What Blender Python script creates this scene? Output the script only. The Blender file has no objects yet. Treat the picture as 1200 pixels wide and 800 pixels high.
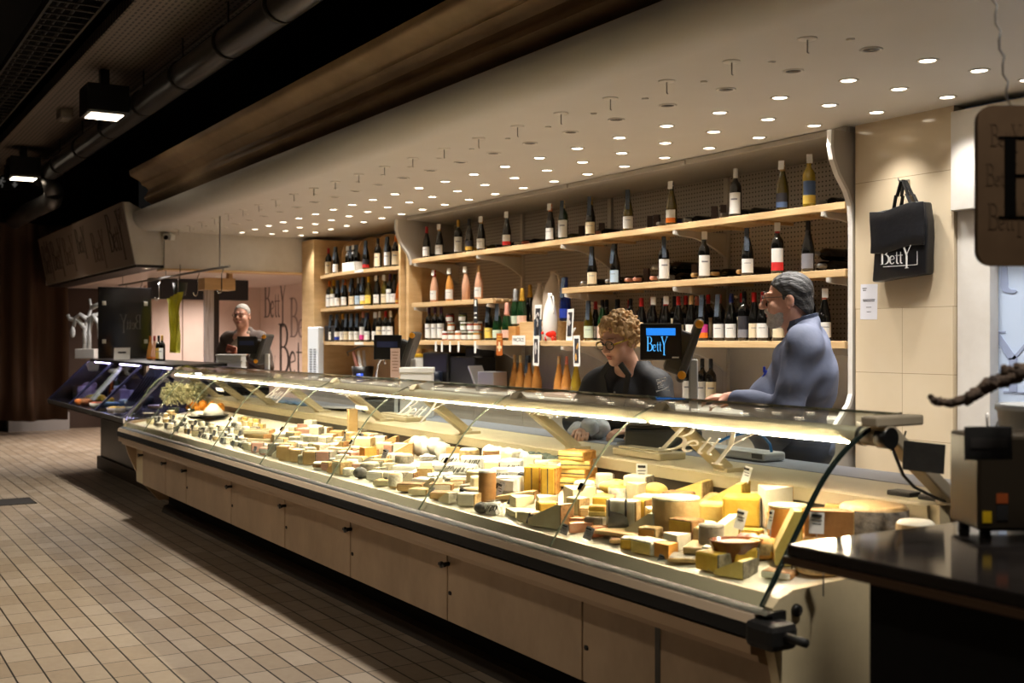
import bpy, bmesh, math, random
import numpy as np
from mathutils import Vector, Matrix, Euler
random.seed(11)
SC = bpy.context.scene
C = SC.collection
# ---- camera frame: X along the counter (to the near end), Y away over the counter, Z up; t = distance along -X, d = along Y
F = 1333.0; TH = math.atan(815/1333); CT = math.cos(TH); ST = math.sin(TH); H = 1.45
def W(t, d, z): return Vector((-t, d, z))
def onD(x, y, d):
    dep = F*d/(CT*(x+215)); return (dep-ST*d)/CT, H+(397-y)*dep/F
def onZ(x, y, z):
    dep = (H-z)*F/(y-397); d = dep*CT*(x+215)/F; return (dep-ST*d)/CT, d
def tD(x, d): return onD(x, 400, d)[0]
def depth(t, d): return t*CT+d*ST

# ---- materials
def lin(c):
    return tuple(((v/255)/12.92 if v/255 <= .04045 else ((v/255+.055)/1.055)**2.4) for v in c)
MATS = {}
def mat(name, col, rough=.5, metal=0, noise=None, bump=0, spec=.5, emit=None, trans=0, col2=None, coat=0, bscale=60, sheen=0, stretch=None, sss=0):
    if name in MATS: return MATS[name]
    m = bpy.data.materials.new(name); m.use_nodes = True
    nt = m.node_tree; b = nt.nodes['Principled BSDF']
    c4 = lin(col)+(1,)
    b.inputs['Base Color'].default_value = c4
    b.inputs['Roughness'].default_value = rough
    b.inputs['Metallic'].default_value = metal
    b.inputs['Specular IOR Level'].default_value = spec
    if trans: b.inputs['Transmission Weight'].default_value = trans
    if coat: b.inputs['Coat Weight'].default_value = coat; b.inputs['Coat Roughness'].default_value = .05
    if sheen: b.inputs['Sheen Weight'].default_value = sheen
    if sss:
        b.inputs['Subsurface Weight'].default_value = sss; b.inputs['Subsurface Radius'].default_value = (.012, .006, .003)
    if emit:
        b.inputs['Emission Color'].default_value = c4; b.inputs['Emission Strength'].default_value = emit
    if noise or bump:
        tc = nt.nodes.new('ShaderNodeTexCoord'); src = tc.outputs['Object']
        if stretch:
            mp = nt.nodes.new('ShaderNodeMapping'); mp.inputs['Scale'].default_value = stretch
            nt.links.new(src, mp.inputs['Vector']); src = mp.outputs['Vector']
    if noise:
        n = nt.nodes.new('ShaderNodeTexNoise'); n.inputs['Scale'].default_value = noise
        n.inputs['Detail'].default_value = 5; n.inputs['Roughness'].default_value = .65
        nt.links.new(src, n.inputs['Vector'])
        r = nt.nodes.new('ShaderNodeValToRGB')
        r.color_ramp.elements[0].position = .32; r.color_ramp.elements[1].position = .68
        r.color_ramp.elements[0].color = lin(col2 or tuple(v*.7 for v in col))+(1,)
        r.color_ramp.elements[1].color = c4
        nt.links.new(n.outputs['Fac'], r.inputs['Fac']); nt.links.new(r.outputs['Color'], b.inputs['Base Color'])
    if bump:
        n2 = nt.nodes.new('ShaderNodeTexNoise'); n2.inputs['Scale'].default_value = bscale; n2.inputs['Detail'].default_value = 4
        nt.links.new(src, n2.inputs['Vector'])
        bp = nt.nodes.new('ShaderNodeBump'); bp.inputs['Strength'].default_value = bump; bp.inputs['Distance'].default_value = .01
        nt.links.new(n2.outputs['Fac'], bp.inputs['Height']); nt.links.new(bp.outputs['Normal'], b.inputs['Normal'])
    MATS[name] = m
    return m
def glass_mat(name, tint=(250, 252, 250), f0=1.5, rough=0.0, frost=0):
    if name in MATS: return MATS[name]
    m = bpy.data.materials.new(name); m.use_nodes = True; nt = m.node_tree; nt.nodes.clear()
    o = nt.nodes.new('ShaderNodeOutputMaterial'); mx = nt.nodes.new('ShaderNodeMixShader')
    tr = nt.nodes.new('ShaderNodeBsdfTransparent'); gl = nt.nodes.new('ShaderNodeBsdfGlossy'); lw_ = nt.nodes.new('ShaderNodeLayerWeight'); lw_.inputs['Blend'].default_value = .5
    pw = nt.nodes.new('ShaderNodeMath'); pw.operation = 'POWER'; pw.inputs[1].default_value = 5; nt.links.new(lw_.outputs['Facing'], pw.inputs[0])
    fr = nt.nodes.new('ShaderNodeMath'); fr.operation = 'MULTIPLY_ADD'; fr.inputs[1].default_value = .9; fr.inputs[2].default_value = .03; nt.links.new(pw.outputs[0], fr.inputs[0])
    tr.inputs['Color'].default_value = lin(tint)+(1,); gl.inputs['Roughness'].default_value = rough
    nt.links.new(fr.outputs[0], mx.inputs[0]); nt.links.new(tr.outputs[0], mx.inputs[1]); nt.links.new(gl.outputs[0], mx.inputs[2])
    last = mx
    if frost:
        df = nt.nodes.new('ShaderNodeBsdfDiffuse'); df.inputs['Color'].default_value = lin((235, 232, 220))+(1,)
        m2 = nt.nodes.new('ShaderNodeMixShader'); m2.inputs[0].default_value = frost
        tl = nt.nodes.new('ShaderNodeBsdfTranslucent'); tl.inputs['Color'].default_value = lin((240, 236, 222))+(1,); m3 = nt.nodes.new('ShaderNodeMixShader'); m3.inputs[0].default_value = .6
        nt.links.new(df.outputs[0], m3.inputs[1]); nt.links.new(tl.outputs[0], m3.inputs[2])
        nt.links.new(mx.outputs[0], m2.inputs[1]); nt.links.new(m3.outputs[0], m2.inputs[2]); last = m2
    nt.links.new(last.outputs[0], o.inputs['Surface'])
    MATS[name] = m
    return m
def node_mat(name, build, rough=.5, spec=.5):
    """build(nt, principled, position separate xyz node, helper) wires a pattern from real-space coordinates"""
    if name in MATS: return MATS[name]
    m = bpy.data.materials.new(name); m.use_nodes = True; nt = m.node_tree; b = nt.nodes['Principled BSDF']
    b.inputs['Roughness'].default_value = rough; b.inputs['Specular IOR Level'].default_value = spec
    g = nt.nodes.new('ShaderNodeNewGeometry'); sx = nt.nodes.new('ShaderNodeSeparateXYZ'); nt.links.new(g.outputs['Position'], sx.inputs[0])
    def mth(op, a, b2=None, c2=None):
        n = nt.nodes.new('ShaderNodeMath'); n.operation = op
        for i, v in enumerate((a, b2, c2)):
            if v is None: continue
            if isinstance(v, (int, float)): n.inputs[i].default_value = v
            else: nt.links.new(v, n.inputs[i])
        return n.outputs[0]
    def mix(f, a, b2):
        n = nt.nodes.new('ShaderNodeMix'); n.data_type = 'RGBA'
        for sock, v in ((n.inputs[0], f), (n.inputs[6], a), (n.inputs[7], b2)):
            if isinstance(v, tuple): sock.default_value = lin(v)+(1,)
            elif isinstance(v, (int, float)): sock.default_value = v
            else: nt.links.new(v, sock)
        return n.outputs[2]
    def noise(scale, vec=None, detail=4):
        n = nt.nodes.new('ShaderNodeTexNoise'); n.inputs['Scale'].default_value = scale; n.inputs['Detail'].default_value = detail
        nt.links.new(vec or g.outputs['Position'], n.inputs['Vector']); return n.outputs['Fac']
    def vec(x, y, z):
        n = nt.nodes.new('ShaderNodeCombineXYZ')
        for i, v in enumerate((x, y, z)):
            if isinstance(v, (int, float)): n.inputs[i].default_value = v
            else: nt.links.new(v, n.inputs[i])
        return n.outputs[0]
    def white(v):
        n = nt.nodes.new('ShaderNodeTexWhiteNoise'); n.noise_dimensions = '3D'; nt.links.new(v, n.inputs['Vector']); return n.outputs['Value']
    def bump(h, strength=.3, dist=.005):
        n = nt.nodes.new('ShaderNodeBump'); n.inputs['Strength'].default_value = strength; n.inputs['Distance'].default_value = dist
        nt.links.new(h, n.inputs['Height']); nt.links.new(n.outputs['Normal'], b.inputs['Normal'])
    class K: pass
    k = K(); k.m, k.mix, k.noise, k.vec, k.white, k.bump = mth, mix, noise, vec, white, bump
    k.x, k.y, k.z = sx.outputs; k.link = lambda o, s_: nt.links.new(o, b.inputs[s_])
    build(k)
    MATS[name] = m
    return m

# ---- mesh building
def BM(): return bmesh.new()
def add_box(bm, c, sz, R=None, bev=0, mi=0):
    r = bmesh.ops.create_cube(bm, size=1)
    vs = r['verts']
    fs = list({f for v in vs for f in v.link_faces})
    bmesh.ops.scale(bm, vec=sz, verts=vs)
    if bev:
        es = list({e for v in vs for e in v.link_edges})
        q = bmesh.ops.bevel(bm, geom=es, offset=bev, segments=2, affect='EDGES', profile=.5)
        vs = list({v for f in q['faces'] for v in f.verts} | {v for f in fs if f.is_valid for v in f.verts})
        fs = list({f for v in vs for f in v.link_faces})
    M = Matrix.Translation(Vector(c)) @ (R.to_4x4() if R else Matrix())
    bmesh.ops.transform(bm, matrix=M, verts=vs)
    for f in fs: f.material_index = mi
    return vs
def add_span(bm, a, b, bev=0, mi=0):
    a, b = Vector(a), Vector(b)
    return add_box(bm, (a+b)/2, tuple(abs(v) for v in (b-a)), bev=bev, mi=mi)
def add_lathe(bm, prof, seg=16, M=None, mi=0, a0=0, a1=2*math.pi, caps=True):
    full = abs(a1-a0-2*math.pi) < 1e-6
    n = seg if full else seg+1
    rings = []
    for r, z in prof:
        if r < 1e-6 and full: rings.append([bm.verts.new((0, 0, z))]); continue
        rings.append([bm.verts.new((r*math.cos(a0+(a1-a0)*i/seg), r*math.sin(a0+(a1-a0)*i/seg), z)) for i in range(n)])
    fs = []
    for A, B in zip(rings, rings[1:]):
        if len(A) == 1 and len(B) == 1: continue
        for i in range(n if full else n-1):
            j = (i+1) % n
            if len(A) == 1: fs.append(bm.faces.new((A[0], B[j], B[i])))
            elif len(B) == 1: fs.append(bm.faces.new((A[i], A[j], B[0])))
            else: fs.append(bm.faces.new((A[i], A[j], B[j], B[i])))
    if caps and full:
        if len(rings[0]) > 1: fs.append(bm.faces.new(list(reversed(rings[0]))))
        if len(rings[-1]) > 1: fs.append(bm.faces.new(rings[-1]))
    for f in fs: f.material_index = mi; f.smooth = True
    vs = [v for r in rings for v in r]
    if M: bmesh.ops.transform(bm, matrix=M, verts=vs)
    return vs
def add_prism(bm, pts, axis, lo, hi, mi=0, smooth=False):
    """polygon pts extruded along an axis: 'x' pts=(y,z), 'y' pts=(x,z), 'z' pts=(x,y)"""
    def P(p, w):
        return {'x': (w, p[0], p[1]), 'y': (p[0], w, p[1]), 'z': (p[0], p[1], w)}[axis]
    A = [bm.verts.new(P(p, lo)) for p in pts]; B = [bm.verts.new(P(p, hi)) for p in pts]
    n = len(pts); fs = [bm.faces.new(A), bm.faces.new(B)]
    for i in range(n):
        f = bm.faces.new((A[i], A[(i+1) % n], B[(i+1) % n], B[i])); f.smooth = smooth; fs.append(f)
    for f in fs: f.material_index = mi
    return A+B
def add_sheet(bm, pts, axis, lo, hi, th=.006, mi=0):
    """open polyline thickened into a slab and extruded"""
    n = len(pts); nor = []
    for i in range(n):
        a = Vector(pts[max(0, i-1)]); b = Vector(pts[min(n-1, i+1)]); q = (b-a).normalized(); nor.append(Vector((-q.y, q.x)))
    up = [Vector(p)+w*th/2 for p, w in zip(pts, nor)]; dn = [Vector(p)-w*th/2 for p, w in zip(pts, nor)]
    return add_prism(bm, [tuple(p) for p in up]+[tuple(p) for p in reversed(dn)], axis, lo, hi, mi, smooth=False)
def add_tube(bm, pts, r, seg=8, mi=0, cap=True):
    pts = [Vector(p) for p in pts]; n = len(pts); rs = r if isinstance(r, (list, tuple)) else [r]*n
    rings = []; up = None
    for i in range(n):
        q = (pts[min(n-1, i+1)]-pts[max(0, i-1)]).normalized()
        if up is None: up = q.orthogonal().normalized()
        up = (up-q*up.dot(q)).normalized(); w = q.cross(up)
        rings.append([bm.verts.new(pts[i]+(up*math.cos(a)+w*math.sin(a))*rs[i]) for a in (2*math.pi*k/seg for k in range(seg))])
    for A, B in zip(rings, rings[1:]):
        for k in range(seg):
            f = bm.faces.new((A[k], A[(k+1) % seg], B[(k+1) % seg], B[k])); f.smooth = True; f.material_index = mi
    if cap:
        f = bm.faces.new(list(reversed(rings[0]))); f.material_index = mi; f = bm.faces.new(rings[-1]); f.material_index = mi
    return [v for q in rings for v in q]
def add_blob(bm, c, sz, sub=2, jit=0, mi=0, R=None):
    r = bmesh.ops.create_icosphere(bm, subdivisions=sub, radius=1); vs = r['verts']
    if jit:
        for v in vs: v.co *= 1+random.uniform(-jit, jit)
    M = Matrix.Translation(Vector(c)) @ (R.to_4x4() if R else Matrix()) @ Matrix.Diagonal(Vector(sz).to_4d())
    bmesh.ops.transform(bm, matrix=M, verts=vs)
    for v in vs:
        for f in v.link_faces: f.smooth = True; f.material_index = mi
    return vs
def Rz(a): return Matrix.Rotation(a, 3, 'Z')
def Rx(a): return Matrix.Rotation(a, 3, 'X')
def Ry(a): return Matrix.Rotation(a, 3, 'Y')
def T(v): return Matrix.Translation(Vector(v))
WMX = {}
def link(name, data, parent=None, g=False):
    o = bpy.data.objects.new(name, data); C.objects.link(o)
    if parent is not None:
        o.parent = parent
        if g: o.matrix_parent_inverse = WMX.get(parent.name, Matrix()).inverted()
        WMX[o.name] = Matrix() if g else WMX.get(parent.name, Matrix())
    return o
def mesh_of(bm, name, mats, recalc=True):
    if recalc: bmesh.ops.recalc_face_normals(bm, faces=bm.faces)
    me = bpy.data.meshes.new(name); bm.to_mesh(me); bm.free()
    for m in (mats if isinstance(mats, (list, tuple)) else [mats]): me.materials.append(m)
    return me
def mk(name, bm, mats, parent=None, g=False, smooth_angle=None):
    me = mesh_of(bm, name, mats)
    if smooth_angle:
        for p in me.polygons: p.use_smooth = True
        try: me.set_sharp_from_angle(angle=math.radians(smooth_angle))
        except Exception: pass
    return link(name, me, parent, g)
def tag(o, label=None, cat=None, group=None, kind=None):
    if label: o['label'] = label
    if cat: o['category'] = cat; o['kind'] = 'thing'
    if group: o['group'] = group
    if kind: o['kind'] = kind
    return o
def thing(name, label, cat, loc=(0, 0, 0), rz=0, group=None):
    o = bpy.data.objects.new(name, None); C.objects.link(o); o.empty_display_size = .05
    o.location = loc; o.rotation_euler = (0, 0, rz); WMX[o.name] = T(loc) @ Matrix.Rotation(rz, 4, 'Z')
    return tag(o, label, cat, group)
def struct(name, bm, mats, **k):
    return tag(mk(name, bm, mats, **k), kind='structure')
def dup(root, loc, rz=0, label=None, group=None):
    r = root.copy(); C.objects.link(r); r.location = loc; r.rotation_euler = (0, 0, rz)
    if label: r['label'] = label
    if group: r['group'] = group
    for ch in list(root.children):
        q = ch.copy(); C.objects.link(q); q.parent = r
        for gch in ch.children:
            w = gch.copy(); C.objects.link(w); w.parent = q
    return r
ORD = 'first second third fourth fifth sixth seventh eighth ninth tenth eleventh twelfth thirteenth fourteenth fifteenth sixteenth seventeenth eighteenth nineteenth twentieth'.split()
ORD += ['twenty-'+w for w in ORD[:9]]+['thirtieth']+['thirty-'+w for w in ORD[:9]]

# ---- lettering: drawn stroke by stroke, flat in (u, v), built as thin raised shapes
def ribbon(pts, ws):
    pts = [Vector(p) for p in pts]; n = len(pts)
    if not isinstance(ws, (list, tuple)): ws = [ws]*n
    L, R = [], []
    for i in range(n):
        q = (pts[min(n-1, i+1)]-pts[max(0, i-1)]); q.normalize(); w = Vector((-q.y, q.x))*ws[i]/2
        L.append(pts[i]+w); R.append(pts[i]-w)
    return [(L[i], L[i+1], R[i+1], R[i]) for i in range(n-1)]
def arc(cx, cy, rx, ry, a0, a1, n=12):
    return [(cx+rx*math.cos(math.radians(a0+(a1-a0)*i/n)), cy+ry*math.sin(math.radians(a0+(a1-a0)*i/n))) for i in range(n+1)]
def bulge(n, lo, hi): return [lo+(hi-lo)*math.sin(math.pi*i/n) for i in range(n+1)]
def g_B():
    q = ribbon([(.07, 0), (.07, 1)], .085)
    q += ribbon([(-.02, .985), (.2, .985)], .03)+ribbon([(-.02, .015), (.2, .015)], .03)
    q += ribbon([(.1, .985)]+arc(.17, .755, .16, .23, 90, -90, 14)+[(.1, .525)], [.03]+bulge(14, .03, .07)+[.03])
    q += ribbon([(.1, .525)]+arc(.18, .27, .2, .255, 90, -90, 14)+[(.1, .015)], [.03]+bulge(14, .03, .085)+[.03])
    return q, .42
def g_e():
    q = ribbon([(.03, .22), (.2, .26)], .025)+ribbon([(.2, .26)]+arc(.12, .22, .11, .21, 20, 320, 18), [.03]+bulge(18, .03, .065))
    return q, .27
def g_t():
    q = ribbon([(.07, .62), (.07, .1)]+arc(.13, .1, .06, .09, 180, 300, 6), [.03, .06]+[.055]*6+[.02])+ribbon([(-.01, .43), (.17, .43)], .028)
    return q, .18
def g_Y():
    q = ribbon([(0, .98), (.17, .42)], [.07, .085])+ribbon([(.38, .98), (.17, .42)], [.03, .035])+ribbon([(.17, .44), (.17, -.26)], .075)
    q += ribbon([(-.07, .985), (.1, .985)], .03)+ribbon([(.3, .985), (.45, .985)], .03)+ribbon([(.08, -.26), (.27, -.26)], .03)
    return q, .45
def logo_quads(squeeze=1.0):
    out = []; x = 0
    for gl in (g_B, g_e, g_t, g_t, g_Y):
        q, w = gl()
        out += [tuple(Vector((p[0]*squeeze+x, p[1])) for p in f) for f in q]; x += w*squeeze
    return out, x
def font_quads(txt, squeeze=1.0, shear=0):
    """the same for any other words, outlined with the built-in typeface; cap height about 1"""
    cu = bpy.data.curves.new('lettering', 'FONT'); cu.body = txt; cu.size = 1.4; cu.shear = shear; cu.resolution_u = 3
    o = bpy.data.objects.new('lettering', cu); C.objects.link(o)
    me = o.to_mesh()
    q = [tuple(Vector((me.vertices[i].co.x*squeeze, me.vertices[i].co.y)) for i in p.vertices) for p in me.polygons]
    o.to_mesh_clear(); bpy.data.objects.remove(o); bpy.data.curves.remove(cu)
    return q, max((p.x for f in q for p in f), default=0)
def letters(bm, quads, M, size, th=.0015, mi=0):
    """quads in (u,v) -> local plane x=u, z=v facing -y, placed by M"""
    fs = []
    for f in quads:
        try:
            vs = [bm.verts.new(M @ Vector((p[0]*size, -th, p[1]*size))) for p in f]
            q = bm.faces.new(vs); q.material_index = mi; fs.append(q)
        except Exception: pass
    r = bmesh.ops.extrude_face_region(bm, geom=fs, use_keep_orig=True)
    vs = [e for e in r['geom'] if isinstance(e, bmesh.types.BMVert)]
    off = M.to_3x3() @ Vector((0, th*.95, 0))
    bmesh.ops.translate(bm, vec=off, verts=vs)
    for e in r['geom']:
        if isinstance(e, bmesh.types.BMFace): e.material_index = mi
# ================= camera, world, colour =================
cd = bpy.data.cameras.new('camera'); cam = bpy.data.objects.new('camera', cd); C.objects.link(cam); SC.camera = cam
cam.location = (0, 0, H); cam.rotation_euler = (math.pi/2, 0, math.pi/2-TH)
cd.sensor_width = 36; cd.lens = F/1200*36; cd.shift_y = -3/1200; cd.clip_start = .05; cd.clip_end = 80
cd.dof.use_dof = True; cd.dof.focus_distance = 5.6; cd.dof.aperture_fstop = 3.2
w = bpy.data.worlds.new('world'); SC.world = w; w.use_nodes = True
w.node_tree.nodes['Background'].inputs[0].default_value = (1, .9, .8, 1); w.node_tree.nodes['Background'].inputs[1].default_value = .004
vs_ = SC.view_settings; vs_.view_transform = 'Standard'; vs_.look = 'None'; vs_.gamma = 1; vs_.use_curve_mapping = False; vs_.exposure = 0.4
SC.cycles.use_denoising = True; SC.cycles.max_bounces = 8; SC.cycles.transparent_max_bounces = 24; SC.cycles.sample_clamp_indirect = 4
SC.cycles.caustics_reflective = False; SC.cycles.caustics_refractive = False
try: SC.cycles.denoiser = 'OPENIMAGEDENOISE'
except Exception: pass

# ================= setting materials =================
def b_floor(k):
    row = k.m('FLOOR', k.m('DIVIDE', k.y, .12))
    fy = k.m('FRACT', k.m('DIVIDE', k.y, .12))
    xo = k.m('ADD', k.m('DIVIDE', k.x, .24), k.m('MULTIPLY', k.white(k.vec(row, 3.1, 0)), .05))
    fx = k.m('FRACT', xo); col = k.m('FLOOR', xo)
    jl = k.m('MAXIMUM', k.m('LESS_THAN', fy, .065), k.m('MULTIPLY', k.m('LESS_THAN', fx, .03), .9))
    r = k.white(k.vec(row, col, 0))
    base = k.mix(k.m('POWER', r, 1.5), (150, 134, 114), (170, 156, 138))
    base = k.mix(k.m('MULTIPLY', k.noise(7), .35), base, (112, 92, 72))
    base = k.mix(jl, base, (30, 24, 20))
    k.link(base, 'Base Color'); k.link(k.m('ADD', k.m('MULTIPLY', k.noise(25), .2), .32), 'Roughness')
    k.bump(k.m('SUBTRACT', 1, jl), .4, .003)
def b_perf(k):
    a = k.m('SUBTRACT', k.m('FRACT', k.m('DIVIDE', k.x, .09)), .5); b = k.m('SUBTRACT', k.m('FRACT', k.m('DIVIDE', k.y, .045)), .5)
    h = k.m('MULTIPLY', k.m('LESS_THAN', k.m('ABSOLUTE', a), .33), k.m('LESS_THAN', k.m('ABSOLUTE', b), .2))
    k.link(k.mix(h, (120, 108, 98), (16, 14, 13)), 'Base Color')
def b_peg(k):
    a = k.m('SUBTRACT', k.m('FRACT', k.m('DIVIDE', k.x, .03)), .5); b = k.m('SUBTRACT', k.m('FRACT', k.m('DIVIDE', k.z, .03)), .5)
    h = k.m('LESS_THAN', k.m('ADD', k.m('MULTIPLY', a, a), k.m('MULTIPLY', b, b)), .035)
    k.link(k.mix(h, (172, 165, 156), (48, 44, 40)), 'Base Color')
def b_marble(k):
    n = k.noise(2.2, None, 8); n2 = k.noise(9, None, 6)
    base = k.mix(n, (196, 176, 144), (224, 210, 186)); base = k.mix(k.m('MULTIPLY', n2, .35), base, (204, 186, 154))
    fz = k.m('FRACT', k.m('DIVIDE', k.m('ADD', k.z, .135), .35)); fx = k.m('FRACT', k.m('DIVIDE', k.m('ADD', k.x, 4.42), .32))
    low = k.m('LESS_THAN', k.z, 1.62)
    hz = k.m('LESS_THAN', fz, .008); hx = k.m('MULTIPLY', k.m('LESS_THAN', fx, .009), low)
    top = k.m('LESS_THAN', k.m('ABSOLUTE', k.m('SUBTRACT', k.z, 2.315)), .0015)
    j = k.m('MAXIMUM', k.m('MULTIPLY', k.m('MAXIMUM', hz, hx), k.m('LESS_THAN', k.z, 1.64)), top)
    k.link(k.mix(k.m('MULTIPLY', j, .7), base, (110, 88, 60)), 'Base Color')
def b_plaster(k):
    n = k.noise(3, None, 6); n2 = k.noise(1.1)
    k.link(k.mix(k.m('MULTIPLY', n, n2), (218, 215, 210), (200, 194, 184)), 'Base Color')
M_FLOOR = node_mat('floor tiles', b_floor, .35)
M_PERF = node_mat('perforated metal', b_perf, .45)
M_PEG = node_mat('pegboard', b_peg, .5)
M_MARBLE = node_mat('beige marble', b_marble, .12)
M_CEIL = node_mat('painted plaster', b_plaster, .42, .4)
M_CORN = mat('tan cornice paint', (176, 150, 118), .55, noise=1.2, col2=(140, 116, 88))
M_BLACK = mat('matt black', (9, 8, 8), .8, spec=.2)
M_WHITE = mat('white paint', (222, 218, 212), .45, noise=3, col2=(208, 202, 194))
M_GREYW = mat('grey white laminate', (186, 180, 170), .4, noise=3, col2=(172, 165, 155))
M_PINKW = mat('pink white paint', (214, 196, 186), .5, noise=2, col2=(204, 184, 174))
M_BROWN = mat('dark brown wall', (60, 44, 34), .8, noise=2, col2=(58, 44, 36))
M_PINE = mat('pine', (222, 192, 146), .45, noise=5, col2=(196, 160, 112), stretch=(.5, 8, 8))
M_PLY = mat('birch plywood', (216, 184, 136), .45, noise=3, col2=(198, 162, 114), stretch=(1, 1, 5))
M_STEEL = mat('brushed steel', (168, 166, 164), .35, metal=.9)
M_CHROME = mat('chrome', (210, 210, 210), .12, metal=1)
M_CREAM = mat('cream enamel', (226, 210, 172), .35, noise=4, col2=(212, 196, 158))
M_BLKPL = mat('black plastic', (16, 15, 15), .35)
M_RUBBER = mat('black rubber', (14, 13, 12), .6)
M_WHPL = mat('white plastic', (226, 226, 222), .3)
M_GREYPL = mat('grey plastic', (96, 96, 94), .4)
M_PAPER = mat('white paper', (236, 234, 228), .7)
M_INK = mat('dark ink', (22, 20, 20), .7)
M_GLASS = glass_mat('clear glass', (246, 250, 246), 1.42)
M_EDGE = mat('glass edge', (34, 46, 42), .1, spec=.8)
M_JOINT = mat('glass joint', (120, 126, 112), .2, spec=.6)
M_LED = mat('led glow', (255, 232, 200), .5, emit=380)
M_LENS = mat('lamp lens', (255, 240, 214), .4, emit=9)

# ================= setting =================
b = BM(); add_span(b, (-21, -7, -.06), (4, 7.5, 0)); struct('floor', b, M_FLOOR)
CZ = 2.64                                             # stall ceiling
pr = [(5.5, CZ)]+[(3.13, CZ)]
for i in range(1, 11):
    a = math.pi/2*i/10; pr.append((3.13-.17*math.sin(a), CZ+.17*(1-math.cos(a))))
pr += [(2.965, CZ+.2), (3.0, CZ+.215), (3.22, CZ+.215), (3.22, 3.4), (5.5, 3.4)]
b = BM(); vs = add_prism(b, pr, 'x', -12.82, 2.5); struct('ceiling', b, M_CEIL, smooth_angle=35)
# crown moulding above the rolled edge
cp = [(3.2, 2.83), (3.16, 2.885), (3.12, 2.9)]
for i in range(0, 9):
    u = i/8; cp.append((3.10-.10*u-.045*math.sin(u*math.pi*2), 2.92+.20*u))
for i in range(1, 9):
    u = i/8; cp.append((3.00-.125*u+.02*math.sin(u*math.pi*2), 3.12+.11*u))
cp += [(2.87, 3.26), (3.2, 3.26)]
b = BM(); add_prism(b, cp, 'x', -12.6, 2.5); struct('trim_1', b, M_CORN, smooth_angle=40)
# hall ceiling, perforated strip, end walls
b = BM(); add_span(b, (-21, -7, 4.3), (4, 7.5, 4.4)); struct('ceiling_hall', b, M_BLACK)
b = BM(); add_span(b, (-20, 1.98, 3.9), (3, 2.66, 3.93)); add_span(b, (-20, 1.95, 3.88), (3, 1.99, 3.98)); add_span(b, (-20, 2.65, 3.88), (3, 2.69, 3.98)); struct('ceiling_panel', b, M_PERF)
b = BM(); add_span(b, (-19.7, -7, 0), (-19.5, 4.6, 4.3)); struct('wall_end', b, M_BROWN)
b = BM(); add_span(b, (-19.5, 2.55, 0), (-19.2, 3.45, .28)); struct('baseboard_end', b, mat('pale kerb tiles', (150, 150, 150), .5))
# wall behind the shelves
b = BM(); add_span(b, (-12.6, 5.46, 0), (2.5, 5.6, CZ)); struct('wall_back', b, M_GREYW)
b = BM(); add_span(b, (-9.98, 5.43, 1.40), (-4.44, 5.46, CZ-.05)); struct('wall_pegboard', b, M_PEG)
b = BM(); add_prism(b, [(4.93, CZ-.002), (4.93, CZ-.03), (5.43, CZ-.06), (5.43, CZ-.002)], 'x', -9.98, -4.44); struct('trim_2', b, mat('grey ribbed panel', (158, 152, 144), .45))
b = BM()
for k in range(4):
    add_span(b, (-9.98+1.387*k+.01, 4.9, CZ-.035), (-9.98+1.387*(k+1)-.01, 4.932, CZ-.004))
struct('trim_3', b, M_GREYW)
# marble pillar and white wall right of it
b = BM(); add_span(b, (-4.42, 4.95, 0), (-3.776, 5.46, CZ)); struct('pillar', b, M_MARBLE)
b = BM(); add_span(b, (-3.776, 5.04, 0), (2.5, 5.46, CZ)); struct('wall_right', b, mat('cool white wall', (200, 218, 246), .5))
b = BM(); add_span(b, (-3.772, 4.97, 0), (-3.58, 5.04, 2.1), bev=.004); struct('trim_4', b, M_WHITE)
b = BM(); add_span(b, (-3.772, 4.92, 2.1), (1.5, 5.04, CZ-.035), bev=.004); struct('trim_5', b, M_WHITE)
# bulkhead closing the stall at its far end, back room beyond
b = BM(); add_span(b, (-13.05, 3.3, 2.235), (-12.8, 5.3, CZ+.05)); struct('wall_bulkhead', b, M_WHITE)
b = BM(); add_span(b, (-13.06, 3.28, 2.215), (-12.78, 5.3, 2.235)); struct('trim_6', b, M_PLY)
b = BM(); add_span(b, (-19.4, 3.0, 2.27), (-13.06, 7.2, 2.35)); struct('ceiling_back_room', b, mat('back room ceiling', (214, 200, 194), .3))
b = BM(); add_span(b, (-17.8, 6.1, 0), (-12.6, 6.25, 2.27)); struct('wall_back_room', b, M_PINKW)
b = BM(); add_span(b, (-17.9, 4.3, 0), (-17.75, 6.1, 2.27)); struct('wall_back_room_end', b, M_PINKW)
b = BM(); add_span(b, (-12.6, 5.3, 0), (-12.45, 6.1, 2.5)); struct('wall_back_room_near', b, M_PLY)

# ================= lamps =================
def spot(name, loc, e, ang, blend=.6, r=.05, col=(1, .86, .68), parent=None, rot=(0, 0, 0)):
    l = bpy.data.lights.new(name, 'SPOT'); l.energy = e; l.spot_size = math.radians(ang); l.spot_blend = blend; l.shadow_soft_size = r; l.color = col
    o = bpy.data.objects.new(name, l); C.objects.link(o); o.location = loc; o.rotation_euler = rot
    if parent: o.parent = parent
    return o
M_RING = mat('brushed lamp ring', (226, 222, 214), .35, metal=.1)
SP_E = 33.0
def make_downlight(lit):
    t = thing('downlight' if lit else 'unlit_downlight', '', 'ceiling light')
    b = BM(); add_lathe(b, [(.033, 0), (.036, -.004), (.043, -.006), (.047, -.002), (.047, 0)], 20); mk('trim_ring', b, M_RING, t)
    b = BM(); add_lathe(b, [(.0, -.0025), (.0335, -.002), (.0335, .0)], 20, caps=False)
    q = mk('lens', b, M_LENS if lit else mat('dark lamp reflector', (52, 48, 44), .25, metal=.6), t); q['label'] = 'glowing lens' if lit else 'dark unlit lens'
    return t
p_on, p_off = make_downlight(True), make_downlight(False)
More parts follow.
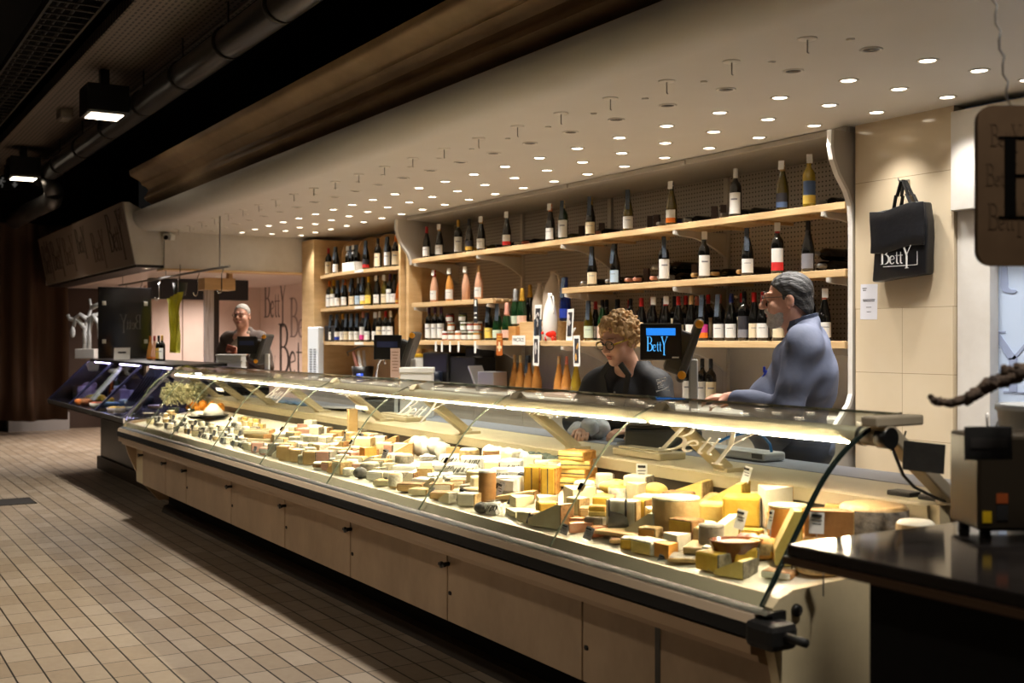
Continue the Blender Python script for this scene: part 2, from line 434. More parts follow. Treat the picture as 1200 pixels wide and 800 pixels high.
ld = bpy.data.lights.new('downlight_beam', 'SPOT'); ld.energy = SP_E; ld.spot_size = math.radians(96); ld.spot_blend = 1.0; ld.shadow_soft_size = .03; ld.color = (1, .95, .88)
first = {True: True, False: True}
ROWN = {4.05: 'row farthest from the shelves', 4.395: 'middle lit row', 4.745: 'row nearest the shelves', 3.70: 'unlit row'}
for k in range(22):
    tt = 3.22+.437*k
    for d in (4.05, 4.395, 4.745, 3.70):
        lit = d > 3.8
        lab = ('lit round downlight, %s from the pillar end, %s' if lit else 'dark unlit downlight, %s from the pillar end, %s') % (ORD[k], ROWN[d])
        if lit and d > 4.6 and tt > 10.1 and False: continue
        loc = W(tt, d, CZ-.0005); src = p_on if lit else p_off; grp = 'lit downlights in the stall ceiling' if lit else 'unlit downlights in the stall ceiling'
        if first[lit]: src.location = loc; src['label'] = lab; src['group'] = grp; o = src; first[lit] = False
        else: o = dup(src, loc, 0, lab, grp)
        if lit:
            q = bpy.data.objects.new('downlight_beam', ld); C.objects.link(q); q.location = loc+Vector((0, 0, -.012))
hk = None
for k in range(22):
    loc = W(3.235+.437*k, 3.35, CZ)
    lab = 'small wire stem on a round plate under the ceiling, %s from the marble pillar end' % ORD[k]
    if hk is None:
        hk = thing('ceiling_pin', lab, 'ceiling fitting', loc, 0, 'wire stems along the ceiling edge')
        b = BM(); add_lathe(b, [(.0, -.006), (.035, -.005), (.04, 0)], 16); mk('plate', b, M_RING, hk)
        b = BM(); add_tube(b, [(0, 0, -.005), (0, 0, -.055), (.008, 0, -.06)], .003, 6); mk('stem', b, M_STEEL, hk)
    else: dup(hk, loc, 0, lab)
dt = None
for k in range(22):
    loc = W(3.15+.437*k, 3.5, CZ-.0005); lab = 'tiny round stud under the ceiling, %s from the marble pillar end' % ORD[k]
    if dt is None:
        b = BM(); add_lathe(b, [(0, -.008), (.012, -.006), (.018, 0)], 12); dt = tag(mk('ceiling_stud', b, M_RING), lab, 'ceiling fitting', 'studs along the ceiling edge')
        dt.location = loc
    else: q = dt.copy(); C.objects.link(q); q.location = loc; q['label'] = lab
# hall lamps: black box floodlights under the perforated strip
def hall_lamp(tt, d, z, label, e, small=False):
    t = thing('flood_lamp' if not small else 'emergency_lamp', label, 'ceiling light', W(tt, d, z), 0)
    if small:
        b = BM(); add_box(b, (0, 0, -.048), (.26, .13, .1), bev=.012); mk('housing', b, mat('grey lamp housing', (120, 112, 104), .5), t)
        b = BM(); add_box(b, (0, 0, -.104), (.2, .09, .01), bev=.003); mk('lens', b, mat('grey diffuser', (150, 142, 132), .3), t); return t
    b = BM()
    add_prism(b, [(-.19, 0), (.19, 0), (.19, -.24), (.175, -.26), (-.175, -.26), (-.19, -.24)], 'y', -.18, .18); mk('housing', b, M_BLKPL, t)
    b = BM(); add_box(b, (0, 0, -.263), (.29, .28, .008), bev=.002)
    q = mk('lens', b, mat('flood lens', (255, 236, 206), .4, emit=6), t); q['label'] = 'bright square lens'
    b = BM(); add_box(b, (0, 0, .08), (.08, .08, .165)); mk('mount', b, M_BLKPL, t)
    spot('flood_beam', W(tt, d-.02, z-.30), e, 86, .6, .12, (1, .92, .82), rot=(math.radians(-9), 0, 0))
    return t
hall_lamp(10.8, 2.24, 3.74, 'black box floodlight glowing under the perforated strip, nearer of two', 400)
hall_lamp(15.7, 2.26, 3.76, 'black box floodlight glowing near the green exit sign, farther of two', 400)
spot('flood_beam', W(5.9, 2.24, 3.45), 400, 86, .6, .12, (1, .92, .82), rot=(math.radians(-9), 0, 0))
spot('flood_beam', W(1.0, 2.24, 3.45), 190, 86, .6, .12, (1, .92, .82), rot=(math.radians(-9), 0, 0))
for tt in (2.6, 6.4, 10.2): spot('aisle_beam', W(tt, -.75, 3.6), 50, 120, .9, .12, (1, .87, .72), rot=(math.radians(24), 0, 0))
hall_lamp(12.9, 2.27, 3.9, 'small grey emergency light between the two black floodlights', 0, True)
_q = dup(p_on, W(13.0, 3.15, 2.2395), 0, 'round downlight added under the fascia sign soffit to brighten the twig sculpture', None)
spot('sculpture_fill_beam', W(13.0, 3.15, 2.22), 70, 160, .9, .04, (1, .92, .86))  # added lamp and downlight, put here to brighten the twig sculpture
# back room and neighbouring stall lamps
bl = None
for k in range(5):
    loc = W(13.6+1.15*k, 4.5, 2.2695); lab = 'round downlight in the back room ceiling, %s from the white bulkhead' % ORD[k]
    o = dup(p_on, loc, 0, lab, 'back room downlights')
    spot('back_room_beam', loc+Vector((0, 0, -.02)), 120, 150, .8, .04, (1, .84, .74))
# ================= the long refrigerated cheese case =================
M_PANEL = mat('cream front panel', (190, 164, 133), .45, noise=2.5, col2=(160, 136, 108), stretch=(1, 1, .6))
M_BRONZE = mat('bronze moulding', (176, 150, 122), .35, metal=.2)
M_LIP = mat('beige lip', (222, 200, 172), .35)
M_DECK = mat('pale deck tray', (234, 226, 206), .35)
M_DARKIN = mat('dark steel liner', (88, 80, 70), .3, metal=.6)
M_SLATE = mat('grey steel worktop', (150, 154, 164), .38, metal=.25)
M_FROST = glass_mat('frosted lettering', frost=.92)
M_FROST2 = glass_mat('faint frosted lettering', frost=.5)
case = thing('cheese_display_case', 'long cream refrigerated display case full of cheese with curved glass front', 'display case', W(6, 2.5, 0))
JT = [2.25, 3.28, 4.28, 5.29, 6.29, 7.24, 8.24, 9.0, 9.68]      # glass joints along the run
T0, T1 = JT[0], JT[-1]
def cprism(name, pts, m, t0=T0, t1=T1, **k):
    b = BM(); add_prism(b, pts, 'x', -t1, -t0); return mk(name, b, m, case, g=True, **k)
q = cprism('plinth', [(2.53, 0), (2.53, .27), (3.36, .27), (3.36, 0)], M_BLACK); q['label'] = 'recessed black plinth'
cprism('skirting', [(2.47, 0), (2.49, .05), (2.53, .06), (2.53, 0)], mat('grey skirting', (70, 62, 54), .5))
cprism('carcass', [(2.265, .27), (2.265, .6), (2.2, .724), (2.84, .755), (2.84, .925), (3.36, .925), (3.36, .27)], M_CREAM)
q = cprism('bumper', [(2.165, .728), (2.135, .726), (2.125, .722), (2.15, .718), (2.15, .694), (2.112, .69), (2.108, .658), (2.125, .652), (2.2, .652), (2.2, .728)], M_RUBBER, T0-.05, T1); q['label'] = 'ribbed black bumper rail'
for z0 in (.688,):
    cprism('trim_strip', [(2.113, z0+.006), (2.12, z0+.031), (2.16, z0+.031), (2.16, z0)], M_LIP, T0-.01, T1+.0)
cprism('moulding', [(2.16, .652), (2.118, .648), (2.12, .612), (2.145, .604), (2.15, .585), (2.2, .565), (2.265, .555), (2.265, .652)], M_BRONZE)
cprism('front_lip', [(2.17, .728), (2.198, .760), (2.214, .760), (2.218, .74), (2.20, .728)], M_LIP)
q = cprism('deck', [(2.216, .745), (2.84, .86), (2.84, .84), (2.216, .728)], M_DECK); q['label'] = 'pale sloping display deck'
q = cprism('liner', [(2.838, .86), (2.838, .93), (2.86, .93), (2.86, .86)], M_DARKIN); q['label'] = 'dark steel rear liner'
q = cprism('rear_ledge', [(2.83, .905), (2.825, .95), (2.84, .955), (3.16, .955), (3.16, .905)], M_CREAM); q['label'] = 'cream rear ledge'
q = cprism('worktop', [(3.16, .925), (3.16, .957), (3.40, .957), (3.40, .925)], M_SLATE); q['label'] = 'grey steel worktop'
# removable front panels with latches
SEAM = [2.25, 2.80, 3.21, 4.19, 5.2, 6.12, 7.09, 8.12, 8.68, 9.39]
for i in range(len(SEAM)-1):
    a, c_ = SEAM[i], SEAM[i+1]
    b = BM(); add_span(b, W(c_-.004, 2.245, .275), W(a+.004, 2.262, .60), bev=.003)
    if i not in (0, 7, 8):
        for dx in (-.045, .045): add_lathe(b, [(0, .004), (.008, .003), (.009, 0)], 8, T(W(c_+dx*.5 if dx < 0 else c_-.03, 2.2449, .395)) @ Matrix.Rotation(math.pi/2, 4, 'X'), mi=1)
    p = mk('front_panel', b, [M_PANEL, M_INK], case, g=True)
    if i >= 2:
        b = BM(); x = W(c_-.015 if i != 7 else c_-.02, 2.23, .515)
        add_lathe(b, [(.009, 0), (.009, .03), (.014, .032), (.014, .04), (0, .04)], 10, T(x+Vector((0, .016, 0))) @ Matrix.Rotation(math.pi/2, 4, 'X'))
        add_box(b, x+Vector((0, -.018, 0)), (.055, .012, .014), bev=.004)
        k = mk('latch', b, M_BLKPL, p); k['label'] = 'black twist latch'
b = BM(); add_span(b, W(2.81, 2.243, .20), W(2.785, 2.25, .6)); mk('panel_gap_strip', b, M_BLKPL, case, g=True)
# end panels
ep = [(2.165, .735), (2.19, .757), (2.24, .775), (2.84, .80), (2.84, .955), (3.40, .955), (3.40, .1), (2.45, .1), (2.3, .27), (2.2, .5), (2.165, .64)]
b = BM(); add_prism(b, ep, 'x', -T0, -T0+.035); mk('end_panel', b, M_CREAM, case, g=True)
b = BM(); add_prism(b, ep, 'x', -T1-.035, -T1); mk('end_panel', b, M_PANEL, case, g=True)
b = BM(); add_box(b, W(T0-.045, 2.15, .672), (.11, .10, .075), bev=.02); add_lathe(b, [(.012, 0), (.012, .09), (.0, .092)], 10, T(W(T0-.08, 2.15, .675)) @ Matrix.Rotation(math.pi/2, 4, 'Y')); q = mk('bumper_cap', b, M_RUBBER, case, g=True); q['label'] = 'black rubber bumper end cap'
b = BM(); add_lathe(b, [(.018, 0), (.016, .01), (0, .011)], 14, T(W(T0-.035, 2.25, .72)) @ Matrix.Rotation(math.pi/2, 4, 'Y')); mk('screw_cap', b, M_BLKPL, case, g=True)
# glass
GP = [(2.157, .733), (2.25, .866), (2.33, .980)]
_p = [2.355, 1.015]; GP.append(tuple(_p))
for i in range(14):
    a_ = math.radians(54-46*(i+.5)/14); _p = [_p[0]+.0305*math.cos(a_), _p[1]+.0305*math.sin(a_)]; GP.append(tuple(_p))
def glass_at(s):   # point and outward normal a given way up the curved profile
    for (d0, z0), (d1, z1) in zip(GP, GP[1:]):
        L_ = math.hypot(d1-d0, z1-z0)
        if s <= L_: break
        s -= L_
    u = s/L_; return d0+(d1-d0)*u, z0+(z1-z0)*u, -(z1-z0)/L_, (d1-d0)/L_
def glass_letters(bm, quads, t0, s0, size, sq, off=.0065):
    for f in quads:
        for sgn in (0, 1):
            vs = []
            for p in f:
                d, z, nd, nz = glass_at(s0+p[1]*size); o_ = off+.0008*sgn
                vs.append(bm.verts.new(W(t0-p[0]*size*sq, d+nd*o_, z+nz*o_)))
            try: bm.faces.new(vs if sgn else vs[::-1])
            except Exception: pass
def gd(z):
    for (d0, z0), (d1, z1) in zip(GP, GP[1:]):
        if z <= z1: return d0+(d1-d0)*(z-z0)/(z1-z0)
    return GP[-1][0]
panes = []
for i in range(len(JT)-1):
    b = BM(); add_sheet(b, GP, 'x', -JT[i+1]+.003, -JT[i]-.003, .006)
    p = mk('front_glass', b, M_GLASS, case, g=True, smooth_angle=50); panes.append(p); p['label'] = 'curved clear front glass pane'
    b = BM(); add_sheet(b, [(d+.0, z) for d, z in GP], 'x', -JT[i+1]-.0016, -JT[i+1]+.0016, .0065); mk('glass_edge', b, M_JOINT, case, g=True)
b = BM(); add_sheet(b, GP, 'x', -T0-.003, -T0+.006, .012); mk('glass_edge', b, M_EDGE, case, g=True)
_d, _z = GP[-1]
b = BM(); add_prism(b, [(_d, _z-.004), (_d, _z+.004), (_d+.004, _z+.004), (_d+.004, _z-.004)], 'x', -T1, -T0); mk('glass_edge', b, M_JOINT, case, g=True)
for i in range(1, len(JT)-1):
    b = BM(); add_box(b, W(JT[i], gd(.93)-.004, .93), (.022, .016, .03), Rx(-.6), bev=.004); mk('glass_clip', b, M_CHROME, case, g=True)
# lettering etched on the glass
lq, lw = logo_quads(.95)
gang = math.atan2(.36, .495)
for i, (cx, sz, m_) in {0: (2.80, .115, M_FROST), 2: (4.83, .11, M_FROST), 4: (6.75, .10, M_FROST)}.items():
    b = BM(); z0 = 1.09
    glass_letters(b, lq, cx+lw*sz/2*2.3, .43, sz, 2.3)
    k = mk('etched_logo', b, m_, panes[i]); k['label'] = 'frosted name lettering'
fq, fw = font_quads('Fromagerie', 1.0, .2)
for i, cx in {1: 3.78, 3: 5.79}.items():
    b = BM(); glass_letters(b, fq, cx+fw*.045/2, .52, .045, 1)
    k = mk('etched_word', b, M_FROST2, panes[i]); k['label'] = 'faint frosted lettering'
# arms, lamp tube
ARM = [2.22, 3.217, 4.21, 5.2, 6.25, 7.23, 8.2, 8.9, 9.6]
dv = Vector((2.585-2.92, 1.205-.95)); L = dv.length; an = math.atan2(dv.y, dv.x)
for i, a in enumerate(ARM):
    b = BM(); c_ = W(a, (2.585+2.92)/2, (1.205+.95)/2)
    add_box(b, c_, (.058, L, .036), Rx(an), bev=.006); add_box(b, c_+Rx(an) @ Vector((0, 0, -.021)), (.03, L*.96, .012), Rx(an), bev=.003)
    add_box(b, W(a, 2.92, .962), (.08, .09, .018), bev=.004)
    if i == 0:
        add_box(b, W(a, 2.64, 1.215), (.06, .2, .03), bev=.006)
    mk('support_arm', b, M_CREAM if i else mat('grey enamel arm', (176, 164, 142), .35), case, g=True)
b = BM(); add_tube(b, [W(T1-.02, 2.6, 1.168), W(2.2, 2.6, 1.168)], .027, 14); mk('lamp_housing', b, mat('lamp housing', (214, 196, 168), .4), case, g=True)
b = BM(); add_tube(b, [W(2.23, 2.6, 1.168), W(2.19, 2.6, 1.168)], .031, 14); mk('lamp_end_cap', b, M_BLKPL, case, g=True); b = BM(); add_tube(b, [W(2.3, 2.6, 1.168), W(2.285, 2.6, 1.168)], .029, 14); mk('lamp_band', b, M_BLKPL, case, g=True)
for i in range(len(JT)-1):
    b = BM(); add_box(b, W((JT[i]+JT[i+1])/2+(0 if i else .03), 2.6-.0172, 1.168-.0205), (JT[i+1]-JT[i]-(.03 if i else .1), .0085, .002), Rx(math.radians(-40)))
    q = mk('lamp_strip', b, M_LED, case, g=True); q['label'] = 'glowing lamp strip'
b = BM(); add_tube(b, [W(2.2, 2.615, 1.14), W(2.2, 2.66, 1.06), W(2.21, 2.72, 1.02), W(2.2, 2.80, .985), W(2.22, 2.87, .966)], .005, 6); q = mk('lamp_cord', b, M_BLKPL, case, g=True); q['label'] = 'black lamp cord'
for tt in (2.30, 2.42):
    b = BM(); add_box(b, W(tt, 2.93, .963), (.09, .055, .016), bev=.004); mk('socket_block', b, M_BLKPL, case, g=True)
# ================= black slate card clipped at the near end arm =================
sl = thing('slate_price_card', 'blank black slate price card at the near end of the cheese case', 'price card', W(2.14, 2.64, 1.05))
t_, z_ = onD(1088, 535, 2.64)
b = BM(); add_box(b, W(t_, 2.62, z_), (.115, .005, .082), Rz(.35) @ Ry(.05), bev=.002); mk('slate', b, mat('slate', (26, 25, 25), .6, noise=30, col2=(44, 42, 40)), sl, g=True)
b = BM(); add_tube(b, [W(t_, 2.626, z_+.0), W(2.2, 2.66, z_+.03), W(2.215, 2.69, z_+.06)], .003, 6); mk('wire_holder', b, M_STEEL, sl, g=True)

# ================= neighbouring dark delicatessen case =================
M_STONE = mat('black veined stone', (34, 30, 28), .4, noise=6, col2=(12, 11, 10), stretch=(2, 2, .4))
M_VIO = mat('violet led', (200, 186, 255), .5, emit=40)
M_NAVY = mat('dark blue plastic', (44, 46, 74), .3)
deli = thing('delicatessen_case', 'dark stone delicatessen case with violet lights beyond the cheese case', 'display case', W(11.6, 2.8, 0))
A0, A1 = 9.80, 13.45
def dprism(name, pts, m, t0=A0, t1=A1):
    b = BM(); add_prism(b, pts, 'x', -t1, -t0); return mk(name, b, m, deli, g=True)
dprism('stone_front', [(2.72, .14), (2.72, .72), (3.3, .72), (3.3, .14)], M_STONE, A0, A1-.15)
dprism('plinth', [(2.69, 0), (2.69, .14), (3.3, .14), (3.3, 0)], mat('brown plinth', (70, 56, 42), .6), A0, A1-.1)
dprism('deck', [(2.2, .73), (2.2, .775), (2.95, .80), (2.95, .73)], mat('dark deck', (38, 36, 40), .25))
dprism('deck_rail', [(2.185, .745), (2.185, .785), (2.2, .785), (2.2, .745)], M_STEEL)
dprism('rear_panel', [(2.95, .72), (2.95, 1.02), (3.45, 1.02), (3.45, .1), (3.3, .1), (3.3, .72)], M_BLKPL)
dprism('top_shelf', [(2.62, 1.2), (2.62, 1.225), (3.1, 1.235), (3.1, 1.21)], M_BLKPL, A0+.1, A1-.1)
for tt in (A0+.05, 11.0, 12.25, A1-.02):
    b = BM(); add_sheet(b, [(2.2, .785), (2.5, 1.08), (2.62, 1.2)], 'x', -tt-.02, -tt+.02, .02)
    add_sheet(b, [(2.95, 1.0), (2.78, 1.21)], 'x', -tt-.02, -tt+.02, .03); mk('dark_support', b, M_NAVY, deli, g=True)
for i, (a, c_) in enumerate(((9.9, 10.95), (11.05, 12.2), (12.3, 13.4))):
    b = BM(); add_sheet(b, [(2.195, .785), (2.5, 1.085), (2.615, 1.2)], 'x', -c_, -a, .006); q = mk('slanted_glass', b, M_GLASS, deli, g=True); q['label'] = 'slanted clear glass pane'
    b = BM(); add_box(b, W((a+c_)/2, 2.66, 1.192), (c_-a-.3, .02, .012)); q = mk('violet_lamp', b, M_VIO, deli, g=True); q['label'] = 'violet glowing lamp strip'
b = BM(); add_prism(b, [(2.2, .73), (2.2, .785), (2.62, 1.2), (3.1, 1.22), (3.1, .73)], 'x', -A1-.03, -A1); mk('end_panel', b, M_BLKPL, deli, g=True)
b = BM(); add_sheet(b, [(2.38, .80), (2.52, .98), (2.64, 1.17)], 'x', -10.75, -10.25, .02)
for k in range(5): add_sheet(b, [(2.44, .88+.0), (2.60, 1.10)], 'x', -10.70+.09*k, -10.685+.09*k, .045)
q = mk('cover_panel', b, M_NAVY, deli, g=True); q['label'] = 'dark blue slanted cover panel'
b = BM(); add_sheet(b, [(2.36, .84), (2.64, 1.16)], 'x', -12.0, -11.9, .03); q = mk('cover_bar', b, M_WHPL, deli, g=True); q['label'] = 'white slanted bar'
# ================= wine shelves =================
M_BRKT = mat('grey lacquered steel', (196, 190, 180), .35)
ZT, ZM, ZL, ZB = 2.2275, 1.846, 1.80, 1.437
UPR = [4.52, 5.99, 7.35, 8.68, 9.93]
def shelf(name, label, t0, t1, z, brk, cat='shelf'):
    s = thing(name, label, cat, W((t0+t1)/2, 5.2, z))
    b = BM(); add_span(b, W(t1, 4.955, z-.042), W(t0, 4.985, z), bev=.003)
    for k in range(6): add_span(b, W(t1, 4.99+.072*k, z-.022), W(t0, 4.99+.072*k+.056, z), bev=.002)
    n = int((t1-t0)/.45)+1
    for k in range(n+1): 
        x = t0+.02+(t1-t0-.06)*k/n; add_span(b, W(x+.03, 4.985, z-.042), W(x, 5.42, z-.0225))
    mk('slatted_board', b, M_PINE, s, g=True)
    for t in brk:
        b = BM(); pr = [(4.945, z-.044), (4.945, z-.07), (4.975, z-.075)]
        for i in range(9):
            u = i/8; pr.append((5.0+.42*u, z-.08-.15*u**2.2))
        pr += [(5.43, z-.23), (5.43, z-.044)]
        add_prism(b, pr, 'x', -t-.012, -t+.012); mk('bracket', b, M_BRKT, s, g=True)
    return s
shelf('wine_shelf', 'long slatted pine shelf, topmost on the pegboard wall', 4.50, 9.98, ZT, [4.66, 5.99, 7.35, 8.68, 9.9])
shelf('wine_shelf', 'slatted pine shelf in the middle, nearer the marble pillar', 4.50, 7.36, ZM, [4.62, 5.99, 7.3])
shelf('wine_shelf', 'short slatted pine shelf holding the rosé bottles', 8.42, 9.98, ZL, [8.5, 9.9])
shelf('wine_shelf', 'lowest slatted pine shelf over the back counter, with jars and sparkling wine', 4.50, 9.98, ZB, [4.62, 5.99, 7.35, 8.68, 9.9])
for t in UPR[1:-1]+[10.42]:
    b = BM(); add_span(b, W(t+.02, 5.405, 1.0), W(t-.02, 5.4295 if t < 10 else 5.4595, CZ-.07)); u = struct('trim_4', b, M_BRKT)
epf = [(4.80, CZ-.03), (4.795, CZ-.12), (4.81, CZ-.19), (4.85, CZ-.27), (4.92, CZ-.36), (4.955, CZ-.44), (4.965, CZ-.55), (4.965, 1.14), (4.94, 1.08), (4.83, .96), (4.83, .93), (5.43, .93), (5.43, CZ-.03)]
def endp(t, label, epf=epf):
    e = thing('shelf_end_panel', label, 'panel', W(t, 5.2, .93))
    b = BM(); add_prism(b, [(d+.012 if d < 5.4 else d, z) for d, z in epf], 'x', -t-.012, -t+.012); mk('board', b, mat('grey end board', (168, 160, 150), .45), e, g=True)
    b = BM(); add_sheet(b, epf[:11], 'x', -t-.016, -t+.016, .02); q = mk('edge_band', b, M_WHITE, e, g=True); q['label'] = 'white curved edge'
endp(4.462, 'white curved-edge end board beside the marble pillar'); endp(10.0, 'white curved-edge end board beside the plywood cabinet', epf[:6]+[(4.955, 2.195), (4.956, 2.19), (4.957, 2.185), (4.958, 2.18), (4.959, 2.175)]+[(5.43, 2.175), (5.43, CZ-.03)])
# back counter under the shelves
bc = thing('back_counter', 'grey white back counter running under the wine shelves', 'counter', W(8, 5.1, 0))
b = BM(); add_span(b, W(12.4, 4.75, .96), W(4.48, 5.43, 1.0), bev=.004); mk('worktop', b, M_GREYW, bc, g=True)
b = BM(); add_span(b, W(12.4, 4.9, 0), W(4.48, 5.4, .08)); mk('toe_kick', b, M_BLACK, bc, g=True)
b = BM(); add_span(b, W(12.4, 4.8, .08), W(4.48, 5.43, .96)); mk('carcass', b, M_GREYW, bc, g=True)
for k in range(10):
    b = BM(); add_span(b, W(4.5+.79*(k+1)-.005, 4.782, .12), W(4.5+.79*k, 4.80, .94), bev=.002); mk('door', b, M_GREYW, bc, g=True)
# plywood cabinet left
cb = thing('wine_cabinet', 'birch plywood wine cabinet with arched dividers beside the white bulkhead', 'cabinet', W(11.3, 5.2, 1.0))
K0, K1 = 10.16, 12.4
def kbox(name, a, c_, m=M_PLY, bev=.002):
    b = BM(); add_span(b, a, c_, bev=bev); return mk(name, b, m, cb, g=True)
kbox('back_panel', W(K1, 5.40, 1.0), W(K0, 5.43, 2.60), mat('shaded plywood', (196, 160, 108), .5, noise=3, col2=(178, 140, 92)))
kbox('side_panel', W(K1+.38, 4.9, 1.0), W(K1, 5.43, 2.6)); kbox('side_panel', W(K0, 4.9, 1.0), W(K0-.04, 5.43, 2.6)); kbox('side_post', W(K0-.06, 4.95, 1.0), W(K0-.12, 5.1, 2.6))
KZ = [1.42, 1.80, 2.18]
for z in KZ:
    b = BM(); n = 16; fr = [(-(K1-(K1-K0)*i/n), 4.98-.11*math.sin(math.pi*i/n)) for i in range(n+1)]
    add_prism(b, fr+[(-K0, 5.40), (-K1, 5.40)], 'z', z-.035, z); mk('shelf', b, M_PINE, cb, g=True)
    b = BM(); i0 = 6; add_box(b, (-(K0+.9), 4.872, z-.0175), (.22, .006, .028)); mk('shelf_edge_label', b, M_PAPER, cb, g=True)
for z in KZ:
    top = (z+.345) if z < 2.1 else 2.57
    for k in range(1, 5):
        t = K0+(K1-K0)*k/5
        b = BM(); pts = [(5.40, z), (5.06, z), (5.06, top-.16)]+[(5.22-.16*math.cos(a), top-.16+.16*math.sin(a)) for a in (math.pi/2*i/6 for i in range(1, 7))]+[(5.40, top)]
        add_prism(b, pts, 'x', -t-.008, -t+.008); mk('divider', b, M_PLY, cb, g=True)
for k in range(4):
    t = K0+.06+(K1-K0)*(k+.5)/5*1.15
    b = BM(); add_sheet(b, [(-t-.22, 2.19), (-t-.22, 2.40)]+[(-t-.22*math.cos(a), 2.40+.16*math.sin(a)) for a in (math.pi*i/12 for i in range(13))][1:]+[(-t+.22, 2.19)], 'y', 5.385, 5.40, .012); mk('arch_band', b, M_PLY, cb, g=True)
kbox('middle_post', W(11.2, 5.36, 1.0), W(11.16, 5.40, 1.38), M_BROWN)

# ================= bottles =================
GL = {'black': mat('dark bottle glass', (14, 13, 11), .06, spec=.7), 'olive': mat('olive bottle glass', (92, 78, 24), .06, spec=.7, trans=.3), 'green': mat('green bottle glass', (26, 58, 28), .06, spec=.7, trans=.3),
      'amber': mat('amber liquid glass', (228, 160, 84), .06, spec=.7, trans=.25), 'rose': mat('rosé liquid glass', (240, 184, 150), .06, spec=.7, trans=.25), 'yellow': mat('straw liquid glass', (206, 176, 60), .06, spec=.7, trans=.5),
      'blue': mat('navy bottle', (14, 24, 66), .2), 'brandy': mat('brandy glass', (170, 84, 24), .08, trans=.4)}
CAPC = {'black': (18, 17, 17), 'red': (176, 28, 26), 'gold': (196, 150, 52), 'white': (222, 220, 214), 'cream': (218, 200, 156), 'orange': (222, 120, 34), 'copper': (180, 104, 84), 'yellow': (214, 170, 30), 'silver': (170, 170, 170), 'purple': (66, 30, 70), 'pink': (224, 160, 140), 'blue': (24, 36, 92), 'cork': (196, 160, 110)}
LABC = {'white': (232, 230, 224), 'cream': (228, 212, 178), 'grey': (122, 122, 130), 'orange': (232, 122, 24), 'red': (206, 40, 40), 'pink': (226, 190, 170), 'blue': (70, 92, 130), 'palegreen': (206, 220, 196), 'dark': (40, 38, 44), 'gold': (188, 150, 60), 'paleblue': (176, 198, 216), 'navy': (30, 60, 170), 'yellow': (236, 206, 96), 'magenta': (206, 60, 140)}
def capm(c): return mat('capsule '+c, CAPC[c], .3, metal=.25)
def labm(c): return mat('label '+c, LABC[c], .6)
SHAPE = {  # (r, z) fractions of radius .0375 and height .30: outer glass
 'burgundy': [(0, .004), (.9, 0), (1, .02), (1, .40), (.93, .50), (.72, .62), (.45, .76), (.36, .84), (.35, .985), (.30, 1)],
 'bordeaux': [(0, .004), (.9, 0), (1, .02), (1, .58), (.95, .645), (.75, .70), (.45, .745), (.37, .78), (.36, .985), (.31, 1)],
 'champagne': [(0, .004), (.95, 0), (1.12, .02), (1.14, .32), (1.08, .45), (.82, .60), (.5, .76), (.42, .84), (.42, .985), (.34, 1)],
 'flask': [(0, .004), (.95, 0), (1.15, .03), (1.2, .18), (1.05, .36), (.7, .56), (.42, .74), (.34, .82), (.33, .985), (.3, 1)]}
HB = {'burgundy': .305, 'bordeaux': .315, 'champagne': .32, 'flask': .31}
MC = {}
def bottle_parts(shape, glass, cap, lab, lab2, tag_):
    h = HB[shape]; R = .0385; pf = [(r*R, z*h) for r, z in SHAPE[shape]]
    key = (shape, glass)
    if key not in MC:
        b = BM(); add_lathe(b, pf, 16); MC[key] = mesh_of(b, 'bottle_glass', GL[glass])
    out = [('glass_body', MC[key], None)]
    if cap:
        kc = (shape, 'cap', cap)
        if kc not in MC:
            z0 = .80 if shape != 'champagne' else .66
            b = BM(); rr = lambda z: next(r0+(r1-r0)*(z-z0_)/(z1-z0_) for (r0, z0_), (r1, z1) in zip(pf, pf[1:]) if z0_ <= z <= z1+1e-9 and z1 > z0_)
            zs = [z0*h, (z0+.06)*h, (z0+.12)*h, .985*h] if shape == 'champagne' else [z0*h, .86*h, .95*h, .985*h]
            add_lathe(b, [(rr(z)+.0012, z) for z in zs]+[(.32*R, 1.004*h), (0, 1.006*h)], 12); MC[kc] = mesh_of(b, 'capsule', capm(cap))
        out.append(('capsule', MC[kc], None))
    if lab:
        kl = (shape, 'lab', lab, lab2)
        if kl not in MC:
            top = {'burgundy': .36, 'bordeaux': .5, 'champagne': .28, 'flask': .2}[shape]
            lo = .07; n = 8; b = BM(); rr = R*(1.0 if shape in ('burgundy', 'bordeaux') else 1.15)+.0008
            zs = [h*(lo+(top-lo)*i/n) for i in range(n+1)]
            for i in range(n):
                acc = 1 if (i == 5 and not lab2) else 0
                if lab2: acc = 1 if i < 3 else 0
                add_lathe(b, [(rr, zs[i]), (rr, zs[i+1])], 10, mi=0, a0=-math.pi/2-1.15, a1=-math.pi/2+1.15, caps=False)
                if acc:
                    w_ = 1.15 if lab2 else .55
                    add_lathe(b, [(rr+.0006, zs[i]+(.3*h*.04 if not lab2 else 0)), (rr+.0006, zs[i+1]-(.3*h*.04 if not lab2 else 0))], 8, mi=1, a0=-math.pi/2-w_, a1=-math.pi/2+w_, caps=False)
            MC[kl] = mesh_of(b, 'label', [labm(lab), labm(lab2 or 'grey')], recalc=False)
        out.append(('paper_label', MC[kl], None))
    if tag_:
        kt = (shape, 'tag', tag_)
        if kt not in MC:
            b = BM()
            if tag_ == 'white': add_box(b, (0, -.021, h*.92), (.036, .0015, .055), Rx(-.12)); m = M_PAPER
            else:
                add_box(b, (-.004, -.034, h*.76), (.03, .0015, .15), Rx(-.2)); m = mat('dark printed tag', (66, 80, 96), .5, noise=120, col2=(30, 36, 46))
            add_lathe(b, [(.0155, h*.9), (.0165, h*.9), (.0165, h*.915), (.0155, h*.915)], 10, caps=False)
            MC[kt] = mesh_of(b, 'neck_tag', m)
        out.append(('neck_tag', MC[kt], None))
    return out
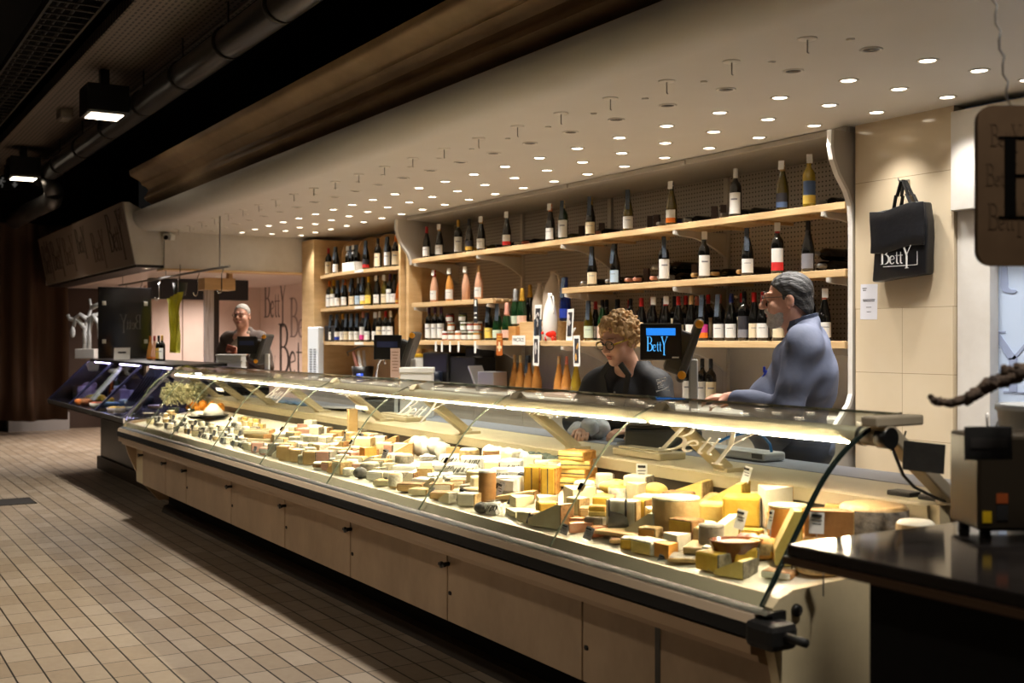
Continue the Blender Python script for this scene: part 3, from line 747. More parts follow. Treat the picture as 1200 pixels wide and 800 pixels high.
GN = {'black': 'dark', 'olive': 'olive green', 'green': 'green', 'amber': 'amber', 'rose': 'rosé', 'yellow': 'straw yellow', 'blue': 'navy', 'brandy': 'brown brandy'}
def bottle(t, d, z, shape, glass, cap, lab, lab2, tag_, label, group, rz=None, scale=1.0):
    r = thing('wine_bottle', label, 'bottle', W(t, d, z), (rz if rz is not None else random.uniform(-.2, .5)+.55), group)
    if scale != 1: r.scale = (scale,)*3
    for n, me, _ in bottle_parts(shape, glass, cap, lab, lab2, tag_): link(n, me, r)
    return r
def describe(glass, cap, lab, lab2, tag_):
    s = GN[glass]+' bottle'
    f = []
    if lab: f.append((lab+(' and '+lab2 if lab2 else '')+' label').replace('palegreen', 'pale green').replace('paleblue', 'pale blue'))
    if cap and cap != 'black': f.append(cap+' capsule')
    if tag_: f.append(('white' if tag_ == 'white' else 'dark')+' neck tag')
    return [s+(' with '+', '.join(f[:n]) if f[:n] else '') for n in ((1,) if lab2 else (2, 1))]+[s]
def fit(cands, rest):
    for c_ in cands:
        if len((c_+', '+rest).split()) <= 16: break
    return c_+', '+rest
def row(items, d, z, where, group, ref='from the pillar'):
    """items (pixel column, shape, glass, capsule, label, second label colour, tag), listed from the far end to the near end"""
    n = len(items)
    for i, it in enumerate(items):
        x, sh, gl, cap, lab, lab2, tg = (list(it)+[None]*7)[:7]; dd = d
        if isinstance(x, tuple): x, dd = x
        bottle(tD(x, dd), dd, z, sh, gl, cap, lab, lab2, tg, fit(describe(gl, cap, lab, lab2, tg), '%s %s %s' % (ORD[n-1-i], ref, where)), group)
B_, U_, Cc = 'bordeaux', 'burgundy', 'champagne'
row([(500, U_, 'black', 'red', 'white'), (515, U_, 'black', 'gold', 'white', None, 'white'), (537, B_, 'black', 'gold', 'white'), (550, U_, 'black', 'black', 'dark', 'gold'), (564, U_, 'black', 'gold', 'white', None, 'white'),
     (594, U_, 'black', 'black', 'white', 'red', 'white'), (645, U_, 'black', 'orange', 'white', None, 'white'), (660, B_, 'green', 'cream', 'white', None, 'dark'), (692, U_, 'black', 'yellow', 'cream', None, 'dark'),
     (736, U_, 'olive', 'black', 'white', None, 'dark'), (787, U_, 'olive', 'black', 'white', 'orange', 'white'), (862, B_, 'black', 'white', 'white'), (917, U_, 'olive', 'cork', 'dark', 'blue', 'white'), (948, B_, 'yellow', None, 'blue', 'yellow', 'white')],
    5.03, ZT, 'on the top shelf', 'upright bottles on the top shelf')
row([(694, U_, 'black', 'black', 'cream', None, 'dark'), (721, U_, 'black', 'black', 'paleblue', None, 'dark'), (778, B_, 'black', 'black', 'white', None, 'dark'), (825, B_, 'black', 'black', 'white', None, 'white'),
     (876, U_, 'black', 'cork', 'white', None, 'dark'), (911, B_, 'black', 'red', 'white', 'red', 'white'), (947, U_, 'black', 'black', 'grey')], 5.03, ZM, 'on the middle shelf', 'upright bottles on the middle shelf')
row([(509, U_, 'rose', 'red', 'white', None, 'white'), (527, U_, 'amber', 'black', 'white', None, 'white'), (546, U_, 'rose', 'silver', None, None, 'white'), (561, U_, 'rose', 'cork', 'white')], 5.03, ZL, 'on the short rosé shelf', 'rosé bottles on the short shelf', 'from its near end')
row([(503, B_, 'black', 'purple', 'white'), (510, B_, 'black', 'purple', 'white'), (517, B_, 'black', 'purple', 'white')], 5.03, ZB, 'in the trio beside the jars', 'three white-labelled bottles beside the jars', 'from the jars')
row([(573, U_, 'black', 'black', 'yellow', None, 'dark'), (583, Cc, 'green', 'silver', 'palegreen', None, 'dark'), (594, Cc, 'green', 'pink', 'pink')], 5.03, ZB, 'beside the small wooden crate', 'sparkling wine beside the crate', 'from the crate')
row([(690, U_, 'olive', 'black', 'palegreen', None, 'dark'), (706, U_, 'green', 'black', 'pink'), (723, U_, 'black', 'black', 'white'), (739, U_, 'black', 'black', 'white'), (752, U_, 'black', 'red', 'cream'), (765, U_, 'black', 'black', 'white', None, 'white'),
     (780, U_, 'black', 'red', 'white', None, 'white'), (795, U_, 'black', 'red', 'cream'), (810, U_, 'black', 'cork', 'white', 'orange'), (824, U_, 'black', 'black', 'magenta', 'orange', 'dark'), (843, U_, 'black', 'copper', 'white', None, 'dark'),
     (857, U_, 'black', 'blue', 'white'), (872, B_, 'black', 'black', 'dark', 'grey'), (884, U_, 'black', 'red', 'cream'), (894, U_, 'black', 'red', 'white'), (912, U_, 'black', 'black', 'cream'), (930, U_, 'black', 'red', 'white'), (948, U_, 'black', 'black', 'white'), (966, U_, 'black', 'copper', 'white', None, 'white')],
    5.03, ZB, 'in the lowest front row', 'front row on the lowest shelf')
row([(698+13.2*k, B_ if k % 3 else U_, 'black', ['red', 'black', 'black', 'red', 'copper'][k % 5], ['white', 'cream', 'dark'][k % 3]) for k in range(20)], 5.19, ZB, 'in the lowest back row', 'back row on the lowest shelf')
row([(806, B_, 'black', 'black', 'white'), (814, B_, 'black', 'black', 'dark'), (823, B_, 'black', 'black', 'white'), (833, B_, 'black', 'black', 'cream')], 5.2, 1.0, 'among four on the back counter', 'dark bottles on the back counter')
row([(603, 'flask', 'amber', 'cork'), (610, 'flask', 'amber', 'cream', None, None, None), (620, 'flask', 'amber', 'black', None, None, 'dark'), (629, 'flask', 'amber', 'cork')], 5.15, 1.0, 'in the far cluster on the back counter', 'amber bottles in the far cluster', 'from the near cluster')
row([(655, 'flask', 'amber', 'cork'), (664, 'flask', 'amber', 'copper', 'cream'), (675, 'flask', 'yellow', 'cork')], 5.1, 1.0, 'in the near cluster on the back counter', 'amber bottles in the near cluster', 'from the woman')
# cabinet rows
def frontd(t): return 4.98-.11*math.sin(math.pi*min(1, max(0, (K1-t)/(K1-K0))))
def crow(spec, z, where, group):
    n = len(spec)
    for i, it in enumerate(spec):
        x, sh, gl, cap, lab, lab2, tg = (list(it)+[None]*7)[:7]
        d = 4.97
        for _ in range(4): d = frontd(tD(x, d))+.075
        bottle(tD(x, d), d, z, sh, gl, cap, lab, lab2, tg, fit(describe(gl, cap, lab, lab2, tg), '%s from the shelf wall %s' % (ORD[n-1-i], where)), group)
crow([(385, B_, 'black', 'red', 'cream'), (394, U_, 'black', 'black', 'white', None, 'dark'), (429, U_, 'black', 'black', 'dark', 'red', 'dark'), (443, B_, 'black', 'black', 'cream'), (454.5, B_, 'black', 'black', 'white', None, 'dark'), (463.5, B_, 'black', 'orange', 'cream')], 2.18, 'on the cabinet top shelf', 'bottles on the cabinet top shelf')
crow([(386, B_, 'black', 'orange', 'white'), (391, B_, 'olive', 'yellow', 'white'), (396, U_, 'black', 'black', 'white', None, 'dark'), (404, U_, 'black', 'orange', 'white', None, 'dark'), (413, U_, 'black', 'black', 'cream', None, 'dark'), (420, U_, 'black', 'silver', 'paleblue'), (426, U_, 'black', 'black', 'white', 'yellow', 'dark'), (432, U_, 'olive', 'yellow', 'yellow'),
      (442, U_, 'black', 'black', 'white', None, 'white'), (451, U_, 'olive', 'white', 'cream', None, 'white'), (457, B_, 'black', 'purple', 'white'), (462, U_, 'black', 'black', 'white'), (468, 'flask', 'brandy', 'black', 'gold')], 1.80, 'on the cabinet middle shelf', 'bottles on the cabinet middle shelf')
crow([(389, U_, 'black', 'silver', 'white', None, 'dark'), (396, U_, 'black', 'silver', 'white', 'navy', 'dark'), (402, U_, 'black', 'gold', 'white'), (407, U_, 'black', 'black', 'cream', None, 'dark'), (413, U_, 'black', 'black', 'white', None, 'dark'), (419, U_, 'black', 'black', 'white', None, 'dark'), (425.5, B_, 'black', 'pink', 'white', 'magenta'), (431, U_, 'black', 'blue', 'white', None, 'dark'),
      (440, U_, 'black', 'white', 'white', None, 'white'), (445, B_, 'black', 'white', 'cream'), (452, B_, 'black', 'red', 'white'), (458, B_, 'black', 'white', 'white')], 1.42, 'on the cabinet bottom shelf', 'bottles on the cabinet bottom shelf')
# carrier with small bottles on the cabinet top shelf
t_ = tD(411, 4.95)
for i in range(4):
    bottle(t_+.12-.08*i, 4.97, 2.18, B_, 'black', 'black', None, None, 'dark' if i % 2 else 'white', 'dark bottle, %s from the near end of the four in the white carrier' % ORD[3-i], 'bottles in the white carrier', scale=.9)
cr = thing('bottle_carrier', 'white card band around four bottles on the cabinet top shelf', 'carrier', W(t_, 4.97, 2.18), 0)
b = BM()
for a, c_ in (((-.172, -.046, .003), (.172, -.042, .10)), ((-.172, .042, .003), (.172, .046, .10)), ((-.172, -.046, .003), (-.168, .046, .10)), ((.168, -.046, .003), (.172, .046, .10)), ((-.172, -.046, 0), (.172, .046, .003))): add_span(b, a, c_)
mk('card_band', b, M_PAPER, cr)
# lying bottles behind the upright ones
lie = {}
def lying(t, d, z, rz, label, group, cap='black', gl='black'):
    r = thing('wine_bottle', label, 'bottle', W(t, d, z+.0388), rz, group); r.rotation_euler = (math.pi/2, 0, rz)
    for n, me, _ in bottle_parts('bordeaux', gl, cap, None, None, None): link(n, me, r)
TL = [(525, 5.3, 'black'), (579, 5.3, 'gold'), (587, 5.3, 'gold'), (606, 5.3, 'black'), (615, 5.3, 'black'), (628, 5.3, 'silver'), (637, 5.3, 'copper'), (672, 5.3, 'cream'), (681, 5.3, 'cream'), (713, 5.3, 'black'), (722, 5.3, 'pink'), (798, 5.3, 'silver'), (808, 5.3, 'silver'), (818, 5.3, 'blue'), (829, 5.3, 'silver'), (873, 5.3, 'silver'), (884, 5.3, 'silver'), (897, 5.3, 'black'), (988, 5.32, 'silver')]
for i, (x, d, cp) in enumerate(TL): lying(tD(x, d), d+.10, ZT, 0, 'bottle with %s cap lying on the top shelf, %s from the marble pillar' % (cp, ORD[len(TL)-1-i]), 'bottles lying on the top shelf', cp, 'olive' if cp in ('gold', 'cream') else 'black')
ML = [(707, 'silver'), (737, 'silver'), (747, 'black'), (760, 'pink'), (770, 'pink'), (790, 'pink'), (799, 'silver'), (809, 'silver'), (839, 'cork'), (850, 'cork'), (862, 'cork'), (893, 'cork'), (976, 'silver'), (988, 'silver')]
for i, (x, cp) in enumerate(ML): lying(tD(x, 5.3), 5.40, ZM, 0, 'bottle with %s cap lying on the middle shelf, %s from the marble pillar' % (cp, ORD[len(ML)-1-i]), 'bottles lying on the middle shelf', cp)
ML2 = [(792, 'silver'), (804, 'black'), (980, 'silver')]
for i, (x, cp) in enumerate(ML2): lying(tD(x, 5.3), 5.40, ZM+.077, 0, 'bottle with %s cap lying on others on the middle shelf, %s from the marble pillar' % (cp, ORD[len(ML2)-1-i]), 'bottles stacked on lying ones', cp)
# dark wood chocks between lying bottles
ck = None
CK = [(683+0, ZT), (706, ZT), (762, ZT), (771, ZT), (838, ZT), (848, ZT), (759, ZM), (815, ZM)]
for i, (x, z) in enumerate(CK):
    lab = 'dark wooden bottle chock, %s from the far end of the shelves, on the %s shelf' % (ORD[i], 'top' if z == ZT else 'middle')
    loc = W(tD(x, 5.2), 5.2, z)
    b = BM(); add_prism(b, [(-.035, 0), (.07, 0), (.07, .03), (.01, .05), (-.005, .12), (-.03, .12)], 'x', -.02, .02)
    o = tag(mk('bottle_chock', b, mat('dark walnut', (60, 38, 26), .5)), lab, 'chock', 'dark wooden chocks on the wine shelves'); o.location = loc; o.rotation_euler = (0, 0, .4+.2*(i % 3))
# ================= things around the stall =================
def U(x, y, dep):
    lat = (x-600)/F*dep
    return W(dep*CT-lat*ST, dep*ST+lat*CT, H-(y-397)/F*dep)
def simple(name, label, cat, bm, m, g=None, **k):
    return tag(mk(name, bm, m, **k), label, cat, g)
def frame_at(p, rz=0, rx=0): return T(p) @ Matrix.Rotation(rz, 4, 'Z') @ Matrix.Rotation(rx, 4, 'X')
VIEW = math.pi/2-TH
M_GOLD = mat('gold paint', (206, 164, 44), .4)
M_ORANGE = mat('orange knob', (236, 160, 20), .35)
M_INKB = mat('dark brown lettering', (52, 40, 36), .6)
M_LETW = mat('silver lettering', (206, 206, 204), .4)
# ---- tote bag on the pillar
t_, z_ = onD(1052, 284, 4.86)
bag = thing('tote_bag', 'black tote bag with silver lettering hanging on the marble pillar', 'bag', W(t_, 4.90, z_), 0)
b = BM(); vs = add_box(b, (0, 0, 0), (.345, .075, .375), bev=.012)
bmesh.ops.subdivide_edges(b, edges=b.edges[:], cuts=3, use_grid_fill=True)
for v in b.verts:
    v.co.x += .012*math.sin(v.co.z*14+1)+(-.02*v.co.z); v.co.y += .008*math.sin(v.co.x*22+v.co.z*9); v.co.z += .014*v.co.x/.17
M_BAG = mat('black woven polypropylene', (16, 17, 22), .38, bump=.35, bscale=14)
mk('bag_body', b, M_BAG, bag, smooth_angle=50)
b = BM(); add_box(b, (.0, -.046, .075), (.35, .012, .225), bev=.005); bmesh.ops.subdivide_edges(b, edges=b.edges[:], cuts=3, use_grid_fill=True)
for v in b.verts: v.co.x += -.02*v.co.z; v.co.z += .014*v.co.x/.17+.01*math.sin(v.co.x*20); v.co.y += .004*math.sin(v.co.x*30+v.co.z*25)
mk('flap', b, M_BAG, bag, smooth_angle=50)
for dx, dy in ((0, -.02), (.012, .02)):
    b = BM(); hp = [(-.045+dx, dy, .17), (-.028+dx, dy, .25), (-.004, 0, .325), (.004, 0, .33), (.012, 0, .325), (.04+dx, dy, .25), (.085+dx, dy, .17)]
    for a, c_ in zip(hp, hp[1:]):
        a, c_ = Vector(a), Vector(c_); m = (a+c_)/2; dd = c_-a; add_box(b, m, (dd.length+.006, .024, .004), Ry(-math.atan2(dd.z, dd.x)))
    mk('handle', b, mat('black webbing', (20, 20, 22), .7), bag)
b = BM(); letters(b, lq, T((-.105, -.0465, -.112)) @ Matrix.Diagonal((1.45, 1, 1, 1)), .10, .001); add_box(b, (.02, -.0468, -.124), (.22, .001, .003)); add_box(b, (.13, -.0468, -.09), (.003, .001, .07)); q = mk('bag_lettering', b, M_LETW, bag); q['label'] = 'silver name lettering'
b = BM(); add_tube(b, [W(t_, 4.95, z_+.335), W(t_, 4.90, z_+.33), W(t_, 4.87, z_+.322), W(t_, 4.862, z_+.34)], .004, 6); simple('wall_hook', 'small steel hook holding the tote bag on the marble pillar', 'hook', b, M_STEEL)
# ---- notice on the pillar
t_, z_ = onD(1017.5, 353.5, 4.945)
nt_ = thing('paper_notice', 'small white paper notice taped on the marble pillar below the bag', 'notice', W(t_, 4.9505, z_))
b = BM(); add_box(b, (0, -.0006, 0), (.118, .001, .195), Ry(.02)); mk('sheet', b, mat('notice paper', (214, 214, 222), .6), nt_)
b = BM()
for zz, w_ in ((.075, .03), (.064, .022), (.012, .085), (.004, .08), (-.03, .035), (-.055, .03)): add_box(b, (-.03 if zz > .05 else 0, -.0014, zz), (w_, .0006, .004 if zz > 0 else .003))
mk('printed_lines', b, M_INK, nt_)
# ---- pale blue lettering on the right wall
def place_letters(name, quads, x, y, d, hpx, m, parent, squeeze=1, mirror=False, label=None):
    t0, z0 = onD(x, y, d); h = hpx*depth(t0, d)/F
    b = BM(); letters(b, quads, T(W(t0, d, z0)) @ Matrix.Diagonal((squeeze*(-1 if mirror else 1), 1, 1, 1)), h, .002)
    o = mk(name, b, m, parent, g=parent is not None)
    if label: o['label'] = label
    return o
wl = thing('wall_lettering', 'pale blue serif lettering on the white wall right of the marble pillar', 'lettering', W(3.3, 5.04, 1.4))
M_PBLUE = mat('pale blue paint', (158, 172, 206), .5)
gy = g_Y()[0]; gt = g_t()[0]
place_letters('letter', gy, 1166, 444, 5.039, 56, M_PBLUE, wl, 2.5); place_letters('letter', gt, 1166, 343, 5.039, 80, M_PBLUE, wl, 2.2); place_letters('letter', gt, 1138, 444, 5.039, 56, M_PBLUE, wl, 2.2)
# ---- back room lettering
M_BRL = mat('back room lettering', (84, 72, 70), .6); M_BRL2 = mat('faint lettering', (150, 132, 128), .6); M_BRL3 = mat('black brown lettering', (40, 32, 30), .6)
bl_ = thing('wall_lettering', 'large brown serif lettering over the pink back room wall', 'lettering', W(16, 6.1, 1.2))
place_letters('lettering_row', lq, 310, 372, 6.1, 42, M_BRL, bl_, 1.25); place_letters('lettering_row', lq, 340, 395, 6.1, 46, M_BRL2, bl_, 1.5)
place_letters('lettering_row', lq, 327, 437, 6.1, 58, M_BRL3, bl_, 1.5); place_letters('lettering_row', lq, 309, 440, 6.1, 24, M_BRL2, bl_, 1.2)
# ---- next stall fascia sign
sg = thing('fascia_sign', 'long tilted fascia sign covered in brown serif lettering over the next stall', 'sign', W(15.4, 2.95, 2.3))
b = BM(); add_prism(b, [(2.99, 2.27), (2.86, 2.95), (2.93, 2.95), (3.3, 2.75), (3.3, 2.27)], 'x', -18.4, -12.83); mk('box_frame', b, M_WHITE, sg, g=True)
b = BM(); add_prism(b, [(2.985, 2.27), (2.855, 2.95), (2.852, 2.95), (2.982, 2.27)], 'x', -18.4, -12.86); mk('face_panel', b, mat('sign face', (150, 132, 118), .5), sg, g=True)
fang = math.atan2(.13, .68)
def sign_letters(t, z, h, sq, m):
    u = (z-2.27)/.68; d = 2.982-.13*u-.001
    b = BM(); letters(b, lq, T(W(t, d, z)) @ Matrix.Rotation(fang, 4, 'X') @ Matrix.Diagonal((sq, 1, 1, 1)), h, .002); mk('lettering_row', b, m, sg, g=True)
for t, z, h, sq, m in ((13.8, 2.46, .44, 1.25, M_INKB), (14.75, 2.40, .36, 1.35, mat('brown lettering', (96, 78, 70), .6)), (15.65, 2.56, .32, 1.3, M_INKB), (16.6, 2.46, .38, 1.4, mat('brown lettering', (96, 78, 70), .6)), (17.5, 2.44, .42, 1.35, M_INKB), (18.25, 2.42, .42, 1.2, M_INKB), (13.2, 2.78, .13, 1.4, mat('brown lettering', (96, 78, 70), .6)), (18.0, 2.72, .17, 1.2, mat('brown lettering', (96, 78, 70), .6))):
    sign_letters(t, z, h, sq, m)
b = BM(); add_span(b, W(18.4, 3.0, 2.24), W(12.83, 3.3, 2.27)); mk('soffit_edge', b, M_BLKPL, sg, g=True)
# cctv camera
cc = thing('security_camera', 'small white security camera on the corner of the white bulkhead', 'camera', U(198, 277, 12.6))
b = BM(); add_box(b, (0, 0, .0), (.13, .07, .065), Rz(.5) @ Ry(.25), bev=.012); mk('housing', b, M_WHPL, cc)
b = BM(); add_lathe(b, [(0, .02), (.024, .02), (.026, 0)], 12, T((.05, -.04, -.02)) @ Matrix.Rotation(1.2, 4, 'X') @ Matrix.Rotation(.5, 4, 'Y')); q = mk('lens', b, M_BLKPL, cc); q['label'] = 'black camera lens'
b = BM(); add_span(b, (-.17, -.02, -.01), (-.04, .03, .03)); mk('bracket', b, M_WHPL, cc)
# ---- black poster with gold words beside the cabinet
po = thing('chalk_panel', 'narrow black panel with gold words between plywood cabinet and shelves', 'panel', W(10.6, 5.45, 1.5))
a_, c_ = tD(479, 5.45), tD(501, 5.45)
b = BM(); add_span(b, W(a_, 5.442, onD(490, 425, 5.44)[1]), W(c_, 5.461, onD(490, 322, 5.44)[1]), bev=.002); mk('board', b, mat('aubergine board', (44, 32, 34), .5), po, g=True)
place_letters('gold_lettering', lq, 482, 333, 5.438, 15, M_GOLD, po, 1.0)
b = BM()
for y, w_ in ((371, 8), (374, 9), (385, 10), (388, 8), (402, 9)):
    p0 = onD(486, y, 5.438); p1 = onD(486+w_, y, 5.438); add_span(b, W(p0[0], 5.437, p0[1]), W(p1[0], 5.441, p0[1]+.012))
mk('gold_lines', b, M_GOLD, po, g=True)
# ---- scales with displays
def scale_unit(label, x, yc, d, s, logo, rz, zt=.957):
    t, z = onD(x, yc, d); r = thing('shop_scale', label, 'scale', W(t, d, zt), rz); hz = z-zt
    b = BM(); add_box(b, (-.02*s, .0, .05), (.34*s, .30*s, .085), bev=.012); add_box(b, (-.02*s, 0, .1), (.30*s, .26*s, .014), bev=.004); mk('base', b, M_GREYPL, r)
    b = BM(); add_box(b, (-.02*s, 0, .114), (.33*s, .29*s, .01), bev=.003); mk('weighing_plate', b, M_STEEL, r)
    b = BM(); add_box(b, (.12*s, .06, (hz-.1)/2+.05), (.04*s, .04, hz-.1), bev=.006); mk('post', b, M_WHPL, r)
    # touch screen seen from behind: tilted slab, customer display on its back
    b = BM(); R = Rx(.0) @ Ry(.33)
    add_box(b, (.10*s, .03, hz-.01), (.036, .24*s, .30*s), R, bev=.014); add_box(b, (.06*s, .0, hz-.02), (.11*s, .11*s, .2*s), R, bev=.02); mk('terminal', b, mat('charcoal plastic', (66, 64, 60), .4), r)
    for dz in (.125, -.115):
        b = BM(); add_lathe(b, [(.019*s, 0), (.019*s, .012), (.012*s, .015), (0, .015)], 16, T(Vector((.10*s, .03-.115*s, hz-.01))+R @ Vector((0, 0, dz*s))) @ Matrix.Rotation(math.pi/2, 4, 'X')); q = mk('hinge_knob', b, M_ORANGE, r); q['label'] = 'orange round knob'
    b = BM(); add_box(b, (-.03*s, -.06*s, hz+.03*s), (.185*s, .035, .165*s), bev=.006); q = mk('customer_display', b, M_BLKPL, r)
    if logo:
        b = BM(); y0 = -.06*s-.0178
        add_box(b, (-.03*s, y0, hz+.075*s), (.13*s, .001, .032*s)); mk('screen_banner', b, mat('blue screen glow', (30, 110, 200), .4, emit=1.2), q)
        b = BM(); letters(b, lq, T((-.03*s-.062*s, y0, hz-.012*s)), .066*s, .001); k = mk('screen_logo', b, mat('blue lettering glow', (70, 150, 210), .4, emit=1.2), q); k['label'] = 'blue name lettering'
        b = BM(); add_box(b, (.035*s, y0, hz-.04*s), (.03*s, .001, .006*s)); mk('status_mark', b, M_PAPER, q)
    else:
        b = BM(); add_box(b, (-.03*s, -.06*s-.0178, hz+.05*s), (.14*s, .001, .04*s)); mk('screen', b, mat('dim screen', (40, 50, 90), .3), q)
    return r
scale_unit('charcoal scale with blue lettered screen between the woman and the man', 782, 408, 3.30, 1.0, True, VIEW-.12)
scale_unit('charcoal scale with dark screen in front of the plywood cabinet', 462, 412, 3.30, 1.0, False, VIEW-.12)
scale_unit('charcoal scale in front of the man with brown jacket', 296, 408, 3.30, .95, False, VIEW-.12, 1.021)
# notice on the middle scale post and green dotted card behind the near scale
t_, z_ = onD(461, 425, 3.2); cd_ = thing('price_list', 'pinkish price list card standing before the scale near the cabinet', 'card', W(t_, 3.22, .957), VIEW-.2)
b = BM(); add_box(b, (0, -.02, z_-.957), (.065, .003, .19), bev=.001); mk('sheet', b, mat('pinkish card', (206, 176, 160), .6), cd_)
b = BM(); add_box(b, (0, 0, (z_-.957-.06)/2), (.02, .02, z_-.957-.06)); add_box(b, (0, 0, .005), (.07, .06, .01)); mk('holder', b, M_WHPL, cd_)
b = BM(); [add_box(b, (0, -.0222, z_-.957+.07-.02*k), (.045-.008*(k % 3), .0008, .004)) for k in range(7)]; mk('printed_lines', b, mat('brown print', (120, 80, 60), .6), cd_)
# ---- white boxes and fan
def boxes(name, lab, x, y0, y1, wpx, d, zb, n, dep_=.2, rz=VIEW, m=None, cat='box', g=None):
    t, zt = onD(x, y1, d); k = depth(t, d)/F; h = (zt-zb)/n
    for i in range(n):
        r = thing(name, lab % ('topmost' if i == n-1 else ORD[n-1-i]+' from the top') if '%s' in lab else lab, cat, W(t, d, zb+h*i), rz+.03*(i % 2), g)
        w_ = wpx*k
        b = BM(); add_box(b, (0, 0, h*.4), (w_*.94, dep_*.94, h*.8), bev=.006); mk('tray', b, m or M_WHPL, r)
        b = BM(); add_box(b, (0, 0, h*.885), (w_, dep_, h*.22), bev=.006); mk('lid', b, m or M_WHPL, r)
boxes('foam_box', 'white foam box beside the brown-jacketed man, %s of five', 271, 434, 415, 31, 3.25, 1.021, 5, g='white foam boxes by the jacketed man')
boxes('takeaway_box', 'white takeaway box right of the middle scale, %s of two', 489, 447, 430, 40, 3.24, .957, 2, g='white takeaway boxes by the middle scale')
t_, z_ = onD(490, 416, 5.0)
r = thing('wine_carton', 'white carton with gold top edge on the back counter below the jars', 'box', W(t_, 5.0, 1.0), 0)
b = BM(); add_box(b, (0, 0, .14), (.24, .2, .28), bev=.004); mk('carton', b, M_PAPER, r); b = BM(); add_box(b, (0, 0, .29), (.25, .21, .03), bev=.003); q = mk('lid', b, M_GOLD, r); q['label'] = 'gold lid edge'
t_, z_ = onD(370, 383, 4.86)
r = thing('tower_fan', 'white tower fan with slotted grille by the plywood cabinet', 'fan', W(t_, 4.86, 1.0), VIEW-.35)
b = BM(); add_box(b, (0, 0, (z_-1.0)/2), (.14, .13, z_-1.0), bev=.012); mk('housing', b, mat('cool white plastic', (226, 232, 238), .35), r)
b = BM(); [add_box(b, (-.025+.05*(k % 2), -.066, .05+.028*(k//2)), (.034, .004, .018)) for k in range(22)]; mk('grille', b, mat('grey slots', (150, 156, 162), .5), r)
# ---- cabinet counter clutter
def at_px(x, y, d): t, z = onD(x, y, d); return W(t, d, z)
r = thing('utensil_tub', 'dark tub holding papers below the cabinet shelves', 'tub', W(tD(425, 4.95), 4.95, 1.0))
b = BM(); add_lathe(b, [(0, .005), (.1, 0), (.12, .16), (.112, .16), (.095, .01), (0, .012)], 18); mk('tub', b, M_BLKPL, r)
for k, (dx, a, c_) in enumerate(((-.06, -.55, (150, 96, 80)), (-.02, -.4, (230, 226, 218)), (.03, -.2, (190, 180, 170)))):
    b = BM(); add_box(b, (dx-.05, -.03+.03*k, .2), (.05, .012, .26), Ry(a)); mk('folder', b, mat('folder %d' % k, c_, .6), r)
b = BM(); add_lathe(b, [(.0, 0), (.035, .0), (.035, .09), (.0, .09)], 14, T(W(tD(427, 4.85), 4.80, 1.0))); simple('blue_roll', 'blue tape roll by the dark tub on the back counter', 'roll', b, mat('blue tape', (30, 70, 190), .4))
b = BM(); tp = W(tD(448, 4.9), 4.9, 1.0); add_tube(b, [tp+Vector((-.14, 0, 0)), tp+Vector((-.14, 0, .1)), tp+Vector((-.1, 0, .19)), tp+Vector((-.03, 0, .24)), tp+Vector((.05, 0, .25)), tp+Vector((.07, 0, .2))], .011, 8); simple('water_tap', 'arched chrome tap on the back counter below the cabinet', 'tap', b, M_CHROME)
b = BM(); add_box(b, W(12.15, 5.06, 1.51), (.32, .14, .18), bev=.01); simple('dark_box', 'black box at the far end of the cabinet bottom shelf', 'box', b, mat('black carton', (20, 22, 30), .5))
b = BM(); p0 = W(12.1, 5.2, 1.36); add_tube(b, [p0+Vector((.0, 0, -.1)), p0+Vector((.2, -.1, -.06)), p0+Vector((.5, -.1, .0)), p0+Vector((.7, -.08, .02)), p0+Vector((1.0, 0, .0))], .009, 6); simple('power_cable', 'black cable looping under the cabinet bottom shelf', 'cable', b, M_BLKPL)
# ---- espresso machine / till on back counter
r = thing('till_printer', 'black boxy machine on the back counter below the jars', 'machine', W(tD(546, 5.12), 5.12, 1.0), .1)
b = BM(); add_box(b, (-.33, 0, .16), (.42, .26, .32), bev=.015); mk('body', b, M_BLKPL, r)
b = BM(); add_box(b, (.08, .02, .15), (.4, .24, .28), bev=.012); mk('side_unit', b, mat('satin black plastic', (26, 25, 25), .5), r)
b = BM(); add_box(b, (.25, -.02, .33), (.26, .16, .1), bev=.02); mk('top_unit', b, M_BLKPL, r)
b = BM(); add_lathe(b, [(0, 0), (.06, 0), (.065, .14), (.05, .15), (0, .15)], 16, T((-.2, -.2, 0))); mk('cup', b, mat('navy black plastic', (20, 24, 36), .3), r)
b = BM(); add_box(b, (-.565, .02, .13), (.05, .2, .26), bev=.01); simple_q = mk('white_side', b, M_WHPL, r)
r = thing('steel_bin', 'small steel bin with tilted lid on the back counter by the black machine', 'bin', W(tD(577, 4.95), 4.95, 1.0), .2)
b = BM(); add_box(b, (0, 0, .085), (.2, .16, .17), bev=.006); mk('bin', b, M_STEEL, r)
b = BM(); add_box(b, (-.15, -.02, .11), (.015, .16, .24), Ry(-.5), bev=.003); mk('lid', b, M_STEEL, r)
# ---- jars on the lowest shelf
JL = [('red', (170, 50, 30)), ('brown', (120, 70, 30)), ('orange', (200, 110, 40)), ('dark', (60, 36, 24)), ('green', (96, 104, 50)), ('honey', (206, 150, 60))]
def jar(x, d, z, col, lidc, label):
    r = thing('preserve_jar', label, 'jar', W(tD(x, d), d, z), .4, 'preserve jars on the lowest shelf')
    b = BM(); add_lathe(b, [(0, .002), (.036, 0), (.04, .006), (.04, .06), (.034, .068), (0, .069)], 16); mk('glass', b, mat('jar '+col[0], col[1], .1, trans=.3), r)
    b = BM(); add_lathe(b, [(.036, .066), (.038, .068), (.038, .08), (.036, .083), (0, .083)], 16); mk('lid', b, lidc, r)
    b = BM(); add_lathe(b, [(.0405, .012), (.0405, .05)], 10, a0=-math.pi/2-1.3, a1=-math.pi/2+1.3, caps=False); mk('paper_label', b, M_PAPER, r)
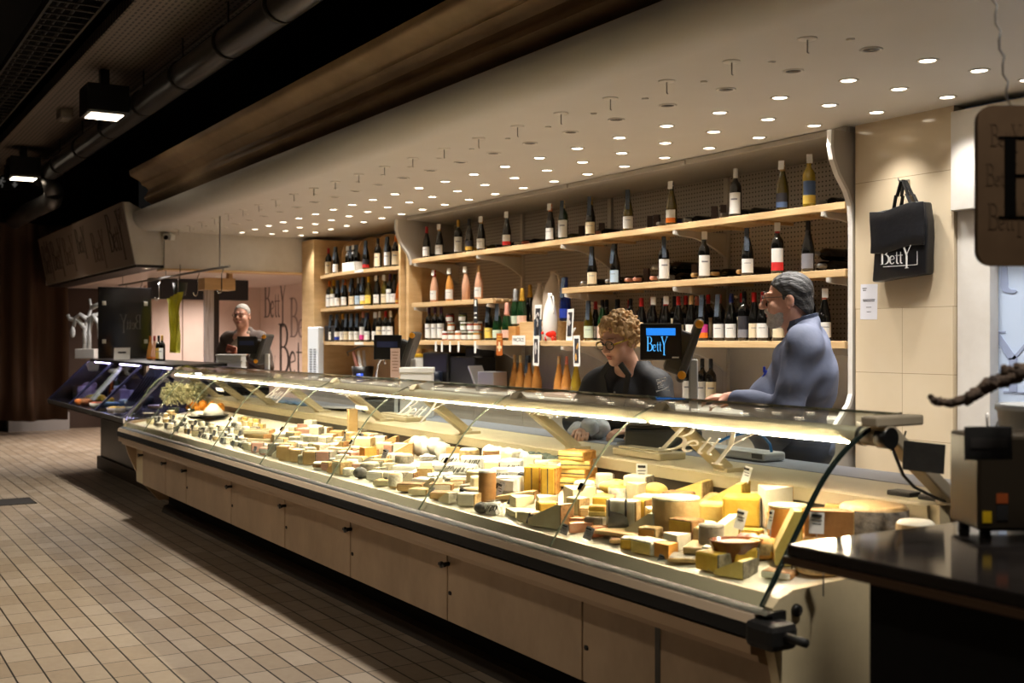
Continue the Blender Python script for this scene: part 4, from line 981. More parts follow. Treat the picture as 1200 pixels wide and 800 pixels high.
LDS = [M_WHPL, mat('checked lid', (210, 210, 196), .5, noise=90, col2=(90, 90, 60)), mat('dark lid', (50, 40, 36), .4)]
JX = [523, 530, 538, 545.5, 553, 559.5]
for i, x in enumerate(JX): jar(x, 5.02, ZB, JL[i % 6], LDS[i % 2], '%s preserve jar, %s from the far end of the bottom layer of jars' % (JL[i % 6][0], ORD[i]))
for i, x in enumerate((531, 546, 554, 562)): jar(x-1.5, 5.03, ZB+.0835, JL[(i*2+2) % 6], LDS[(i+1) % 2], '%s preserve jar, %s from the far end of the second layer of jars' % (JL[(i*2+2) % 6][0], ORD[i]))
jar(542.5, 5.04, ZB+.167, JL[4], LDS[2], 'green jar alone on top of the stacked preserve jars'); jar(527.5, 5.04, ZB+.167, JL[0], LDS[2], 'red jar on top of the far stack of jars')
for i, x in enumerate((526, 534, 541.5, 549)): jar(x, 5.14, ZB, JL[(i+3) % 6], LDS[0], '%s jar in the hidden second row, %s from the far end' % (JL[(i+3) % 6][0], ORD[i]))
# ---- tags and cards on the shelf lips
def lipcard(x, y, wpx, hpx, d, m, label, name='price_tag', cat='price tag', g=None, extra=None, rx=0):
    t, z = onD(x, y, d); k = depth(t, d)/F; w_ = wpx*k/CT*.9
    r = thing(name, label, cat, W(t, d, z), 0, g)
    b = BM(); add_box(b, (0, -.0015, 0), (w_, .002, hpx*k), Ry(rx)); mk('card', b, m, r)
    if extra: extra(r, w_, hpx*k)
    return r
def dots(r, w_, h_):
    b = BM(); add_box(b, (0, -.003, h_*.36), (w_*.22, .001, w_*.22)); mk('punch_hole', b, M_INK, r)
for i, x in enumerate((511, 518, 527.5, 537.5, 557)): lipcard(x, 406 if x < 550 else 406.5, 4, 12 if x < 550 else 14, 4.951, M_PAPER, 'white hanging price tag under the jars, %s from the far end' % ORD[i], g='white price tags under the jars', extra=dots)
def factice(r, w_, h_):
    q, fw_ = font_quads('FACTICE'); s = w_*.82/fw_; b = BM(); letters(b, q, T((-w_*.41, -.0025, -s*.36*1.0)), s, .001); mk('sign_lettering', b, M_INK, r)
lipcard(608, 398.5, 27, 11, 4.951, M_PAPER, 'white sign reading FACTICE on the lowest shelf edge', 'shelf_sign', 'sign', extra=factice)
def orange(r, w_, h_):
    b = BM(); add_box(b, (0, -.003, -h_*.12), (w_*.7, .001, h_*.12)); add_box(b, (0, -.003, -h_*.1), (w_*.25, .0012, h_*.42)); mk('pale_print', b, mat('pale print', (240, 214, 170), .5), r)
    b = BM(); add_box(b, (0, -.003, h_*.35), (w_*.7, .001, h_*.05)); add_box(b, (0, -.003, h_*.24), (w_*.8, .001, h_*.05)); mk('title_lines', b, mat('gold print', (220, 170, 70), .5), r)
lipcard(585.5, 403.5, 13, 26, 4.951, mat('orange card', (176, 92, 30), .5), 'brown orange card with pale print hanging from the lowest shelf', 'hanging_card', 'card', extra=orange)
def photo_print(seed):
    def f(r, w_, h_):
        b = BM(); add_box(b, (0, -.003, 0), (w_*.66, .001, h_*.8)); mk('print', b, mat('grey photo print', (70, 66, 70), .5, noise=30, col2=(24, 22, 26)), r)
        rnd = random.Random(seed); b = BM()
        for k in range(3): add_blob(b, (rnd.uniform(-.15, .15)*w_, -.0036, rnd.uniform(-.25, .25)*h_), (w_*.12, .0008, h_*.12), 2, R=Ry(rnd.uniform(-.6, .6)))
        mk('pale_shapes', b, mat('pale print shapes', (196, 190, 186), .5) if seed != 4 else mat('amber print shapes', (214, 160, 80), .5), r)
    return f
lipcard(628.5, 411, 12, 35, 4.948, M_PAPER, 'white bordered monochrome print hanging from the lowest shelf near the FACTICE sign', 'hanging_print', 'print', extra=photo_print(1), rx=.04)
lipcard(676, 411, 12.5, 36, 4.948, M_PAPER, 'white bordered print with amber shape hanging from the lowest shelf, near the woman', 'hanging_print', 'print', extra=photo_print(4), rx=-.02)
def stand_print(x, yc, wpx, hpx, d, label, seed):
    t, z = onD(x, yc, d); k = depth(t, d)/F; h = hpx*k
    r = thing('standing_print', label, 'print', W(t, d, ZB), 0)
    b = BM(); add_box(b, (0, 0, h/2), (wpx*k/CT*.9, .004, h), Rx(-.06)); mk('card', b, M_PAPER, r); q = BM(); add_box(q, (0, .03, h*.3), (.03, .06, .004), Rx(1.0)); mk('prop', q, M_PAPER, r)
    b = BM(); add_box(b, (0, -.0035, h*.52), (wpx*k/CT*.62, .001, h*.76), Rx(-.06)); mk('print', b, mat('grey photo print', (70, 66, 70), .5), r)
    b = BM(); rnd = random.Random(seed)
    for _ in range(4): add_blob(b, (rnd.uniform(-.2, .2)*wpx*k, -.006, h*rnd.uniform(.3, .75)), (.012, .001, .022), 2, R=Ry(rnd.uniform(-1, 1)))
    mk('pale_shapes', b, mat('pale print shapes', (196, 190, 186), .5), r)
stand_print(630, 368, 14, 42, 4.99, 'white bordered monochrome print standing before the ceramic jugs', 2)
stand_print(668, 378, 12, 37, 4.97, 'white bordered monochrome print standing under the middle shelf end', 3)
# dark hanging tag with small print from rosé shelf
def dk(r, w_, h_):
    b = BM(); add_box(b, (0, -.003, h_*.32), (w_*.5, .001, h_*.26)); add_box(b, (0, -.003, -.02), (w_*.7, .001, .012)); add_box(b, (0, -.003, -.06), (w_*.7, .001, .012)); mk('pale_print', b, M_PAPER, r)
lipcard(557.5, 364, 8, 28, 4.949, mat('charcoal card', (40, 40, 44), .5), 'charcoal card with white print hanging from the short rosé shelf', 'hanging_card', 'card', extra=dk)
for i, x in enumerate((627.5, 634)):
    t = tD(x, 4.97); r = thing('leaflet_strip', 'narrow dark printed strip before the jugs, %s from the crate' % ORD[i], 'leaflet', W(t, 4.965, ZB), 0, 'dark strips before the jugs')
    b = BM(); add_box(b, (0, 0, .085), (.03, .003, .17)); mk('strip', b, mat('dark printed tag', (66, 80, 96), .5), r)
# ---- crates, jugs, sparkling wine on crate, blue bottle, red piggy
b = BM(); ta, tb_ = tD(599, 5.12), tD(616, 5.12); z1 = .12
add_span(b, W(ta, 5.02, ZB), W(tb_, 5.3, ZB+z1), bev=.004); simple('wooden_crate', 'small honey coloured wooden crate under two sparkling wine bottles', 'crate', b, mat('honey wood', (196, 144, 80), .5, noise=4, col2=(170, 118, 62), stretch=(1, 6, 6)))
row([(604, Cc, 'green', 'silver', 'palegreen'), (612, Cc, 'green', 'gold', 'pink')], 5.10, ZB+z1, 'on the wooden crate', 'sparkling wine on the crate', 'from the jugs')
b = BM(); ta, tb_ = tD(617, 5.15), tD(664, 5.15); add_span(b, W(ta, 5.06, ZB), W(tb_, 5.34, ZB+.155), bev=.004); simple('pine_box', 'long pale pine box carrying the ceramic jugs', 'crate', b, M_PINE)
bottle(tD(621, 5.2), 5.2, ZB+.155, Cc, 'black', 'gold', None, None, None, 'dark sparkling bottle with gold foil beside the beige jugs', None)
def jug(x, d, z, h, r_, label, m):
    o = thing('ceramic_jug', label, 'jug', W(tD(x, d), d, z), 0)
    b = BM(); add_lathe(b, [(0, .004), (r_*.8, 0), (r_*.95, h*.05), (r_, h*.3), (r_*.97, h*.5), (r_*.72, h*.72), (r_*.38, h*.86), (r_*.28, h*.93), (r_*.3, h), (r_*.2, h), (r_*.2, h*.94), (0, h*.93)], 24); mk('body', b, m, o)
    b = BM(); add_tube(b, [(r_*.3, 0, h*.94), (r_*.7, 0, h*.93), (r_*.95, 0, h*.8), (r_*.95, 0, h*.62), (r_*.9, 0, h*.55)], r_*.1, 8); mk('handle', b, m, o)
M_JUG = mat('beige stoneware', (200, 186, 168), .35, noise=3, col2=(186, 168, 148))
jug(632.5, 5.2, ZB+.155, .33, .065, 'smaller beige stoneware jug on the pine box', M_JUG); jug(648.5, 5.22, ZB+.155, .42, .092, 'larger beige stoneware jug on the pine box', M_JUG)
jug(644.5, 5.0, ZB, .38, .06, 'white ceramic bottle jug standing in front of the pine box', mat('white ceramic', (232, 230, 226), .25))
bottle(tD(662.5, 5.1), 5.1, ZB+.155, Cc, 'blue', 'blue', 'navy', None, 'dark', 'tall navy blue bottle with blue label on the pine box', None, scale=1.1)
pg = thing('piggy_ornament', 'small glossy red pig ornament in front of the pine box', 'ornament', W(tD(645, 4.985), 4.985, ZB), .5); M_RED = mat('glossy red', (220, 44, 28), .2)
b = BM(); add_blob(b, (0, 0, .05), (.05, .036, .036), 3); add_blob(b, (-.045, 0, .062), (.024, .024, .024), 3); add_lathe(b, [(.011, 0), (.011, .012), (0, .012)], 10, T((-.065, 0, .06)) @ Matrix.Rotation(-math.pi/2, 4, 'Y')); mk('body', b, M_RED, pg)
for sx in (-.03, .03):
    for sy in (-.018, .018):
        b = BM(); add_lathe(b, [(.011, 0), (.013, .03), (0, .035)], 8, T((sx, sy, 0))); mk('leg', b, M_RED, pg)
for sy in (-.016, .016):
    b = BM(); add_blob(b, (-.042, sy, .09), (.006, .01, .016), 2); mk('ear', b, M_RED, pg)
b = BM(); add_span(b, W(tD(700, 5.0), 4.85, 1.0), W(tD(655, 5.0), 5.0, 1.03), bev=.006); simple('pink_tray', 'flat pinkish tray before the amber bottles near the woman', 'tray', b, mat('pinkish card', (206, 176, 160), .6))
# ---- white wireless box and blue cable on the worktop, papers
r = thing('scale_base_unit', 'white flat electronic unit with blue cable on the steel worktop by the near scale', 'device', W(tD(866, 3.28), 3.28, .957), .0)
b = BM(); add_box(b, (0, 0, .02), (.42, .12, .035), bev=.01); mk('case', b, M_WHPL, r)
b = BM(); add_box(b, (.17, -.061, .022), (.06, .002, .02)); mk('port_plate', b, M_GREYPL, r)
b = BM(); add_tube(b, [(.19, 0, .037), (.18, 0, .07), (.1, .02, .11), (.0, .03, .10), (-.1, .03, .075), (-.2, .05, .04)], .006, 8); q = mk('network_cable', b, mat('blue cable', (30, 120, 190), .4), r); q['label'] = 'blue network cable'
for i, (x, d, w_, h_, m, lab) in enumerate(((760, 2.98, .16, .03, M_CREAM, 'flat cream wrapping dispenser on the cream ledge near the woman'), (470, 3.05, .2, .03, M_CREAM, 'flat cream tray on the ledge below the middle scale'))):
    b = BM(); add_box(b, W(tD(x, d), d, .956+h_/2), (w_*2, .14, h_), bev=.006); add_box(b, W(tD(x, d), d-.02, .956+h_+.004), (w_*1.7, .07, .01), bev=.003); simple('wrapping_tray', lab, 'tray', b, m)
b = BM()
for k in range(5): add_blob(b, W(tD(335+6*k, 3.1), 3.08+.02*(k % 2), .965), (.07, .05, .014), 2, jit=.12)
simple('paper_wrap', 'crumpled white and blue wrapping paper on the ledge behind the far cheeses', 'wrapping paper', b, mat('pale blue wrap', (186, 206, 226), .6, noise=20, col2=(90, 150, 210)))
b = BM()
for k in range(4): add_box(b, W(tD(380+9*k, 3.12), 3.12, .958+.006*k), (.2, .15, .006), Rz(.2*k))
simple('paper_sheets', 'loose white paper sheets on the ledge behind the glass', 'paper', b, M_PAPER)
# ================= right foreground: dark counter =================
dc = thing('dark_counter', 'dark glossy stone counter in the near right foreground', 'counter', W(.8, 2.3, 0))
M_DTOP = mat('dark polished stone', (44, 40, 38), .10, noise=5, col2=(20, 18, 18), spec=.7)
b = BM(); add_span(b, W(1.82, 1.82, .972), W(-1.2, 2.9, 1.0), bev=.004); mk('stone_top', b, M_DTOP, dc, g=True)
b = BM(); add_span(b, W(1.825, 1.815, .955), W(-1.2, 2.9, .972)); mk('top_edge', b, mat('brown counter edge', (70, 48, 30), .4), dc, g=True)
b = BM(); add_span(b, W(1.675, 1.92, 0), W(-1.2, 2.85, .955)); mk('body', b, M_BLACK, dc, g=True)
mp = U(1172, 560, 2.64); mp.z = 1.0
mc = thing('counter_appliance', 'dark steel box appliance with yellow sticker on the dark counter', 'appliance', mp, VIEW)
b = BM(); add_box(b, (.03, 0, .125), (.23, .17, .215), bev=.008); mk('housing', b, mat('smoky steel', (66, 57, 45), .35, metal=.5), mc)
b = BM(); [add_box(b, (sx, sy, .01), (.03, .03, .02)) for sx in (-.06, .12) for sy in (-.06, .06)]; [None]
bmesh.ops.delete(b, geom=b.verts[:], context='VERTS')
for sx in (-.06, .12):
    for sy in (-.06, .06):
        q = BM(); add_lathe(q, [(.014, 0), (.012, .02), (0, .02)], 10, T((sx, sy, 0))); mk('foot', q, M_RUBBER, mc)
b.free()
for nm, x, z, w_, h_, m in (('yellow_sticker', -.066, .05, .02, .026, mat('yellow sticker', (220, 180, 20), .5)), ('orange_sticker', -.032, .092, .026, .022, mat('rust sticker', (150, 70, 24), .5)), ('black_sticker', -.032, .06, .026, .034, M_INK)):
    q = BM(); add_box(q, (x, -.0858, z), (w_, .001, h_)); mk(nm, q, m, mc)
pp = U(1158, 519, 2.50)
cs = thing('slate_price_card', 'black slate card clipped on the front of the steel box appliance', 'price card', pp, VIEW)
b = BM(); add_box(b, (0, 0, 0), (.105, .005, .074), Ry(-.01), bev=.002); mk('slate', b, mat('slate', (26, 25, 25), .6), cs); b = BM(); add_box(b, (0, -.003, -.0), (.08, .001, .022)); mk('faint_writing', b, mat('faint grey print', (56, 52, 50), .6), cs)
b = BM(); add_tube(b, [(0, .004, .03), (.0, .006, .065)], .0025, 6); add_tube(b, [(0, .004, 0), (0, .05, -.0), (.0, .065, -.01)], .0025, 6); mk('clip_wire', b, M_STEEL, cs)
bp_ = U(1228, 470, 2.86); bp_.z = 1.0
bk = thing('plastic_bucket', 'translucent white plastic bucket behind the steel box appliance', 'bucket', bp_)
b = BM(); add_lathe(b, [(0, .004), (.088, 0), (.092, .01), (.118, .27), (.124, .27), (.124, .285), (.114, .285), (.09, .02), (0, .014)], 28); mk('pail', b, mat('milky plastic', (226, 230, 234), .35), bk)
b = BM(); add_tube(b, [(-.124, 0, .26), (-.1, -.09, .2), (0, -.128, .17), (.1, -.09, .2), (.124, 0, .26)], .003, 6); mk('bail_handle', b, M_STEEL, bk)
# branch
br = thing('vine_branch', 'gnarled dry vine branch reaching over the dark counter', 'branch', U(1420, 640, 2.45))
M_BARK = mat('dry bark', (92, 72, 54), .85, noise=22, col2=(40, 30, 24), bump=1.0, bscale=50)
bp2 = [(1090, 464), (1094, 470), (1104, 471), (1117, 472), (1132, 468), (1146, 460), (1158, 453), (1170, 447), (1184, 441), (1200, 435), (1225, 428), (1265, 420), (1310, 425), (1360, 470), (1400, 560), (1415, 641)]
rad = [.006, .009, .009, .010, .012, .013, .014, .015, .017, .018, .019, .02, .02, .022, .024, .028]
pts = []; rs = []
for i in range(len(bp2)-1):
    for k in range(5):
        u = k/5; x = bp2[i][0]*(1-u)+bp2[i+1][0]*u; y = bp2[i][1]*(1-u)+bp2[i+1][1]*u; pts.append(U(x, y, 2.45)+Vector([random.uniform(-.0025, .0025) for _ in range(3)])); rs.append((rad[i]*(1-u)+rad[i+1]*u)*random.uniform(.85, 1.18))
pts[-1].z = max(pts[-1].z, 1.0)
b = BM(); add_tube(b, pts, rs, 10); mk('stem', b, M_BARK, br, g=True)
for (x, y, ex, ey) in ((1150, 458, 1157, 443), (1163, 450, 1163, 441), (1178, 444, 1176, 428), (1186, 440, 1182, 430), (1197, 436, 1190, 427)):
    b = BM(); add_tube(b, [U(x, y, 2.45), U((x+ex)/2+1, (y+ey)/2, 2.445), U(ex, ey, 2.44)], [.013, .011, .006], 8); mk('knob_twig', b, M_BARK, br, g=True)
# hanging sign
hp = U(1195, 218, 2.6)
hs = thing('hanging_sign', 'dark brown rounded sign with black serif letters hanging on a chain, near right', 'sign', hp, VIEW)
WS, HS = .62, .365; cx = .21
pl = []
for (sx, sy, a0) in ((1, 1, 0), (-1, 1, 90), (-1, -1, 180), (1, -1, 270)):
    for k in range(7):
        a = math.radians(a0+15*k); pl.append((cx+sx*(WS/2-.035)+.035*math.cos(a), sy*(HS/2-.035)+.035*math.sin(a)))
b = BM(); add_prism(b, pl, 'y', -.009, .009); mk('board', b, mat('brown sign board', (72, 55, 38), .8, noise=8, col2=(64, 48, 32), spec=.1), hs)
b = BM(); letters(b, lq, T((-.047, -.0095, -.075)) @ Matrix.Diagonal((1.7, 1, 1, 1)), .187, .001); q = mk('sign_lettering', b, mat('matt black lettering', (10, 9, 8), 1.0, spec=0), hs); q['label'] = 'black serif letters'
for x, z, s in ((-.07, .09, .05), (-.08, .0, .05), (-.075, -.1, .06), (.02, -.14, .05), (.05, .12, .05)):
    b = BM(); letters(b, lq, T((x, -.0092, z)), s, .0006); mk('faint_lettering', b, mat('faint brown print', (60, 45, 30), .8, spec=.1), hs)
b = BM()
for sgn, (p, q_) in enumerate(((U(1183, 126, 2.6), U(1012, -1060, 2.6)), (U(1330, 126, 2.6), U(1180, -1060, 2.6)))):
    n = 120; dirv = q_-p
    up = dirv.normalized(); sd = up.orthogonal().normalized(); s2 = up.cross(sd)
    b = BM()
    add_tube(b, [p+dirv*(k/n)+sd*.005*math.cos(k*2.1)+s2*.005*math.sin(k*2.1) for k in range(n+1)], .0028, 5); mk('chain', b, M_STEEL, hs, g=True)
# ================= hall overhead =================
M_DUCT = mat('galvanised duct', (92, 90, 90), .35, metal=.7)
du = thing('ventilation_duct', 'round galvanised air duct running under the hall ceiling', 'duct', W(8, 2.55, 3.6))
b = BM(); add_tube(b, [W(0, 2.56, 3.6), W(16.5, 2.56, 3.6)], .115, 20); mk('pipe', b, M_DUCT, du, g=True)
for k, t in enumerate((4.2, 5.6, 7.0, 8.1, 9.3, 10.6, 12.0, 13.4, 14.8, 16.2)):
    b = BM(); add_tube(b, [W(t, 2.55, 3.6), W(t+.05, 2.55, 3.6)], .124, 20); add_box(b, W(t+.025, 2.55, 3.80), (.02, .01, .2)); mk('coupling_ring', b, mat('dark duct ring', (66, 62, 58), .4, metal=.6), du, g=True)
b = BM(); add_tube(b, [W(15.6, 2.62, 3.35), W(15.8, 2.62, 3.25), W(16.6, 2.5, 3.2), W(18.2, 2.5, 3.2)], .12, 18); add_tube(b, [W(15.6, 2.56, 3.56), W(15.6, 2.62, 3.3)], .115, 18); mk('branch_pipe', b, M_DUCT, du, g=True)
cy = thing('cable_tray', 'dark cable tray with cables left of the perforated strip', 'cable tray', W(9, 1.6, 3.9))
for d in (1.45, 1.8):
    b = BM(); add_span(b, W(19, d-.01, 3.9), W(2, d+.01, 3.97)); mk('side_rail', b, mat('dark tray', (46, 42, 38), .5, metal=.4), cy, g=True)
b = BM()
for k in range(90): add_span(b, W(2.1+.18*k, 1.45, 3.9), W(2.12+.18*k, 1.8, 3.912))
mk('rungs', b, mat('dark tray', (46, 42, 38), .5), cy, g=True)
for k, d in enumerate((1.52, 1.6, 1.68)):
    b = BM(); add_tube(b, [W(2+i*1.0, d+.02*math.sin(i*1.3+k), 3.935+.006*(i % 2)) for i in range(17)], .014, 6); mk('cable', b, mat('cable sheath', (40, 36, 34), .6), cy, g=True)
for k in range(5):
    b = BM(); add_span(b, W(3+3.6*k, 1.61, 3.97), W(3.02+3.6*k, 1.63, 4.3)); mk('hanger', b, M_BLKPL, cy, g=True)
pipe = BM(); add_tube(pipe, [W(2, 1.0, 3.7), W(19.4, 1.0, 3.7)], .03, 10); simple('rusty_pipe', 'thin brownish pipe under the dark hall ceiling', 'pipe', pipe, mat('rusty pipe', (96, 62, 40), .6))
ex = thing('exit_sign', 'dark exit sign with running figure and down arrow under the far hall ceiling', 'sign', U(10, 214, 16), VIEW)
b = BM(); add_box(b, (-.05, 0, 0), (.48, .05, .2), bev=.006); mk('box', b, mat('dark green sign', (26, 30, 28), .4), ex)
M_PIC = mat('grey pictogram', (150, 150, 146), .5, emit=.12)
b = BM()
for f in (ribbon([(.1, .07), (.1, -.04)], .03), [( (.055, -.02), (.145, -.02), (.1, -.075))]):
    for poly in f: 
        vs = [b.verts.new((p[0], -.027, p[1])) for p in poly]; b.faces.new(vs)
mk('arrow', b, M_PIC, ex)
b = BM(); add_blob(b, (-.07, -.027, .06), (.016, .002, .016), 2)
for pth, w_ in (([(-.08, .04), (-.1, -.01)], .03), ([(-.1, -.01), (-.07, -.03), (-.08, -.07)], .018), ([(-.1, -.01), (-.13, -.035), (-.165, -.035)], .018), ([(-.08, .035), (-.05, .01), (-.03, .02)], .014), ([(-.08, .035), (-.12, .035), (-.135, .01)], .014)):
    for poly in ribbon(pth, w_):
        vs = [b.verts.new((p[0], -.027, p[1])) for p in poly]; b.faces.new(vs)
mk('running_figure', b, M_PIC, ex)
b = BM(); add_span(b, (-.06, -.01, .1), (-.04, .01, 4.3-ex.location.z)); mk('hanger', b, M_BLKPL, ex)
# floor grate
t_, d_ = onZ(10, 591, 0.0)
b = BM(); add_box(b, W(t_+.15, d_-.15, .003), (.42, .75, .006), bev=.002); g_ = tag(mk('floor_mat', b, mat('dark rubber mat', (30, 24, 20), .7)), 'dark mat lying on the tiled floor of the aisle', 'mat')
# dust sheet at far left
b = BM(); n = 60; pts = []
for i in range(n+1):
    y = 0.3+3.0*i/n; pts.append((-18.6+.10*math.sin(i*.55)+.06*math.sin(i*1.3), y))
for j in range(9):
    z = .32+j*.36
    for i in range(n+1): b.verts.new((pts[i][0]+.05*math.sin(i*.3+j*.9), pts[i][1], z+(.12*math.sin(math.pi*i/n*1.0+2.0) if j == 0 else 0)))
b.verts.ensure_lookup_table()
for j in range(8):
    for i in range(n): b.faces.new([b.verts[j*(n+1)+i], b.verts[j*(n+1)+i+1], b.verts[(j+1)*(n+1)+i+1], b.verts[(j+1)*(n+1)+i]]).smooth = True
bmesh.ops.solidify(b, geom=b.faces[:], thickness=.01)
simple('dust_sheet', 'tall brown dust sheet draped at the dark far end of the aisle', 'sheet', b, mat('brown sheet', (88, 64, 46), .75))
b = BM(); add_tube(b, [W(18.62, .2, 3.22), W(18.62, 3.4, 3.22)], .02, 8); add_tube(b, [W(18.62, .3, 3.22), W(18.62, .3, 4.3)], .01, 6); add_tube(b, [W(18.62, 3.3, 3.22), W(18.62, 3.3, 4.3)], .01, 6); simple('curtain_rail', 'dark rail carrying the brown dust sheet', 'rail', b, M_BLKPL)
# ================= things on the dark delicatessen case and behind it =================
DZ = 1.2275
def ondeli(x, t): # d for a column at a run distance
    k = (x+215)/1562.7; return t*CT*k/(1-ST*k)
pd0, pd1 = ondeli(115, 13.0), ondeli(177, 13.0)
sp_ = thing('smoked_glass_panel', 'dark smoked panel with reversed etched name and four white fixings', 'panel', W(13.0, (pd0+pd1)/2, 1.23))
b = BM(); add_span(b, W(13.01, pd0, 1.236), W(12.99, pd1, 2.02), bev=.002); mk('sheet', b, mat('smoked sheet', (34, 32, 34), .08), sp_, g=True)
for d in (pd0+.06, pd1-.06):
    for z in (1.40, 1.82):
        b = BM(); add_span(b, W(12.99, d-.02, z), W(12.975, d+.02, z+.045), bev=.003); mk('fixing', b, M_WHPL, sp_, g=True)
b = BM(); letters(b, lq, T(W(12.985, (pd0+pd1)/2+.17, 1.56)) @ Matrix.Rotation(math.pi/2, 4, 'Z') @ Matrix.Diagonal((-1, 1, 1, 1)), .16, .001); mk('etched_lettering', b, mat('grey etching', (120, 116, 116), .5), sp_, g=True)
# twig sculpture
d = 2.63
sc = thing('twig_sculpture', 'white twig figure on a white block at the far end of the dark case', 'sculpture', W(tD(102, d), d, DZ), VIEW)
b = BM(); add_box(b, (0, 0, .055), (.22, .16, .11), bev=.006); q = mk('block', b, M_WHITE, sc)
M_TW = mat('white painted twig', (206, 206, 204), .6)
for k, pth in enumerate(([(-.02, 0, .11), (-.03, 0, .3), (.0, .02, .45), (.05, .0, .58), (.03, 0, .68)], [(.02, 0, .11), (.02, .02, .32), (.06, 0, .48), (.16, 0, .52)], [(-.02, 0, .34), (-.1, .01, .43), (-.2, 0, .45), (-.22, 0, .50)], [(0, 0, .45), (-.08, 0, .5), (-.13, 0, .46), (-.15, 0, .36)], [(.05, 0, .58), (.14, .02, .62), (.24, 0, .6)], [(.06, 0, .5), (.13, 0, .4), (.14, 0, .3)])):
    b = BM(); add_tube(b, pth, [.03-.004*i for i in range(len(pth))], 8); mk('twig', b, M_TW, sc)
for x, z in ((-.16, .30), (.15, .27)):
    b = BM(); add_blob(b, (x, -.01, z), (.03, .025, .07), 2, jit=.1); mk('hanging_pod', b, M_TW, sc)
def cardd(x, d, w_, h_, label, tilt=.2):
    r = thing('counter_card', label, 'card', W(tD(x, d), d, DZ+.004), VIEW+tilt)
    b = BM(); add_box(b, (0, 0, h_/2), (w_, .006, h_), Rx(-.3)); mk('sheet', b, M_PAPER, r)
    b = BM(); add_box(b, (0, -.006, h_*.6), (w_*.5, .002, h_*.12), Rx(-.3)); add_box(b, (0, -.006, h_*.3), (w_*.45, .002, h_*.2), Rx(-.3)); mk('printed_marks', b, M_INK, r)
    b = BM(); add_box(b, (0, .03, .01), (w_*.6, .06, .02)); mk('foot', b, M_PAPER, r)
cardd(143, 2.72, .16, .13, 'white printed card standing on the dark case by the smoked panel'); cardd(143.5, 2.98, .14, .22, 'grey striped card standing behind the white one', .1)
for i, (x, gl, cp, lab) in enumerate(((176, 'amber', 'orange', 'orange'), (181, 'rose', 'red', 'orange'), (186, 'black', 'black', 'gold'), (190, 'black', 'gold', 'white'))):
    bottle(tD(x, 2.95), 2.95, DZ+.005, 'flask' if i < 2 else B_, gl, cp, lab, None, None, '%s bottle, %s from the yellow-green cloth on the dark case' % (GN[gl], ORD[3-i]), 'bottles by the yellow-green cloth', scale=.8)
# hanging yellow-green cloth, dark pot, hooks on rail
v = onD(205, 412, 3.3)[1]
t_ = tD(205, 3.3)
b = BM(); n = 24
for j in range(14):
    z = 1.30+.62*j/13
    for i in range(n+1):
        u = i/n-.5; w_ = .2 if j < 12 else .2+.05*(j-11)
        b.verts.new((-t_+u*w_*1.5+.02*math.sin(j*.5)+(.03 if j > 11 else 0)*u, 3.3+.03*math.sin(u*22+j*.2), z+(.06*u if j == 13 else 0)))
b.verts.ensure_lookup_table()
for j in range(13):
    for i in range(n): b.faces.new([b.verts[j*(n+1)+i], b.verts[j*(n+1)+i+1], b.verts[(j+1)*(n+1)+i+1], b.verts[(j+1)*(n+1)+i]]).smooth = True
bmesh.ops.solidify(b, geom=b.faces[:], thickness=.006)
simple('hanging_cloth', 'yellow-green gauzy cloth hanging from the hook rail', 'cloth', b, mat('yellow green gauze', (232, 228, 100), .6, noise=6, col2=(206, 204, 76)))
rl = thing('hook_rail', 'steel rail under the ceiling carrying the meat hooks', 'rail', W(12.8, 3.3, 2.14))
b = BM(); add_tube(b, [W(15.2, 3.34, 2.14), W(10.6, 3.34, 2.14)], .012, 8); mk('bar', b, M_STEEL, rl, g=True)
for t in (15.0, 12.9, 10.9):
    b = BM(); add_tube(b, [W(t, 3.34, 2.14), W(t, 3.34, 2.27 if t > 12.86 else 2.64)], .008, 6); mk('drop_rod', b, M_STEEL, rl, g=True)
for i, x in enumerate((143, 161, 182, 204, 227, 255)):
    t = tD(x, 3.3); b = BM(); pts = [(0, 0, .012+.0)]+[(0, .024*math.sin(a), .024*math.cos(a)-.012+.0) for a in (0.3, 1.2, 2.2)]+[(0, .0, -.06), (0, 0, -.2)]+[(0, -.03+.03*math.cos(a), -.22-.03*math.sin(a)) for a in (.4, 1.2, 2.0, 2.8, 3.3)]
    add_tube(b, pts, .006, 6); o = simple('meat_hook', 'steel S-shaped hook on the rail, %s from the dark far end' % ORD[i], 'hook', b, M_CHROME, 'steel hooks on the rail'); o.location = W(t, 3.34, 2.14); o.rotation_euler = (0, 0, .5)
b = BM(); add_lathe(b, [(0, 0), (.06, 0), (.08, .14), (.07, .14), (.05, .02), (0, .02)], 14, T(W(tD(211, 3.42), 3.42, 1.93))); add_tube(b, [W(tD(211, 3.42), 3.42, 1.95), W(tD(211, 3.42), 3.42, 2.27)], .004, 6); simple('hanging_pot', 'dark pot hanging above the yellow-green cloth', 'pot', b, mat('dark green pot', (40, 44, 30), .5))
